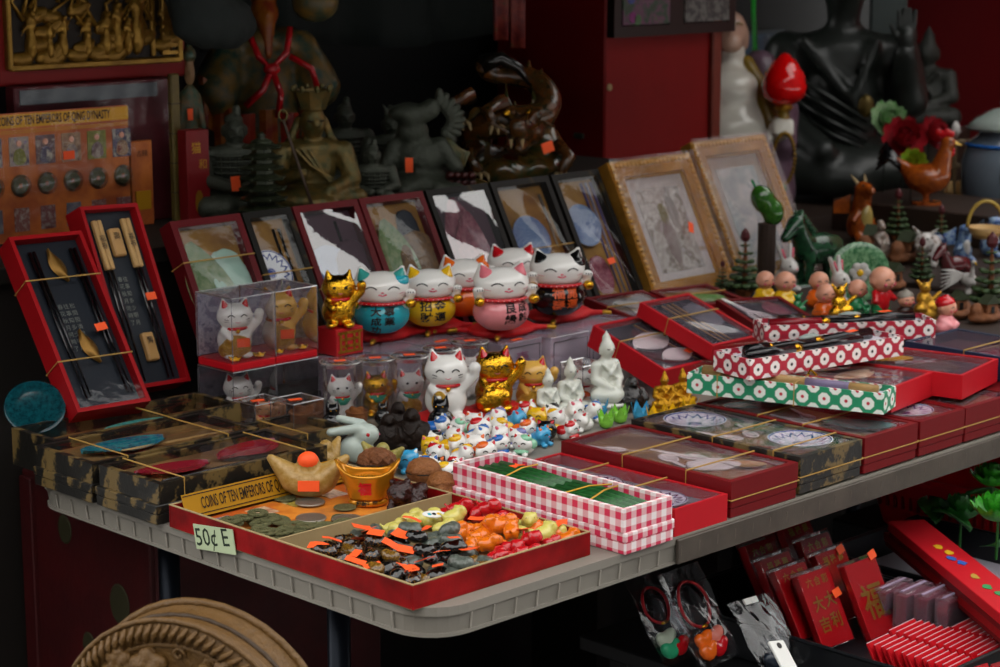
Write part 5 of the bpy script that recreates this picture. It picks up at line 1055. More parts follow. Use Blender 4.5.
# robed general in red and green
o = stat('robed_general', 'tall painted general in red green and gold robes at the back left', 'statue', 268, 1.50, -14, turn=.3)
DGR = mat('dark_green_robe', '1a4038', .4, c2='7a5a20'); RRB = mat('lacquer_red_robe', '7c1410', .35, c2='9a3018'); ORB = mat('gold_orange_robe', '9a5a14', .4, c2='7a1c10')
P(o, 'robe', me('gen', lambda: blob([('e', (0, 0, .26), (.20, .15, .24)), ('e', (0, 0, .52), (.17, .12, .22)), ('e', (0, 0, .72), (.19, .11, .09)), ('c', (-.18, 0, .70), (-.27, -.08, .48), .085, .12), ('c', (.18, 0, .70), (.26, -.06, .50), .085, .11), ('c', (-.1, 0, .24), (-.12, 0, .13), .13, .13), ('c', (.1, 0, .24), (.12, 0, .13), .13, .13)], .022, .03, .006, 14)), DGR)
P(o, 'head', me('genh', lambda: blob([('e', (0, -.02, .87), (.07, .075, .085)), ('c', (0, -.07, .82), (0, -.10, .66), .045, .02), ('e', (0, .0, .96), (.075, .075, .05)), ('e', (0, -.095, .87), (.015, .02, .02))], .018, .02)), ORB)
for k in range(5): P(o, 'tassel_panel', me(('gp', k), lambda: G().sheet(3, 6, lambda a, b: (-.24 + .11 * k + (a - .5) * .075, -.155 - .02 * math.sin(a * PI) + .03 * abs(k - 2) * .6, .40 - .38 * b - .02 * (k % 2)))), (ORB, RRB, ORB, RRB, ORB)[k]).modifiers.new('t', 'SOLIDIFY').thickness = .015
for pts_ in ([(-.10, -.12, .78), (-.06, -.16, .66), (0, -.18, .60), (.08, -.16, .68), (.11, -.12, .80)], [(0, -.18, .60), (-.05, -.20, .50), (-.14, -.20, .42)], [(0, -.18, .60), (.04, -.20, .48), (.02, -.21, .36)], [(-.24, -.14, .84), (-.20, -.12, .90), (-.10, -.10, .88)], [(.1, -.14, .66), (.2, -.18, .6), (.24, -.16, .48)]):
    P(o, 'red_ribbon', G().tube(pts_, .017, 6), REDG, smooth=True)
P(o, 'bow_knot', G().ell((0, -.185, .60), (.045, .03, .03), n=10, m=6), REDG, smooth=True)
P(o, 'sleeve', G().sheet(8, 4, lambda a, b: (-.36 + .16 * a, -.14 - .03 * math.sin(a * 9), .58 - .24 * b - .1 * a)), ORB)
P(o, 'green_orb', G().ell((.25, -.06, .92), (.12, .1, .1), n=14, m=8), DGR, smooth=True)
# glazed dragon
DRG = mat('amber_dragon_glaze', '5a300e', .18, c2='2a2410', coat=.4, bump=.3, bs=20); DRB = mat('green_amber_glaze', '23351c', .2, c2='5a3a14', coat=.4)
o = stat('glazed_dragon', 'brown and green glazed dragon coiling over its rocky base', 'statue', 512, 1.17, 44, turn=.2)
def spine(t_):
    a = t_ * 2 * PI * 1.25 + 1.2
    return Vector((.30 * math.cos(a) * (1 - .25 * t_), .16 * math.sin(a), .16 + .72 * t_ + .04 * math.sin(a * 2)))
P(o, 'coiled_body', G().tube([spine(i / 48) for i in range(49)], [.05 + .06 * math.sin(PI * min(1, .15 + i / 56)) for i in range(49)], 10), DRG, smooth=True)
P(o, 'head', me('drh', lambda: blob([('e', (0, 0, 0), (.14, .15, .12)), ('c', (0, -.1, .02), (0, -.26, .02), .10, .07), ('c', (0, -.08, -.09), (0, -.22, -.11), .06, .04), ('e', (-.09, -.08, .11), (.05, .05, .05)), ('e', (.09, -.08, .11), (.05, .05, .05)), ('e', (0, -.3, .06), (.06, .04, .05))], .02, .025, .004, 20)), DRG, (.05, -.20, .42), (0, 0, -.4))
for sx in (-1, 1):
    P(o, 'horn', G().tube([(.05 + sx * .07, -.14, .52), (.05 + sx * .10, -.04, .62), (.05 + sx * .09, .02, .72)], [.028, .02, .008], 6), DRB, smooth=True)
    P(o, 'eye', G().ell((-.02 + sx * .08, -.28, .54), (.03, .03, .03), n=8, m=6), GOLDB, smooth=True)
    P(o, 'whisker', G().tube([(-.06 + sx * .06, -.46, .43), (-.06 + sx * .18, -.46, .50), (-.06 + sx * .28, -.40, .46)], [.014, .01, .004], 5), DRG)
    P(o, 'fang', G().tube([(-.06 + sx * .04, -.44, .38), (-.06 + sx * .04, -.45, .32)], [.014, .004], 5), CREAM)
for k, (a, b, c) in enumerate((((-.30, -.1, .66), (-.46, -.14, .60), (-.40, -.2, .48)), ((-.1, -.2, .62), (-.24, -.28, .56), (-.18, -.34, .46)), ((-.28, -.16, .3), (-.36, -.26, .24), (-.30, -.34, .14)), ((.3, -.12, .3), (.36, -.24, .22), (.28, -.32, .12)))):
    lg = P(o, 'leg', G().tube([a, b, c], [.06, .05, .04], 7), DRG, smooth=True)
    for j in (-1, 0, 1): P(lg, 'claw', me('dclaw', lambda: G().tube([(0, 0, 0), (.0, -.05, -.01), (0, -.075, -.05)], [.018, .014, .004], 5), True), CREAM, (c[0] + .03 * j, c[1], c[2]), (0, 0, .35 * j))
P(o, 'tail', G().tube([spine(1), spine(1) + Vector((.14, -.02, .05)), spine(1) + Vector((.26, -.04, -.02)), spine(1) + Vector((.34, -.04, -.14))], [.07, .055, .035, .008], 8), mat('black_tail_glaze', '14120e', .2, coat=.4), smooth=True)
for i in range(14): P(o, 'back_spike', me('spk', lambda: G().tube([(0, 0, 0), (0, 0, .05)], [.02, .003], 4)), DRB, spine(.05 + i * .065) + Vector((0, 0, .085)))
P(o, 'rock_base', me('rockb', lambda: blob([('e', (0, 0, .13), (.38, .26, .12)), ('e', (-.26, -.05, .32), (.10, .10, .26)), ('e', (.24, 0, .24), (.14, .12, .2)), ('e', (-.1, -.22, .12), (.14, .1, .1))], .03, .05, .012, 9)), DRB)
P(o, 'price_sticker', G().box((.20, -.36, .26), (.085, .012, .075)), STICK, None, (0, -.3, .2))
o = stat('painted_trinket', 'small red and green glazed cluster at the foot of the dragon', 'figurine', 463, 1.085, 166)
P(o, 'rocks', blob([('e', (0, 0, .25), (.9, .5, .28)), ('e', (.5, -.1, .35), (.4, .3, .3))], .08, .1, .03, 5), DRB)
for k in range(8): P(o, 'red_berry', me('rberry', lambda: G().ell((0, 0, 0), (.13, .13, .12), n=8, m=6), True), mat('dark_red_glaze', '3c100e', .3), (-.35 + .2 * (k % 4), -.3 - .1 * (k // 4), .55 + .22 * (k // 4)))
# red cloth tails hanging by the pillar
for k, (u, w) in enumerate(((503, .03), (521, .035))):
    b = aty(u, 40 + 8 * k, 1.33)
    o = TM('hanging_ribbon', G().sheet(6, 8, lambda a, c: (b.x + (a - .5) * w * (1 + .4 * c) , b.y + .010 * math.sin(a * 7 + k), b.z + c * .52)), print_mat('red_green_brocade%d' % k, ['6c1412', '581010', '7c2418', '2c3a1c'], 30, .6), ('left red brocade ribbon hanging beside the red pillar', 'right red brocade ribbon hanging beside the red pillar')[k], 'ribbon', smooth=True)
    o.modifiers.new('t', 'SOLIDIFY').thickness = .006
# ---- left background: carved gilt panel, wrapped maroon package, coin card, strip, red box
pa, pb = aty(-6, 84, 1.30), aty(186, 73, 1.30)
W_ = pb.x - pa.x; zb = pb.z
t = T('gilt_relief', 'gilt relief carving of figures on a dark red board', 'carving', (pa.x, 1.30, zb - .004))
GILT = mat('dull_gilt', '9a742c', .38, .6, c2='6e4e18', bump=.3, bs=40)
P(t, 'board', G().box((W_ / 2, .012, .14), (W_, .024, .28), ch=.002), WRED)
fx0, fx1, fz0 = W_ * .07, W_ * .955, .028
for nm, c, d in (('frame_bar', ((fx0 + fx1) / 2, -.004, fz0), (fx1 - fx0, .016, .010)), ('frame_bar', (fx0, -.004, .15), (.009, .016, .25)), ('frame_bar', (fx1, -.004, .15), (.009, .016, .25))): P(t, nm, G().box(c, d, ch=.002), GILT)
P(t, 'ground', G().box(((fx0 + fx1) / 2, -.001, .15), (fx1 - fx0, .004, .24)), mat('dark_relief_ground', '1c120a', .7))
rr = random.Random(21)
def figure_relief(cx, s):
    return blob([('e', (cx, 0, .06 * s), (.020 * s, .012, .055 * s)), ('e', (cx, 0, .13 * s), (.017 * s, .012, .03 * s)), ('e', (cx, -.004, .170 * s), (.012 * s, .012, .014 * s)), ('c', (cx - .015 * s, -.004, .14 * s), (cx - .045 * s, -.006, .10 * s), .007 * s, .006 * s), ('c', (cx + .015 * s, -.004, .14 * s), (cx + .04 * s, -.006, .17 * s), .007 * s, .006 * s)], .004, .006, .0015, 120)
for cx, s in ((.55, .42), (.62, .5), (.30, .40), (.22, .34), (.74, .62), (.12, .45), (.44, .38), (.68, .36)): P(t, 'relief_figure', figure_relief(0, s), GILT, (fx0 + (fx1 - fx0) * cx, -.006, fz0 + .006))
for i in range(26):
    x = fx0 + .012 + (fx1 - fx0 - .024) * rr.random(); z = fz0 + .010 + rr.random() ** 1.6 * .075
    P(t, 'relief_rock', me(('rrock', i % 3), lambda: blob([('e', (0, 0, 0), (.02, .008, .012)), ('e', (.012, 0, .006), (.012, .008, .01))], .004, .004, .001, 150)), GILT, (x, -.005, z), (0, rr.uniform(-.5, .5), 0))
for i in range(22):
    x = fx0 + .02 + (fx1 - fx0 - .04) * rr.random(); z = fz0 + .05 + rr.random() * .05
    P(t, 'relief_branch', G().tube([(x, -.006, z), (x + rr.uniform(-.03, .03), -.008, z + .03), (x + rr.uniform(-.04, .04), -.006, z + .06)], [.004, .0035, .002], 5), GILT, smooth=True)
P(t, 'relief_column', G().box((fx1 - .028, -.005, .16), (.014, .012, .25), ch=.002), GILT); P(t, 'relief_column', G().box((fx1 - .052, -.005, .16), (.008, .010, .25), ch=.002), GILT)
for k in range(5): P(t, 'relief_step', G().box((fx1 - .022, -.006, fz0 + .012 + .012 * k), (.030, .012, .006)), GILT)
# package
a, b = aty(14, 86, 1.27), aty(178, 245, 1.27); hB = SZ
o = T('wrapped_package', 'large maroon box wrapped in creased clear plastic behind the coin card', 'package', (a.x, 1.27, hB))
wP, hP = b.x - a.x, a.z - hB - .003
P(o, 'box', G().box((wP / 2, .014, hP / 2), (wP, .026, hP), ch=.002), mat('plum_maroon_card', '5e1c24', .5, c2='46141a'))
P(o, 'grey_strip', G().box((wP * .46, -.0005, hP - .016), (wP * .86, .002, .022)), mat('grey_paper_strip', '5c6064', .6))
P(o, 'plastic_wrap', G().sheet(24, 14, lambda u, v: (u * wP, -.006 - .003 * math.sin(u * 40 + 6 * math.sin(v * 5)) * math.sin(v * 9), v * hP)), SLV, smooth=True)
# coin card hung in plastic
ORC2 = print_mat('orange_coin_card_dark', ['b85c24', 'a04e20', 'c46c2a', '94461e'], 7, .5)
a, b = aty(-25, 116, 1.225), aty(132, 255, 1.225)
wK, hK = b.x - a.x, a.z - (SZ + .0)
o = T('coin_card', 'hanging orange card of coins and portraits titled COINS OF TEN EMPERORS, far left', 'card', (a.x, 1.225, SZ))
P(o, 'card_sheet', G().box((wK / 2, 0, hK / 2), (wK, .003, hK)), ORC2)
P(o, 'title_strip', G().box((wK / 2, -.002, hK - .012), (wK, .002, .020)), GLD)
P(o, 'lettering', text_mesh('COINS OF TEN EMPERORS OF QING DYNASTY', .019, .0004), mat('dark_brown_print', '2c1c08'), (wK * .5, -.0035, hK - .012), (PI / 2, 0, 0), (.56 * wK / .30, 1, 1))
for k in range(2): P(o, 'border_line', G().box((wK / 2, -.0018, hK - .027 - .003 * k), (wK, .0008, .001)), GLD)
pcs = [('8a8090', '3c3450', 'b0a898'), ('7a6a8a', 'a09080', '3a2a4a'), ('8a7a84', '5a3c3a', 'a89a90'), ('7a3a2c', 'a08060', '4a2a2a'), ('8a8a34', '6a6a2c', 'a0a050')]
zr = hK - .058
for k in range(6):
    x = wK * (.09 + .172 * k)
    P(o, 'portrait', G().box((x, -.002, zr), (.034, .0012, .044)), print_mat('emperor_print%d' % k, pcs[k % 5], 70, .5))
    P(o, 'portrait_robe', G().prism([(x + .013 * math.cos(q) * (1.0 if q > PI else .8), zr - .008 + .013 * math.sin(q)) for q in [2 * PI * i / 12 for i in range(12)]], 0, .001, Matrix(((1, 0, 0, 0), (0, 0, -1, -.0028), (0, 1, 0, 0), (0, 0, 0, 1)))), print_mat('emperor_print%d' % ((k + 3) % 5), pcs[(k + 3) % 5], 70, .5) if ('emperor_print%d' % ((k + 3) % 5)) not in MATS else MATS['emperor_print%d' % ((k + 3) % 5)])
    P(o, 'portrait_head', G().lathe([(.005, 0), (.004, .001)], 10), PORC, (x, -.0028, zr + .012), (PI / 2, 0, 0))
    P(o, 'coin', me('coin', m_coin), COINB, (x, -.002, zr - .052), (PI / 2, 0, 0), .026)
    P(o, 'coin_blister', me('cblis', lambda: G().lathe([(.58, 0), (.56, .12), (.45, .16), (.02, .16)], 20), True), ACRY, (x, -.002, zr - .052), (PI / 2, 0, 0), .030)
    P(o, 'portrait', G().box((x, -.002, zr - .104), (.026, .0012, .036)), print_mat('lower_print%d' % k, (('8c8884', '6a6a74', '3c2c3a'), ('9a9690', '7a3c34', 'a8a49c'), ('948c88', '6c3030', 'a09890'))[k % 3], 60, .5))
P(o, 'price_sticker', G().box((wK * .58, -.005, zr - .012), (.020, .002, .013)), STICK)
P(o, 'plastic_sleeve', G().sheet(26, 20, lambda u, v: (u * wK * 1.03 - .004, -.012 - .003 * math.sin(u * 24 + 5 * v) * math.sin(v * 17 + 3 * u), v * hK)), SLV, smooth=True)
# orange packet, yellow bamboo strip, red lettered box, small figure
a, b = aty(131, 142, 1.235), aty(155, 215, 1.235); o = T('orange_packet', 'narrow orange printed packet beside the hanging coin card', 'packet', (a.x, 1.235, SZ))
P(o, 'packet_body', G().box(((b.x - a.x) / 2, .008, (a.z - SZ) / 2), (b.x - a.x, .012, a.z - SZ), ch=.001), ORC2); P(o, 'label', G().box(((b.x - a.x) / 2, .001, (a.z - SZ) * .3), ((b.x - a.x) * .7, .002, .03)), GLD); P(o, 'character', text_mesh('古錢', .011), mat('dark_brown_print', '2c1c08'), ((b.x - a.x) / 2, .001, (a.z - SZ) * .85), (PI / 2, 0, 0))
a, b = aty(171, 74, 1.23), aty(184, 222, 1.23); o = T('bamboo_strip', 'upright mottled yellow strip at the right of the maroon package', 'strip', (a.x, 1.23, SZ))
P(o, 'strip_body', G().box(((b.x - a.x) / 2, .006, (a.z - SZ) / 2), (b.x - a.x, .012, a.z - SZ), ch=.002), mat('mottled_yellow', '6a5a28', .5, c2='4a3a18'))
for k in range(4): P(o, 'node_line', G().box(((b.x - a.x) / 2, .006, (a.z - SZ) * (.2 + .2 * k)), (b.x - a.x + .001, .0135, .002)), mat('dark_wood_staff', '3a2a1c'))
a, b = aty(186, 131, 1.20), aty(211, 215, 1.20); o = T('red_lettered_box', 'small upright red box with gold lettering beside the yellow strip', 'box', (a.x, 1.20, SZ))
wq, hq = b.x - a.x, a.z - SZ
P(o, 'box_body', G().box((wq / 2, .012, hq / 2), (wq, .024, hq), ch=.001), mat('dull_red_box', '7a1418', .45)); P(o, 'character', text_mesh('猫', .020), GOLD, (wq * .42, -.0005, hq * .80), (PI / 2, 0, 0)); P(o, 'character', text_mesh('和', .018), GOLD, (wq * .7, -.0005, hq * .62), (PI / 2, 0, 0)); P(o, 'gold_print', G().prism([(wq * .5 + .008 * math.cos(q), hq * .22 + .02 * math.sin(q)) for q in [2 * PI * i / 10 for i in range(10)]], 0, .0006, Matrix(((1, 0, 0, 0), (0, 0, -1, 0), (0, 1, 0, 0), (0, 0, 0, 1)))), GOLD)
o = stat('painted_figure', 'small painted robed figure peeking above the red lettered box', 'figurine', 193, 1.30, 46, z=SZ, turn=.3)
o.scale = (o.scale[0] * .55, o.scale[0] * .55, o.scale[2])
P(o, 'robe', blob([('e', (0, 0, .3), (.14, .1, .32)), ('e', (0, 0, .66), (.10, .08, .12)), ('c', (-.08, 0, .68), (-.12, -.08, .52), .05, .04), ('c', (.08, 0, .68), (.12, -.08, .52), .05, .04)], .025, .03), mat('painted_robe', '1c4a3c', .4, c2='6a4a24')); P(o, 'head', blob([('e', (0, 0, .84), (.06, .06, .075)), ('e', (0, .0, .92), (.05, .05, .04)), ('e', (0, -.065, .84), (.012, .02, .015))], .015, .02), mat('aged_ivory', '8a6a4a', .4)); P(o, 'hat', blob([('e', (0, 0, .95), (.08, .08, .05)), ('e', (0, 0, .99), (.03, .03, .03))], .015, .02), mat('painted_robe', '1c4a3c')); P(o, 'price_sticker', G().box((-.02, -.12, .60), (.06, .01, .07)), STICK)
a = aty(212, 20, 1.20); TM('grey_bundle', blob([('e', (0, 0, 0), (.075, .04, .045)), ('e', (-.03, .0, .05), (.06, .04, .05)), ('e', (.03, .01, -.01), (.06, .035, .035))], .008, .02, .003, 40), GREYF, 'grey fabric bundle hanging at the top left beside the carved panel', 'cloth bundle', a, (0, 0, 0), 1.)
P(bpy.data.objects['grey_bundle'], 'tie_cord', G().tube([(0, 0, .04), (.0, .01, .25), (0, .02, .5)], .006, 6), GREYF)
# ================================================================ right hand background
WD2 = mat('dark_table_board', '2a1c14', .6, var=.3)
t = T('side_table', 'dark wooden table behind the folding table carrying the right hand figures', 'table', (0, 0, 0))
P(t, 'table_board', G().box((2.85, .85, TZ + .015), (1.92, .98, .03), ch=.003), WD2); P(t, 'rear_board', G().box((3.02, 1.545, TZ + .015), (1.58, .41, .03), ch=.003), WD2)
for x in (1.92, 3.7):
    for y in (.40, 1.3): P(t, 'leg', G().box((x, y, (TZ) / 2), (.05, .05, TZ), ch=.003), WD2)
HS = .0305
o = TM('riser_board', G().box((2.48, .98, TZ + .065), (.26, .46, .07), ch=.003), WD2, 'dark riser block under the amber rooster and artificial flowers', 'riser')
o = TM('riser_board', G().box((1.60, .51, TZ + .02), (.40, .52, .039), ch=.003), WD2, 'low dark riser block under the bald dolls and rabbits', 'riser')
HD = .0405; HR2 = .1005
def rf(name, label, cat, u, v, hpx, turn=0., h=HS, group=None):
    p = at(u, v, h); return T(name, label, cat, p, FACE + turn, hpx * mpp(p), group)
# ---- porcelain laughing Buddha with rod, bud and beads
o = rf('porcelain_buddha', 'big white bellied porcelain Buddha in purple and yellow robe by the pillar', 'statue', 742, 228, 232)
o.location = aty(737, 228, 1.53); o.location.z = TZ + HS + .027; o.scale = (.475, .475, .475)
bpy.context.view_layer.update()
PRC = mat('buddha_porcelain', 'd4d0c4', .15, var=.05, coat=.5); PRB = mat('mauve_robe_glaze', '5a4452', .3, c2='6c5664'); YRB = mat('mustard_robe_glaze', '8a7020', .3, c2='6c5418')
P(o, 'belly', me('pbel', lambda: blob([('e', (-.04, -.06, .34), (.21, .18, .20)), ('e', (-.06, -.07, .56), (.15, .13, .11)), ('e', (0, 0, .16), (.24, .18, .16)), ('c', (-.05, 0, .62), (-.05, -.01, .74), .08, .07)], .018, .05)), PRC)
P(o, 'head', me('phead', lambda: blob([('e', (-.06, -.02, .83), (.085, .09, .11)), ('e', (-.06, -.10, .78), (.055, .04, .045)), ('e', (-.06, -.11, .84), (.016, .02, .02)), ('e', (-.14, 0, .80), (.018, .03, .06)), ('e', (.02, 0, .80), (.018, .03, .06))], .014, .02)), PORC if False else mat('buddha_face', 'b89480', .25, var=.06, coat=.3))
for sx in (-.095, -.025): P(o, 'eyebrow', G().tube([(sx - .02, -.092, .87), (sx, -.105, .882), (sx + .02, -.098, .872)], .006, 5), CREAM)
P(o, 'robe', me('prob', lambda: blob([('e', (.02, .06, .34), (.25, .16, .32)), ('c', (.10, .04, .66), (.18, -.02, .44), .085, .10), ('c', (.18, -.02, .44), (.19, -.10, .30), .10, .085), ('c', (.15, -.04, .30), (.16, -.06, .06), .10, .12)], .02, .04)), PRB)
P(o, 'yellow_sash', me('psash', lambda: blob([('c', (.02, -.02, .68), (.10, -.10, .54), .045, .045), ('c', (.10, -.10, .54), (.13, -.14, .40), .045, .05)], .016, .03)), YRB)
hz_ = -.13
P(o, 'raised_hand', me('phand', lambda: blob([('e', (.18, -.20, .52), (.055, .06, .055)), ('c', (.16, -.14, .48), (.18, -.19, .50), .05, .05)] + [('c', (.145 + .025 * k, -.24, .545), (.145 + .025 * k, -.265, .49), .016, .014) for k in range(4)] + [('c', (.13, -.22, .52), (.12, -.25, .46), .018, .016)], .011, .01)), PRC, (0, 0, hz_))
P(o, 'rod', G().tube([(.185, -.22, .50), (.185, -.22, .60)], .028, 10), YRB, (0, 0, hz_), smooth=True)
bead = me('bead', lambda: G().ell((0, 0, 0), (.011, .011, .011), n=7, m=5), True)
loop_ = [(.14 + .045 * math.sin(0) + (0), -.27, .47)]
for k in range(34):
    a = 2 * PI * k / 34; P(o, 'prayer_bead', bead, mat('brass_bead', '8a6a28', .3, .8), (.185 + .052 * math.cos(a), -.275 - .01 * math.sin(a), .24 + .125 * math.sin(a)))
P(o, 'green_pendant', G().ell((.185, -.28, .10), (.02, .014, .02), n=8, m=6), GREENG, smooth=True)
b = o.matrix_basis @ Vector((.185, -.22, .60 + hz_))
bud = T('lotus_bud', 'bright red glossy egg shaped bud lamp on a short gold stem', 'bud ornament', b, FACE, 52 * mpp(b))
P(bud, 'bud', G().lathe([(.01, 0), (.22, .02), (.40, .16), (.44, .36), (.38, .60), (.24, .82), (.08, .97), (.005, 1.0)], 28, (0, 0, .1)), mat('signal_red_gloss', 'e00a0c', .12, var=.04, coat=.6), smooth=True); P(bud, 'stem_cap', G().lathe([(.14, 0), (.2, .06), (.14, .11)], 14), GOLD, smooth=True)
# ---- big dark Buddha
o = rf('dark_buddha', 'big near black seated Buddha statue raising one hand at the right', 'statue', 838, 198, 238, turn=-.1)
P(o, 'figure', me('bigbud', lambda: blob([('e', (0, -.02, .14), (.34, .24, .13)), ('c', (-.28, -.10, .12), (.05, -.22, .10), .09, .07), ('c', (.28, -.10, .12), (-.05, -.22, .10), .09, .07), ('e', (0, .03, .42), (.18, .14, .26)), ('e', (0, .02, .60), (.24, .13, .11)), ('c', (-.23, .02, .60), (-.28, -.02, .36), .095, .085), ('c', (-.28, -.02, .36), (-.08, -.22, .22), .075, .055), ('c', (.23, .02, .60), (.27, -.06, .42), .09, .08), ('c', (.27, -.06, .42), (.24, -.17, .62), .065, .05), ('c', (0, .02, .68), (0, .0, .78), .07, .065), ('e', (0, -.01, .87), (.09, .10, .115)), ('e', (0, -.11, .86), (.016, .02, .025)), ('e', (0, .01, .98), (.05, .05, .035)), ('c', (-.17, -.09, .66), (.08, -.15, .36), .025, .022), ('c', (.13, -.10, .66), (.05, -.15, .44), .02, .02)], .02, .035, .002, 16)), BLACKW)
P(o, 'raised_hand', me('bbhand', lambda: blob([('e', (.24, -.18, .69), (.045, .022, .055)), ('c', (.24, -.17, .62), (.24, -.18, .68), .035, .04)] + [('c', (.208 + .021 * k, -.185, .73), (.206 + .022 * k, -.19, .80 - .008 * abs(k - 1.5)), .011, .009) for k in range(4)] + [('c', (.20, -.19, .68), (.175, -.21, .73), .013, .010)], .009, .008)), BLACKW)
for k in range(4): P(o, 'robe_fold', me(('bbf', k), lambda: G().tube([(-.26 + .02 * k, -.06, .56 - .06 * k), (-.10 + .02 * k, -.165, .46 - .06 * k), (.10, -.17, .34 - .04 * k)], .012, 5), True), BLACKW)
P(o, 'sash_pin', G().ell((.09, -.17, .40), (.035, .02, .05), n=8, m=6), mat('dull_brass_pin', '5a4a22', .4, .6), smooth=True)
# small dark Buddha further back
o = T('dark_buddha', 'small weathered dark Buddha at the back right before the red wall', 'statue', Vector((aty(924, 150, 1.60).x, 1.60, TZ + HS)), FACE - .5, .40)
P(o, 'figure', me(('bud', 1.), lambda: None), mat('weathered_black_stone', '20221e', .55, c2='32342e', bump=.4, bs=18), (0, 0, .34), None, .66)
P(o, 'plinth', G().box((0, 0, .17), (.5, .45, .34), ch=.02), WD2)
P(o, 'hair_knot', me('bud_knot', lambda: None), mat('weathered_black_stone', '20221e'), (0, 0, .34), None, .66)
# ---- lotus lantern, red flowers, parrot patch
def flower(label, u, v, D, wpx, m1, turn=0., leafm=None, name='artificial_flower'):
    p = atd(u, v, D); o = T(name, label, 'flower', p, FACE + turn, wpx * D / FPX, 'artificial flowers'); tilt = Euler((1.0, 0, 0)).to_matrix()
    pet = me('fpetal', lambda: G().sheet(4, 5, lambda a, b: ((a - .5) * .44 * math.sin(PI * (.12 + .8 * b)), -.06 - .40 * b, .26 * b * b + .12 * (2 * a - 1) ** 2 * .5)), True)
    for ring, (n, tl, s) in enumerate(((9, -.1, 1.), (8, .35, .9), (6, .8, .75), (4, 1.2, .55))):
        for k in range(n): P(o, 'petal', pet, m1, (0, 0, .03 * ring), (tilt @ Euler((-tl, 0, 2 * PI * k / n + ring * .4)).to_matrix()).to_euler(), s)
    P(o, 'centre', me('fcen', lambda: G().ell((0, -.06, .06), (.12, .12, .12), n=10, m=6), True), leafm or m1)
    L_ = (p.z - TZ - HR2) / (wpx * D / FPX)
    P(o, 'stem', G().tube([(0, .03, -.02), (.03, .06, -L_ * .4), (0, .05, -L_ + .01)], .022, 6), mat('dark_stem', '0c1a10', .6))
    return o
REDF = mat('red_silk', '9a1420', .5, c2='7a0c18'); GRF = mat('green_silk', '2a8a3c', .5, c2='8ac07a'); WGF = mat('white_green_silk', 'a8b89a', .5, c2='5a9a4c')
flower('white and green artificial lotus in front of the dark Buddha', 886, 124, 4.62, 44, WGF, .3, GRF); flower('red artificial bloom left of its neighbour above the rooster', 903, 142, 4.55, 48, REDF, 0); flower('dark red artificial bloom behind the rooster comb', 930, 138, 4.6, 42, REDF, .8)
flower('green and yellow artificial leaf rosette under the red blooms', 912, 164, 4.5, 30, mat('yellow_green_silk', '4a8a1c', .5, c2='a8a020'), .2)
# ---- amber rooster with black tail and red comb
o = rf('glazed_rooster', 'amber glazed rooster with red comb and black tail', 'rooster figurine', 926, 204, 76, turn=1.2, h=HR2)
P(o, 'body', me('roo', lambda: blob([('e', (0, 0, .34), (.20, .30, .20)), ('c', (0, -.16, .42), (0, -.24, .76), .15, .085), ('e', (0, -.26, .82), (.085, .10, .085)), ('c', (0, .2, .40), (0, .42, .56), .12, .05), ('c', (-.06, 0, .2), (-.06, 0, .04), .05, .035), ('c', (.06, 0, .2), (.06, 0, .04), .05, .035), ('e', (-.19, .05, .36), (.05, .2, .12)), ('e', (.19, .05, .36), (.05, .2, .12))], .03, .04)), AMBER)
for k in range(4): P(o, 'tail_feather', me(('rtf', k), lambda: G().tube([(.02 * (k - 1.5), .32, .46), (.05 * (k - 1.5), .50 + .03 * k, .60 + .05 * k), (.06 * (k - 1.5), .66, .44 + .06 * k)], [.05, .06, .02], 6), True), BLACK)
P(o, 'comb', me('rcomb', lambda: blob([('e', (0, -.30 + .06 * k, .93 + .02 * (k % 2)), (.022, .045, .05)) for k in range(4)], .018, .02)), REDG); P(o, 'beak', G().tube([(0, -.34, .82), (0, -.43, .79)], [.035, .006], 6), YELL); P(o, 'wattle', G().ell((0, -.31, .70), (.03, .04, .07), n=8, m=6), REDG, smooth=True)
for sx in (-1, 1): P(o, 'eye', G().ell((sx * .075, -.30, .84), (.018, .018, .018), n=6, m=4), INK)
P(o, 'stand', G().lathe([(.2, 0), (.2, .04), (.05, .05)], 14), AMBER); P(o, 'black_wing', G().ell((.21, .10, .34), (.03, .17, .09), n=10, m=6), BLACK, smooth=True)
# ---- amber dragon beside it
o = rf('amber_dragon', 'brown amber dragon with cream belly left of the rooster', 'dragon figurine', 862, 224, 62, turn=.5)
o.location = (2.25, 1.06, TZ + HS); o.scale = (.15, .15, .15)
P(o, 'body', me('adrg', lambda: blob([('e', (0, 0, .24), (.22, .20, .24)), ('c', (0, 0, .35), (-.05, -.06, .68), .16, .11), ('e', (-.05, -.10, .78), (.13, .14, .10)), ('c', (-.05, -.18, .78), (-.08, -.32, .76), .08, .055), ('c', (-.05, -.16, .70), (-.08, -.28, .66), .05, .035), ('c', (.15, 0, .3), (.34, .08, .2), .08, .03), ('c', (-.14, -.08, .4), (-.26, -.16, .34), .06, .045), ('c', (-.1, -.1, .1), (-.16, -.2, .04), .08, .07), ('c', (.12, -.1, .1), (.16, -.2, .04), .08, .07)], .028, .035)), AMBER)
P(o, 'belly', me('adb', lambda: blob([('e', (-.01, -.12, .34), (.11, .10, .22))], .03, .03)), mat('cream_belly', 'a08a4c', .25, coat=.3))
for sx in (-1, 1): P(o, 'horn', G().tube([(-.05 + sx * .07, -.06, .84), (-.05 + sx * .12, .04, .96)], [.03, .008], 5), CREAM); P(o, 'wing', G().sheet(4, 4, lambda a, b: (sx * (.12 + .22 * a), .10 + .1 * a, .40 + .28 * b * (1 - .4 * a)))  , AMBER); P(o, 'eye', G().ell((-.05 + sx * .08, -.19, .83), (.02, .02, .02), n=6, m=4), INK)
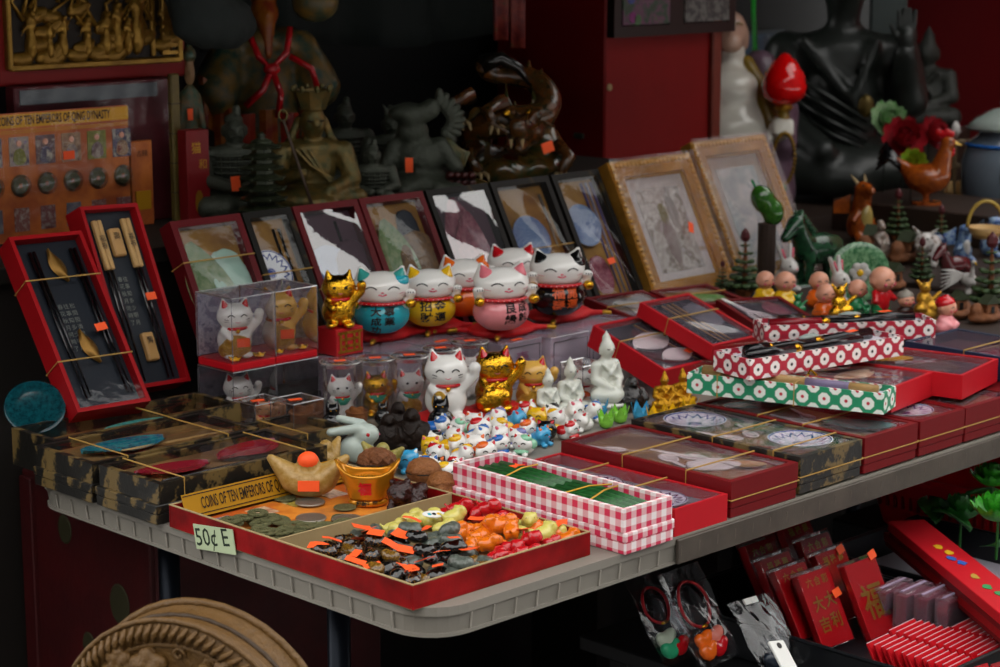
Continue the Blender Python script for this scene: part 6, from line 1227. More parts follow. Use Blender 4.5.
# ---- green dragon horse in front
GDK = mat('deep_green_glaze', '0f2c1c', .25, c2='1c4a2c', coat=.3)
o = rf('green_horse', 'dark green glazed horse lowering its head behind the bald dolls', 'horse figurine', 815, 284, 78, turn=.7)
P(o, 'body', me('ghorse', lambda: blob([('e', (.05, 0, .46), (.42, .20, .20)), ('c', (-.25, 0, .55), (-.42, -.02, .80), .15, .11), ('c', (-.42, -.02, .82), (-.64, -.04, .66), .11, .065), ('c', (.34, 0, .5), (.52, 0, .30), .10, .05), ('c', (-.22, -.10, .36), (-.26, -.10, .04), .075, .05), ('c', (-.18, .10, .36), (-.14, .10, .04), .075, .05), ('c', (.30, -.10, .38), (.32, -.10, .04), .08, .05), ('c', (.30, .10, .38), (.36, .10, .04), .08, .05), ('c', (-.36, -.05, .92), (-.34, -.06, 1.0), .04, .015), ('c', (-.36, .05, .92), (-.34, .06, 1.0), .04, .015)], .03, .05)), GDK)
for k in range(6): P(o, 'mane_lock', me('glock', lambda: blob([('e', (0, 0, 0), (.06, .05, .05)), ('e', (.05, 0, -.04), (.05, .04, .04))], .02, .02)), GDK, (-.32 + .05 * k, 0, .94 - .05 * k))
for sx in (-1, 1): P(o, 'eye', G().ell((-.50, sx * .085 - .03, .78), (.022, .022, .022), n=6, m=4), INK)
P(o, 'rock', G().lathe([(.5, 0), (.46, .05), (.2, .08)], 14, sy=.6), GDK)
# green gourd and blue-white egg behind the framed landscape
p = atd(767, 228, 3.75); o = T('green_gourd', 'glossy bright green gourd beside the purple robed Buddha', 'gourd', (p.x, p.y, p.z), FACE, 46 * mpp(p)); P(o, 'gourd_body', blob([('e', (-.1, 0, .62), (.26, .24, .34), (0, -.5, 0)), ('e', (.12, 0, .34), (.24, .22, .3))], .04, .08), mat('parrot_green_glaze', '1e4c14', .15, c2='34661e', coat=.5)); P(o, 'stalk', G().tube([(-.28, 0, .9), (-.36, 0, 1.05)], .03, 6), GREENG); P(o, 'stand', G().lathe([(.2, -((p.z - TZ - HS) / (46 * mpp(p)))), (.2, .1), (.1, .12)], 12), WD2)
# ---- bonsai pines
def pine(label, u, v, hpx, h=HS, cone=True):
    o = rf('pine_ornament', label, 'pine ornament', u, v, hpx, 0, h, 'pine ornaments'); r = random.Random(int(u))
    gm = mat('bottle_green_needles', '24402a', .5, c2='4a5a30')
    P(o, 'trunk', me('ptrunk', lambda: G().tube([(0, 0, 0), (.01, 0, .5), (0, 0, .9)], [.05, .035, .015], 6)), WALN)
    for k in range(6):
        n = 9 - k
        for j in range(n): P(o, 'bough', me('bough', lambda: blob([('e', (0, -.5, 0), (.2, .5, .16)), ('e', (.14, -.75, .06), (.12, .2, .1)), ('e', (-.14, -.7, .06), (.12, .2, .1))], .09, .08)), gm, (0, 0, .14 + .125 * k), (-.15, 0, 2 * PI * j / n + k), .30 - .042 * k)
    P(o, 'red_cone', G().lathe([(.05, 0), (.08, .06), (.06, .14), (.01, .2)], 8, (0, 0, .84)), mat('dark_red_cone', '4a1418', .4)); P(o, 'pot', G().lathe([(.1, 0), (.16, .1), (.14, .12)], 12), WALN)
pine('little pine ornament with a red cone before the second gold picture', 744, 296, 66, HD); pine('pine ornament at the right edge above the red capped doll', 989, 312, 78, HD)
pine('short pine ornament beneath the rooster', 897, 240, 50); pine('short pine ornament left of the blue dragons', 940, 250, 44); pine('low pine ornament behind the gold dragon trinket', 921, 284, 46); pine('tiny dark pine beside the first gold picture', 722, 293, 32, HD)
# ---- rabbits, bald dolls, gold figures
WRAB = mat('white_rabbit_glaze', 'b4b0ac', .25, var=.05, coat=.3)
def hare(label, u, v, hpx, turn):
    o = rf('white_rabbit', label, 'rabbit figurine', u, v, hpx, turn, HD, 'white rabbits')
    P(o, 'body', me('hare', lambda: blob([('e', (0, .05, .24), (.24, .24, .25)), ('e', (0, -.08, .54), (.19, .19, .17)), ('c', (-.08, -.02, .66), (-.20, .06, .98), .07, .045), ('c', (.08, -.02, .66), (.14, .06, .98), .07, .045), ('e', (0, -.24, .50), (.09, .08, .07)), ('e', (-.12, -.18, .08), (.09, .13, .08)), ('e', (.12, -.18, .08), (.09, .13, .08))], .03, .05)), WRAB)
    for sx in (-1, 1): P(o, 'inner_ear', me(('hear', sx), lambda: G().tube([(sx * .10, -.06, .72), (sx * .16, -.01, .92)], [.03, .025], 5), True), MOUTH); P(o, 'eye', me(('heye', sx), lambda: G().ell((sx * .11, -.23, .58), (.025, .02, .03), n=7, m=5), True), INK)
    P(o, 'nose', me('hnose', lambda: G().ell((0, -.32, .52), (.025, .02, .02), n=6, m=4), True), MOUTH)
hare('white rabbit with raised ears behind the two bald dolls, left one', 786, 292, 48, .6); hare('white rabbit with ears laid back behind the gold dolls, right one', 836, 306, 50, .9)
def doll(label, u, v, hpx, robe, turn=.4, cap=None, stand=False, sash=None, h=.0405):
    o = rf('bald_doll', label, 'doll figurine', u, v, hpx * .86, turn, h, 'round headed dolls')
    if stand: bp = [('e', (0, 0, .34), (.20, .16, .26)), ('c', (-.1, 0, .2), (-.1, -.02, .04), .1, .09), ('c', (.1, 0, .2), (.1, -.02, .04), .1, .09), ('c', (-.16, 0, .5), (-.26, -.1, .36), .07, .06), ('c', (.16, 0, .5), (.26, -.1, .36), .07, .06)]
    else: bp = [('e', (0, 0, .20), (.34, .28, .22)), ('e', (0, 0, .38), (.24, .2, .16)), ('c', (-.2, 0, .38), (-.16, -.24, .26), .08, .07), ('c', (.2, 0, .38), (.16, -.24, .26), .08, .07)]
    P(o, 'robe', me(('dollb', stand), lambda: blob(bp, .035, .05)), robe); z = .74 if stand else .70
    hd = P(o, 'head', me(('dollh', stand), lambda: blob([('e', (0, -.02, z), (.25, .24, .24)), ('e', (-.24, 0, z - .03), (.04, .05, .06)), ('e', (.24, 0, z - .03), (.04, .05, .06)), ('e', (0, -.25, z - .03), (.03, .03, .03))], .035, .04)), PORC)
    for sx in (-1, 1): P(hd, 'eye', me(('dolle', stand, sx), lambda: G().tube([(sx * .14, -.22, z + .01), (sx * .09, -.245, z + .03), (sx * .04, -.25, z + .01)], .012, 4)), INK); P(hd, 'cheek', me(('dollk', stand, sx), lambda: G().ell((sx * .13, -.215, z - .08), (.045, .02, .035), n=7, m=5), True), MOUTH)
    P(hd, 'mouth', me(('dollm', stand), lambda: G().tube([(-.04, -.24, z - .10), (0, -.25, z - .115), (.04, -.24, z - .10)], .012, 4)), REDG)
    if cap: P(hd, 'cap', me(('dollc', stand), lambda: blob([('e', (0, .03, z + .10), (.27, .26, .18)), ('e', (0, 0, z + .28), (.06, .06, .05))], .035, .04)), cap)
    if sash: P(o, 'trousers', me('dollt', lambda: blob([('c', (-.1, 0, .24), (-.1, -.02, .06), .115, .11), ('c', (.1, 0, .24), (.1, -.02, .06), .115, .11)], .035, .05)), sash)
    return o
doll('bald doll in yellow robe at the left end of the dolls', 764, 306, 44, YELL, .5); doll('bald doll in yellow robe with red beads, second of the dolls', 784, 311, 50, YELL, .4)
doll('bald doll in red behind the gold coil figure', 818, 308, 46, ORNG, .3); doll('bald doll in orange robe beside the gold coil figure', 825, 322, 48, ORNG, .2); doll('bald doll in green robe right of the gold coil figure', 856, 316, 46, GREENG, .7); doll('standing boy doll in red shirt and green trousers', 880, 318, 62, REDG, .7, stand=True, sash=GREENG)
doll('doll with a shiny red cap at the end of the spotted brush box', 945, 334, 46, PINK, .9, cap=REDG); doll('small grey haired doll between the boy and the red capped doll', 905, 322, 38, DBROWN, .4, cap=mat('grey_hair', '8a847a', .5, .3))
def gold_coil(label, u, v, hpx, mt):
    o = rf('gold_figure', label, 'figurine', u, v, hpx, .4, HD, 'gold figures')
    P(o, 'figure', me('gcoil', lambda: blob([('e', (0, 0, .18), (.34, .26, .18)), ('e', (-.16, -.12, .34), (.16, .14, .14)), ('e', (.16, -.10, .36), (.16, .14, .14)), ('e', (0, 0, .54), (.18, .16, .18)), ('e', (0, -.04, .80), (.13, .13, .13)), ('c', (-.1, 0, .86), (-.2, 0, .98), .05, .03), ('c', (.1, 0, .86), (.2, 0, .98), .05, .03), ('c', (.2, 0, .5), (.38, -.06, .66), .06, .05)], .032, .03, .008, 14)), mt)
    for sx in (-1, 1): P(o, 'eye', me(('gce', sx), lambda: G().ell((sx * .06, -.16, .83), (.025, .02, .02), n=6, m=4)), INK)
    P(o, 'ring_base', me('gcr', lambda: G().tube([(.3 * math.cos(a), .26 * math.sin(a), .04) for a in [2 * PI * i / 16 for i in range(16)]], .04, 5, closed=True), True), mt)
gold_coil('shiny gold coiled dragon figure among the bald dolls', 838, 326, 44, GOLDC); gold_coil('dull gold horse like figure left of the red capped doll', 923, 322, 44, GOLD); gold_coil('small green glazed figure in front of the bald dolls', 797, 318, 26, GREENG); gold_coil('small green figure under the standing boy doll', 866, 328, 22, GREENG)
# wreath plate with white flower, teal fan, silver vase figure
p = at(858, 300, HD); o = T('floral_plate', 'round green plate with a white flower behind the dolls', 'plate', p, FACE, 60 * mpp(p)); P(o, 'plate', me('plate', m_plate, True), mat('green_leaf_print', '1c5a34', .25, c2='7aa47a', coat=.4), (0, 0, .48), (PI / 2 - .15, 0, 0))
for k in range(6): P(o, 'petal', G().ell((.10 * math.cos(k * PI / 3), -.10, .48 + .10 * math.sin(k * PI / 3)), (.09, .03, .08), n=8, m=6), WRAB, smooth=True)
P(o, 'flower_centre', G().ell((0, -.13, .48), (.06, .03, .06), n=8, m=6), YELL, smooth=True); P(o, 'easel', G().box((0, .06, .2), (.3, .12, .4), ch=.02), WD2)
o = rf('silver_lady', 'tall silvery brown glazed lady figure behind the floral plate', 'figurine', 880, 262, 42, .3); P(o, 'robe', blob([('e', (0, 0, .3), (.2, .16, .32)), ('e', (0, 0, .62), (.15, .12, .14)), ('c', (-.14, 0, .6), (-.1, -.16, .45), .06, .05), ('c', (.14, 0, .6), (.1, -.16, .45), .06, .05)], .035, .04), mat('brown_silver_glaze', '6a5444', .2, c2='9a9088', coat=.4)); P(o, 'head', blob([('e', (0, 0, .84), (.11, .11, .12)), ('e', (0, .05, .95), (.09, .08, .06)), ('e', (0, -.115, .84), (.02, .02, .02))], .03, .02), mat('brown_silver_glaze', '6a5444'))
o = rf('teal_shell', 'teal glazed shell ornament left of the silvery lady', 'ornament', 866, 274, 30, .2); P(o, 'shell', G().sheet(10, 5, lambda a, b: ((a - .5) * 1.0 * b, -.05 * math.cos(a * 31), .9 * b * math.cos((a - .5) * 1.6))), TURQ, smooth=True); P(o, 'foot', G().lathe([(.2, 0), (.16, .1), (.05, .12)], 10), TURQ)
# ---- grey and white cow like pair, blue dragon plates, maroon horse, white crane, basket
o = rf('porcelain_ox', 'white and brown porcelain ox lying above the low pine', 'ox figurine', 930, 264, 48, .9); P(o, 'body', blob([('e', (0, 0, .34), (.42, .28, .30)), ('e', (-.40, -.05, .52), (.22, .2, .2)), ('e', (-.58, -.06, .44), (.12, .13, .11)), ('c', (-.34, -.14, .66), (-.30, -.3, .80), .06, .025), ('c', (-.34, .10, .66), (-.30, .28, .80), .06, .025), ('c', (-.2, -.22, .2), (-.36, -.26, .06), .09, .08), ('c', (.24, -.22, .2), (.1, -.28, .06), .09, .08)], .035, .05), mat('white_brown_glaze', 'b4b0ac', .2, c2='5a4030', thr=.58, coat=.4)); P(o, 'blue_saddle', G().ell((.12, 0, .46), (.24, .30, .2), n=12, m=8), mat('navy_glaze', '142a4a', .2, coat=.4), smooth=True)
for sx in (-.18, .04): P(o, 'eye', G().ell((-.52, sx, .60), (.03, .03, .03), n=6, m=4), INK)
o = rf('maroon_horse', 'small maroon horse curving its neck right of the porcelain ox', 'horse figurine', 953, 286, 46, .6); P(o, 'body', me('ghorse', lambda: None), mat('maroon_glaze', '4a1418', .25, coat=.3)); P(o, 'mane', G().tube([(-.30, 0, .70), (-.38, 0, .86), (-.42, 0, .95)], [.05, .05, .02], 6), DBROWN)
o = rf('white_crane', 'white crane with spread wing feathers near the right edge', 'bird figurine', 968, 292, 36, .2); P(o, 'body', blob([('e', (0, 0, .35), (.22, .3, .2)), ('c', (0, -.2, .45), (-.05, -.36, .85), .08, .045), ('e', (-.05, -.4, .9), (.07, .09, .07)), ('c', (0, 0, .2), (0, 0, .0), .04, .1)], .035, .04), WRAB); P(o, 'beak', G().tube([(-.05, -.46, .9), (-.06, -.64, .86)], [.03, .006], 5), YELL)
for k in range(6): P(o, 'wing_feather', G().tube([(-.1, 0, .5), (-.5, -.05, .62 - .07 * k), (-.85, -.05, .66 - .12 * k)], [.03, .05, .015], 5), WRAB, smooth=True)
BLD = mat('blue_white_glaze', '2a4a8a', .2, c2='8aa4b8', coat=.4)
for k, (u, v, hp, lb) in enumerate(((962, 262, 44, 'blue and white glazed dragon, left of the blue pair at the right edge'), (988, 256, 46, 'blue and white glazed dragon at the very right edge'))):
    o = rf('blue_dragon', lb, 'dragon figurine', u, v, hp, .5 + k, group='blue dragons'); P(o, 'body', me('adrg', lambda: None), BLD); P(o, 'belly', me('adb', lambda: None), WRAB)
    for sx in (-1, 1): P(o, 'wing', G().sheet(4, 4, lambda a, b: (sx * (.12 + .3 * a), .10 + .1 * a, .40 + .4 * b * (1 - .4 * a))), BLD)
o = rf('wicker_basket', 'small wicker basket with an arched yellow handle at the right edge', 'basket', 985, 238, 38, 0., HR2); P(o, 'basket_bowl', G().lathe([(.3, 0), (.5, .3), (.47, .3), (.28, .05)], 18), BAMB, smooth=True); P(o, 'handle', G().tube([(.48 * math.cos(a), 0, .28 + .7 * math.sin(a)) for a in [PI * i / 14 for i in range(15)]], .05, 6), mat('yellow_cane', 'a08434', .45), smooth=True)
# brown rockery houses
for k, (u, v, lb) in enumerate(((955, 318, 'brown carved rockery house right of the red capped doll'), (985, 322, 'brown carved rockery house at the right edge'), (890, 290, 'brown carved rockery house behind the standing boy doll'), (903, 262, 'brown carved rockery house left of the porcelain ox'), (868, 256, 'brown carved rockery house behind the floral plate'))):
    o = rf('rockery_house', lb, 'ornament', u, v, 34 if k < 3 else 38, .3 + .2 * k, HD if k < 3 else HS, 'rockery houses'); P(o, 'rock', me('rockh', lambda: blob([('e', (0, 0, .15), (.6, .35, .18)), ('e', (-.35, 0, .35), (.2, .2, .25)), ('e', (.35, .1, .3), (.2, .2, .2))], .05, .06, .02, 8)), WALN); P(o, 'hut', G().box((.05, -.1, .45), (.4, .3, .3), ch=.02), WALN)
    P(o, 'hut_roof', G().prism([(-.3, .0), (.3, .0), (0, .26)], -.2, .2, Matrix(((1, 0, 0, .05), (0, 0, -1, -.1), (0, 1, 0, .58), (0, 0, 0, 1)))), mat('dark_moss_roof', '2c3420', .6)); P(o, 'hut_door', G().box((.05, -.255, .40), (.12, .02, .2)), INK)
# wooden rack and the porcelain jar
p = at(958, 214, HS); o = T('wooden_rack', 'light wooden rack with a white finial behind the rooster', 'rack', p, FACE, 1.)
m_ = mpp(p); RK = mat('pale_rack_wood', '6a5a40', .6, var=.25)
for x in (-18, -6, 8, 20): P(o, 'post', G().tube([(x * m_, 0, 0), (x * m_, 0, 74 * m_)], .007, 6), RK)
for z in (22, 48, 72): P(o, 'rail', G().box((1 * m_, 0, z * m_), (46 * m_, .012, .012), ch=.002), RK)
P(o, 'finial', G().lathe([(.004, 0), (.013, .015), (.010, .03), (.002, .04)], 10, (-6 * m_, 0, 76 * m_)), WRAB, smooth=True)
for k in range(3): P(o, 'bamboo_roll', G().tube([((-10 + 10 * k) * m_, -.02, 2 * m_), ((-14 + 12 * k) * m_, -.03, 34 * m_)], .010, 7), BAMB, smooth=True)
p = at(1000, 222, HS); o = T('porcelain_jar', 'pale blue grey lidded porcelain jar cut by the right edge', 'jar', p, FACE, 122 * mpp(p))
P(o, 'jar_body', G().lathe([(.20, 0), (.26, .05), (.33, .25), (.34, .50), (.28, .66), (.20, .72), (.20, .76)], 28), mat('grey_blue_porcelain', '5c6670', .15, var=.1, coat=.4), smooth=True); P(o, 'lid', G().lathe([(.30, .76), (.31, .78), (.24, .84), (.10, .92), (.03, .94), (.05, .98), (.01, 1.01)], 28), mat('white_lid_porcelain', '8a948e', .15, coat=.4), smooth=True)
P(o, 'blue_band', G().tube([(.30 * math.cos(a), .30 * math.sin(a), .64) for a in [2 * PI * i / 28 for i in range(28)]], .015, 6, closed=True), mat('cobalt_glaze', '2464b4'), smooth=True); P(o, 'character', wrapped_text('壽', .2, lambda x, z: Vector((x, -.345 * math.sqrt(max(.1, 1 - (x / .345) ** 2)) - .004, .42 + z)), .006), INK)
# blue poster, green cable, pale door frame, small framed pictures on the pillar
a, b = aty(737, 36, 2.255), aty(782, 100, 2.255)
o = TM('blue_poster', G().box((0, 0, 0), (b.x - a.x, .006, a.z - b.z)), print_mat('blue_photo_print', ['20405c', '2c5474', '183450', '8a9aa4'], 14, .4), 'blue printed panel with white shapes behind the porcelain Buddha', 'poster', ((a.x + b.x) / 2, 2.262, (a.z + b.z) / 2), (0, 0, 0)); P(o, 'frame', tray_mesh(b.x - a.x + .02, a.z - b.z + .02, .01, .01, .004), mat('blue_grey_frame', '2a3a44', .5), (-(b.x - a.x) / 2 - .01, -.002, -(a.z - b.z) / 2 - .01), (PI / 2, 0, 0))
a = atd(752, -40, 5.2); b = atd(757, 170, 5.2); TM('green_cable', G().tube([a, a.lerp(b, .4) + Vector((.004, 0, 0)), b], .006, 8), mat('bright_green_pvc', '1c9a2c', .35), 'bright green cable hanging behind the porcelain Buddha', 'cable', smooth=True)
a = atd(886, 80, 5.7); ST('door_1', G().box((0, 0, 0), (.10, .03, 1.6), ch=.003), mat('pale_grey_door_edge', '3c4644', .5), (a.x, a.y, a.z + .2), (0, 0, FACE))
o = T('hung_pictures', 'pair of small framed pictures hung on the red pillar', 'picture', (0, 0, 0)); P0, P1 = aty(612, 38, 1.385), aty(733, 38, 1.385); w2 = (P1.x - P0.x) / 2
for k in range(2):
    x0 = P0.x + k * w2; P(o, 'frame', tray_mesh(w2, .2, .02, .022, .010), mat('dark_brown_frame', '1c100c', .4), (x0, 1.385 - .006, P0.z), (PI / 2, 0, 0))
    pc_ = P(o, 'picture', G().box((x0 + w2 / 2, 1.379, P0.z + .1), (w2 - .05, .004, .15)), print_mat(('garden_print', 'ink_print')[k], (['3c3c34', '2a4a34', '6a3a5a', '4a5a3a'], ['5a5a58', '6a6864', '2a2a2c', '625e58'])[k], 40, .5))
    if k == 0:
        for q, (dx, dz, mt) in enumerate(((.035, .05, mat('magenta_print', '7a3068', .5)), (.05, .045, mat('leaf_print', '4a6a44', .5)), (.03, .09, mat('blue_bloom_print', '3a4a8a', .5)))): P(pc_, 'printed_bloom', G().lathe([(.012, 0), (.011, .001)], 12), mt, (x0 + dx + .02, 1.3765, P0.z + dz - .01), (PI / 2, 0, 0))
# ================================================================ low stand with red envelopes at the lower right
STB = mat('black_stand', '0c0c0e', .5); BPL = mat('black_plastic_tray', '101216', .28, var=.2, bump=.05)
LB = TZ - .235
t = T('low_stand', 'black low stand in front under the table edge at the lower right', 'stand', (0, 0, 0))
P(t, 'stand_top', G().box((.885, .02, LB - .012), (.67, .56, .02), ch=.002), STB)
for x in (.6, 1.18):
    for y in (-.22, .26): P(t, 'leg', G().box((x, y, (LB - .02) / 2), (.03, .03, LB - .024)), STB)
def open_tray(name, label, x, y, w, l, h, yaw, mt, z=LB, wall=.004, lining=None):
    o = T(name, label, 'tray', (x, y, z), yaw); P(o, 'tray_body', tray_mesh(w, l, h, wall, h - .004), mt, (0, 0, h))
    P(o, 'rim', G().tube([(0, 0, h), (w, 0, h), (w, l, h), (0, l, h)], .003, 6, closed=True), mt)
    if lining: P(o, 'lining', G().box((w / 2, l / 2, .0055), (w - .01, l - .01, .002)), lining)
    return o
open_tray('black_tray', 'black plastic tray holding the red envelopes and small packets', .632, -.20, .29, .44, .048, 0., BPL)
open_tray('black_tray', 'second black plastic tray beside the red chopstick boxes', .955, -.235, .25, .44, .048, .0, BPL, lining=mat('white_tray_paper', '9a96a0', .6))
REDP = mat('red_envelope_paper', 'b40e1a', .45, var=.1, spec=.15); GLT = mat('gold_foil_print', 'b08a34', .35, .7, var=.1); PINKE = mat('pink_white_edge', 'c87a86', .5)
def packet(label, M, w, l, t, chars=(), wrap=True, sticker=None, header=None, edge=False, group='red envelope packets', name='envelope_packet'):
    o = T(name, label, 'red envelope', group=group); o.location = M.to_translation(); o.rotation_euler = M.to_euler()
    P(o, 'envelopes', G().box((w / 2, l / 2, -t / 2), (w, l, t), ch=.0008), REDP)
    P(o, 'fold_flap', G().box((w / 2, l - .010, .0004), (w - .002, .018, .0008)), REDP)
    for ch, fx, fy, sz in chars: P(o, 'character', me(('gch', ch), lambda: text_mesh(ch, 1., .02)), GLT, (fx * w, fy * l, .0009), None, sz)
    if header:
        for k, ch in enumerate(header): P(o, 'character', me(('gch', ch), lambda: text_mesh(ch, 1., .02)), GLT, (w * (.25 + .25 * k), l * .86, .0012), None, w * .2)
    if wrap: P(o, 'clear_sleeve', G().box((w / 2, l / 2 + .002, -t / 2), (w + .003, l + .006, t + .003), ch=.001), clear('sleeve', (.96, .94, .95), .03, .1, .15))
    if sticker: P(o, 'price_sticker', me('tag', m_tag), STICK, (w * sticker[0], l * sticker[1], .0030), (0, 0, .2), (.016, .018, .15))
    return o
def pk(label, u, v, h, w, l, lean, **k):
    p = at(u, v, h); return packet(label, flatmat(p.x, p.y, p.z, k.pop('yaw', 0.), math.radians(lean), math.radians(k.pop('roll', 0))), w, l, k.pop('t', .008), **k)
pk('red envelope packet with a large gold character at the right front', 872, 640, -.222, .068, .102, 62, chars=[('福', .5, .42, .050)], t=.010, sticker=(.88, 1.02))
pk('red envelope packet with four gold characters, left of the large lettered one', 824, 650, -.222, .064, .100, 62, chars=[('大', .32, .56, .022), ('大', .70, .58, .022), ('吉', .30, .28, .022), ('利', .68, .30, .022)], header='六合彩', t=.010, sticker=(.92, .64), yaw=-.03)
for k, (u, v, lb) in enumerate(((802, 640, 'red envelope packet directly behind the four character one'), (786, 628, 'second red envelope packet from the back left'), (770, 612, 'rearmost red envelope packet at the upper left'), (842, 622, 'red envelope packet behind the large lettered one with a sticker'), (826, 606, 'third red envelope packet in the back right row'), (806, 590, 'second red envelope packet in the back right row'), (786, 578, 'rearmost red envelope packet at the upper right'))):
    pk(lb, u, v, -.215, .064, .095, 60, header='六合彩' if k % 2 == 0 else '福祿壽', t=.012, sticker=(.8, .96) if k == 3 else None)
def filed(x, w, y0, dy, n, l, lean, label, grp, h0=.006, step=.0, ch=True):
    for k in range(n):
        o = packet(label, flatmat(x + .002 * (k % 3), y0 - dy * k, LB + h0 + step * k, math.radians(3), math.radians(lean)), w, l, .0035, chars=[('福', .5, .55, w * .42)] if ch and k == n - 1 else [], wrap=False, group=grp, name='small_packet')
        P(o, 'white_edge', me(('wedge', w, l), lambda: G().box((w / 2, l + .0004, -.0014), (w * .98, .0012, .0012))), mat('pale_pink_edge', 'c0a0a8', .5))
filed(.700, .052, -.080, .0100, 15, .040, 60, 'small white edged red packet in the left filed row of the black tray', 'left filed packets')
filed(.758, .062, -.075, .0100, 15, .042, 60, 'small white edged red packet in the middle filed row of the black tray', 'middle filed packets')
filed(.826, .064, -.125, .0100, 10, .042, 60, 'small white edged red packet in the right filed row of the black tray', 'right filed packets')
for k in range(4):
    x, y = .822 + .008 * k, -.002 - .027 * k; o = T('clear_mini_box', ('small clear box of red paper, rearmost of four', 'small clear box of red paper, second of four', 'small clear box of red paper, third of four', 'small clear box of red paper, nearest of four')[k], 'plastic box', (x, y, LB + .016), .05, 1., 'clear mini boxes')
    P(o, 'contents', G().box((.034, .010, .024), (.062, .016, .044), ch=.001), mat('plum_red_paper', '7a1c34', .5)); P(o, 'clear_shell', G().box((.034, .010, .026), (.068, .021, .052), ch=.001), clear('mini_shell', (.92, .86, .92), .08, .12, .2, haze=.13, hc=(.75, .6, .72)))
    P(o, 'lid_seal', G().box((.034, .010, .0525), (.06, .004, .001)), mat('lilac_seal', 'a48ea8', .5))
# clear bags with cords at the left of the envelopes
CORD = mat('red_braid', 'a81420', .5)
def bag(label, u, v, h, w, l, lean, yaw, cols2, cord=True):
    p = at(u, v, h); M = flatmat(p.x, p.y, p.z, yaw, math.radians(lean)); o = T('clear_bag', label, 'plastic bag', group='clear bags of charms'); o.location = M.to_translation(); o.rotation_euler = M.to_euler()
    P(o, 'front_film', G().sheet(10, 14, lambda a, b: (a * w, b * l, .006 * math.sin(PI * a) * math.sin(PI * min(1, b * 1.2)) + .0025 * math.sin(a * 19 + b * 11))), BAG, smooth=True)
    P(o, 'back_film', G().sheet(6, 8, lambda a, b: (a * w, b * l, -.008 * math.sin(PI * a) * math.sin(PI * b))), BAG, smooth=True)
    if cord: P(o, 'red_cord', G().tube([(w * .5 + w * .32 * math.cos(a), l * .62 + w * .36 * math.sin(a), .001 * math.sin(3 * a)) for a in [2 * PI * i / 24 for i in range(24)]], .0022, 6, closed=True), CORD, smooth=True); P(o, 'gold_knot', G().ell((w * .5, l * .62 - w * .36, .002), (.008, .003, .003), n=8, m=5), GOLDB, smooth=True)
    for i, mt in enumerate(cols2): P(o, 'charm', me(('charm', i), lambda: blob([('e', (0, 0, 0), (.014, .011, .008)), ('e', (.01, .006, .003), (.009, .008, .006)), ('e', (-.009, .004, .003), (.008, .008, .006))], .003, .004)), mt, (w * (.35 + .25 * (i % 2)), l * (.14 + .11 * (i // 2)), 0))
    P(o, 'white_header', G().box((w * .5, l - .004, .0), (w * .3, .008, .003)), PWHITE) if not cord else None
    return o
bag('clear bag with a red cord bracelet and jade charm, leftmost', 664, 668, -.215, .068, .125, 55, .0, [mat('green_charm', '2a9a6c', .3), REDG, mat('pale_charm', 'b4c0ac', .3)])
bag('tall clear bag of red and orange charms in the middle', 700, 672, -.215, .085, .130, 58, .05, [ORNG, REDG, ORNG, mat('pink_charm', 'd87a6a', .3)])
bag('clear bag with a white strip at the right of the bags', 764, 676, -.215, .075, .10, 50, -.1, [mat('dark_charm', '1c2430', .3)], cord=False)
o = T('white_strip_card', 'white plastic strip inside the rightmost clear bag', 'card', at(789, 668, -.19), -.4); P(o, 'strip', G().box((0, 0, 0), (.03, .075, .004), Euler((.8, .2, .4)).to_matrix().to_4x4(), ch=.001), PWHITE); P(o, 'hole', G().lathe([(.004, 0), (.004, .001)], 10, (0, 0, 0), Euler((.8, .2, .4)).to_matrix().to_4x4() @ Matrix.Translation((0, .03, .0022))), INK)
# red chopstick boxes and the basket of green flowers
def redbox(label, A, B, w, t, mt, prints=True):
    d = B - A; o = T('red_long_box', label, 'long box', A, math.atan2(d.y, d.x), 1., 'red long boxes'); L_ = d.length
    P(o, 'lid', G().box((L_ / 2, w / 2, -t * .3), (L_, w, t * .6), ch=.001), mt); P(o, 'base', G().box((L_ / 2, w / 2, -t * .8), (L_ - .004, w - .004, t * .38), ch=.001), DRED)
    if prints:
        for k, (c, fx) in enumerate((('e0b020', .30), ('e0b020', .36), ('2a5ab0', .42), ('2a5ab0', .47), ('2a8a4c', .70), ('2a8a4c', .76), ('b08a34', .60))): P(o, 'printed_figure', G().prism(mkp(9, .3, 0, 0, .010, .006, 2.3 + k), 0, .0006), mat('print_' + c, c, .5), (L_ * fx, w * (.45 + .1 * (k % 2)), .0004))
    return o
redbox('long red box printed with small coloured figures beside the black tray', at(888, 521, -.140), at(1010, 622, -.140), .055, .024, BRED)
redbox('plain long red box lying under the printed red box', at(884, 532, -.165), at(1012, 640, -.165), .05, .020, RED, False)
# basket
bp = Vector((1.42, .12, 0)); o = T('red_basket', 'red plastic basket of green lotus flowers at the right edge', 'basket', (bp.x, bp.y, LB), .0)
rim = rrect(-.17, -.20, .17, .24, .05)
def bwall(z0, z1, s0, s1): 
    n = len(rim); return G().add([(x * s0, y * s0, z0) for x, y in rim] + [(x * s1, y * s1, z1) for x, y in rim], [(i, (i + 1) % n, n + (i + 1) % n, n + i) for i in range(n)])
P(o, 'basket_wall', bwall(0, .085, .88, .98), BRED).modifiers.new('t', 'SOLIDIFY').thickness = .004
P(o, 'basket_floor', G().prism([(x * .88, y * .88) for x, y in rim], 0, .003), BRED); P(o, 'basket_rim', G().tube([(x, y, .088) for x, y in rim], .007, 6, closed=True), BRED)
for i in range(26):
    P(o, 'slot', me('slot', lambda: G().box((0, 0, 0), (.004, .006, .032), ch=.001)), DRED, (-.168 * .945, -.17 + i * .0145, .05))
st = T('crate_stand', 'dark crate carrying the red basket at the right edge', 'crate', (bp.x, bp.y, 0)); P(st, 'crate_body', G().box((0, .02, (LB) / 2), (.36, .5, LB - .001), ch=.004), STB)
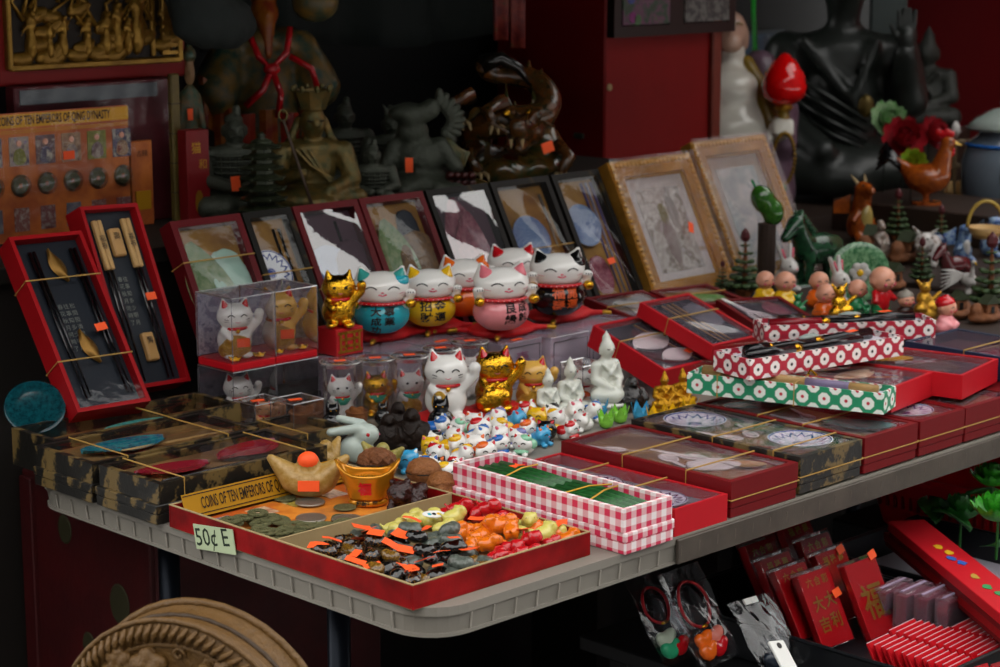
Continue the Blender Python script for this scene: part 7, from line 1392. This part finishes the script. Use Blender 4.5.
for i in range(3): P(st, 'slat', G().box((-.182, .02, .12 + .14 * i), (.006, .48, .10), ch=.001), STB)
GLOT = mat('bright_green_lotus', '3a9e20', .4, c2='1f7a1a'); GLL = mat('green_leaf_silk', '124a14', .5, c2='1c5c1a')
def lotus(label, x, y, z, r, mt, turn=0.):
    o = T('green_lotus', label, 'flower', (x, y, z), FACE + turn, r, 'green lotus flowers')
    pet = me('lpetal', lambda: G().sheet(5, 6, lambda a, b: ((a - .5) * .62 * math.sin(PI * (.15 + .8 * b)), -.10 - .62 * b, .36 * b * b + .10 * (2 * a - 1) ** 2)), True)
    for ring, (n, tl, s) in enumerate(((9, .05, 1.2), (8, .45, 1.05), (7, .8, .9), (6, 1.1, .72), (4, 1.35, .5))):
        for k in range(n): P(o, 'petal', pet, mt, (0, 0, .06 * ring), (-tl, 0, 2 * PI * k / n + ring * .35), s)
    P(o, 'flower_centre', me('lcen', lambda: G().ell((0, 0, .25), (.12, .12, .2), n=10, m=6), True), mt); P(o, 'stem', me('lstem', lambda: G().tube([(0, 0, .05), (0, 0, -1.2)], .05, 6)), GLL)
    return o
p = at(994, 522, -.10); lotus('bright green artificial lotus in the red basket, largest bloom', p.x + .01, p.y, p.z, .046, GLOT, .3)
p = at(1000, 500, -.12); lotus('green artificial lotus behind the largest bloom in the basket', p.x + .06, p.y + .05, p.z, .04, GLOT, 1.)
p = at(962, 512, -.13); o = lotus('dark green artificial lotus at the left of the basket', p.x + .03, p.y + .02, p.z - .02, .042, GLL, .6)
for k, (u, v) in enumerate(((932, 512), (950, 522), (985, 500), (1000, 548))):
    p = at(u, v, -.15); TM('silk_leaf', me('sleaf', lambda: G().sheet(6, 8, lambda a, b: ((a - .5) * .7 * math.sin(PI * (.05 + .93 * b)), b - .5, .15 * math.sin(b * 3) + .1 * (2 * a - 1) ** 2)), True), GLL, ('dark green silk leaf at the left end of the basket', 'dark green silk leaf left of the lotus blooms', 'dark green silk leaf behind the lotus blooms', 'green silk leaf hanging below the largest lotus bloom')[k], 'leaf', p, (.3, .2 * k, FACE + k), .065, 'silk leaves in the basket').modifiers.new('t', 'SOLIDIFY').thickness = .01
# ================================================================ carved wooden drum at the lower left
CW = mat('carved_brown_wood', '5e421c', .5, var=.3, vs_=10, bump=.35, bs=26, c2=None); CWD = mat('deep_carved_wood', '36240e', .55, var=.3, bump=.3, bs=26)
c = atd(180, 762, 1.98); R_ = 150 * 1.98 / FPX
M = Matrix.Translation(c) @ Euler((0, 0, FACE - .42)).to_matrix().to_4x4()
o = T('carved_drum', 'round carved brown wooden drum with floral openwork below the table', 'carving', c, FACE - .42, R_)
def ringt(r, z, t, n=40): return [(r * math.cos(a), z, r * math.sin(a)) for a in [2 * PI * i / n for i in range(n)]]
Rx = Matrix.Rotation(PI / 2, 4, 'X')
P(o, 'drum_body', G().lathe([(.99, -.02), (.97, -.10), (.95, -.20), (.98, -.32), (1.0, -.38), (.9, -.40), (.1, -.40)], 56, (0, 0, 0), Rx), CW, smooth=True)
P(o, 'back_panel', G().lathe([(.01, -.12), (.84, -.12), (.84, -.14), (.01, -.14)], 40, (0, 0, 0), Rx), CWD)
P(o, 'inner_ring', G().tube(ringt(.82, -.0, 0), .022, 6, closed=True), CW, smooth=True); P(o, 'outer_ring', G().tube(ringt(.985, .0, 0), .02, 6, closed=True), CW, smooth=True)
P(o, 'rear_ring', G().tube(ringt(1.0, .36, 0), .03, 6, closed=True), CW, smooth=True); P(o, 'mid_ring', G().tube(ringt(.962, .18, 0), .02, 6, closed=True), CWD, smooth=True)
P(o, 'rope_bed', G().lathe([(.83, .0), (.90, .03), (.97, .0), (.97, -.03), (.83, -.03)], 48, (0, 0, 0), Rx), CW, smooth=True)
for k in range(84):
    a = 2 * PI * k / 84
    if math.sin(a) < -.2: continue
    P(o, 'rope_twist', me('rtw', lambda: G().tube([(-.035, 0, -.06), (0, -.035, 0), (.035, 0, .06)], [.012, .022, .012], 5), True), CW, (.90 * math.cos(a), -.02, .90 * math.sin(a)), (0, PI / 2 - a, 0))
rr = random.Random(4)
def rosette(): return blob([('e', (0, 0, 0), (.05, .05, .05))] + [('e', (.085 * math.cos(k * PI / 3), .0, .085 * math.sin(k * PI / 3)), (.058, .045, .058)) for k in range(6)] + [('e', (.05 * math.cos(k * PI / 2 + .4), -.035, .05 * math.sin(k * PI / 2 + .4)), (.035, .025, .035)) for k in range(4)], .016, .012)
for x, z, s in ((-.20, .62, 1.15), (.22, .55, 1.3), (-.50, .45, 1.2), (.0, .40, 1.2), (.52, .42, 1.15), (-.28, .30, 1.1), (.30, .26, 1.1), (.40, .68, .8), (-.44, .64, .8), (-.66, .28, 1.), (.68, .24, 1.)): P(o, 'carved_flower', me('roset', rosette), CW, (x, -.02, z), (0, rr.uniform(0, 6), 0), s)
for k in range(34):
    a = rr.uniform(.25, PI - .25); r = rr.uniform(.35, .78)
    P(o, 'carved_leaf', me('cleaf', lambda: blob([('e', (0, 0, 0), (.09, .03, .035)), ('e', (.04, -.015, .02), (.05, .025, .03))], .016, .015)), CW, (r * math.cos(a), .01, r * math.sin(a)), (0, rr.uniform(0, 6), 0))
for k in range(9):
    a = .3 + k * .31; P(o, 'carved_scroll', G().tube([(.76 * math.cos(a) + .05 * math.cos(q) * (1 - q / 9), -.01, .76 * math.sin(a) + .05 * math.sin(q) * (1 - q / 9)) for q in [i * .6 for i in range(12)]], .014, 5), CW, smooth=True)
zb = c.z - R_ * 1.0
st = T('drum_stool', 'dark wooden block stool under the carved drum', 'stool', (c.x, c.y, 0), FACE - .42); P(st, 'seat', G().box((0, .04, zb - .02), (.3, .16, .03), ch=.003), WD2)
for sx in (-1, 1):
    for sy in (-.02, .1): P(st, 'leg', G().box((sx * .12, sy, (zb - .035) / 2), (.03, .03, zb - .035)), WD2)
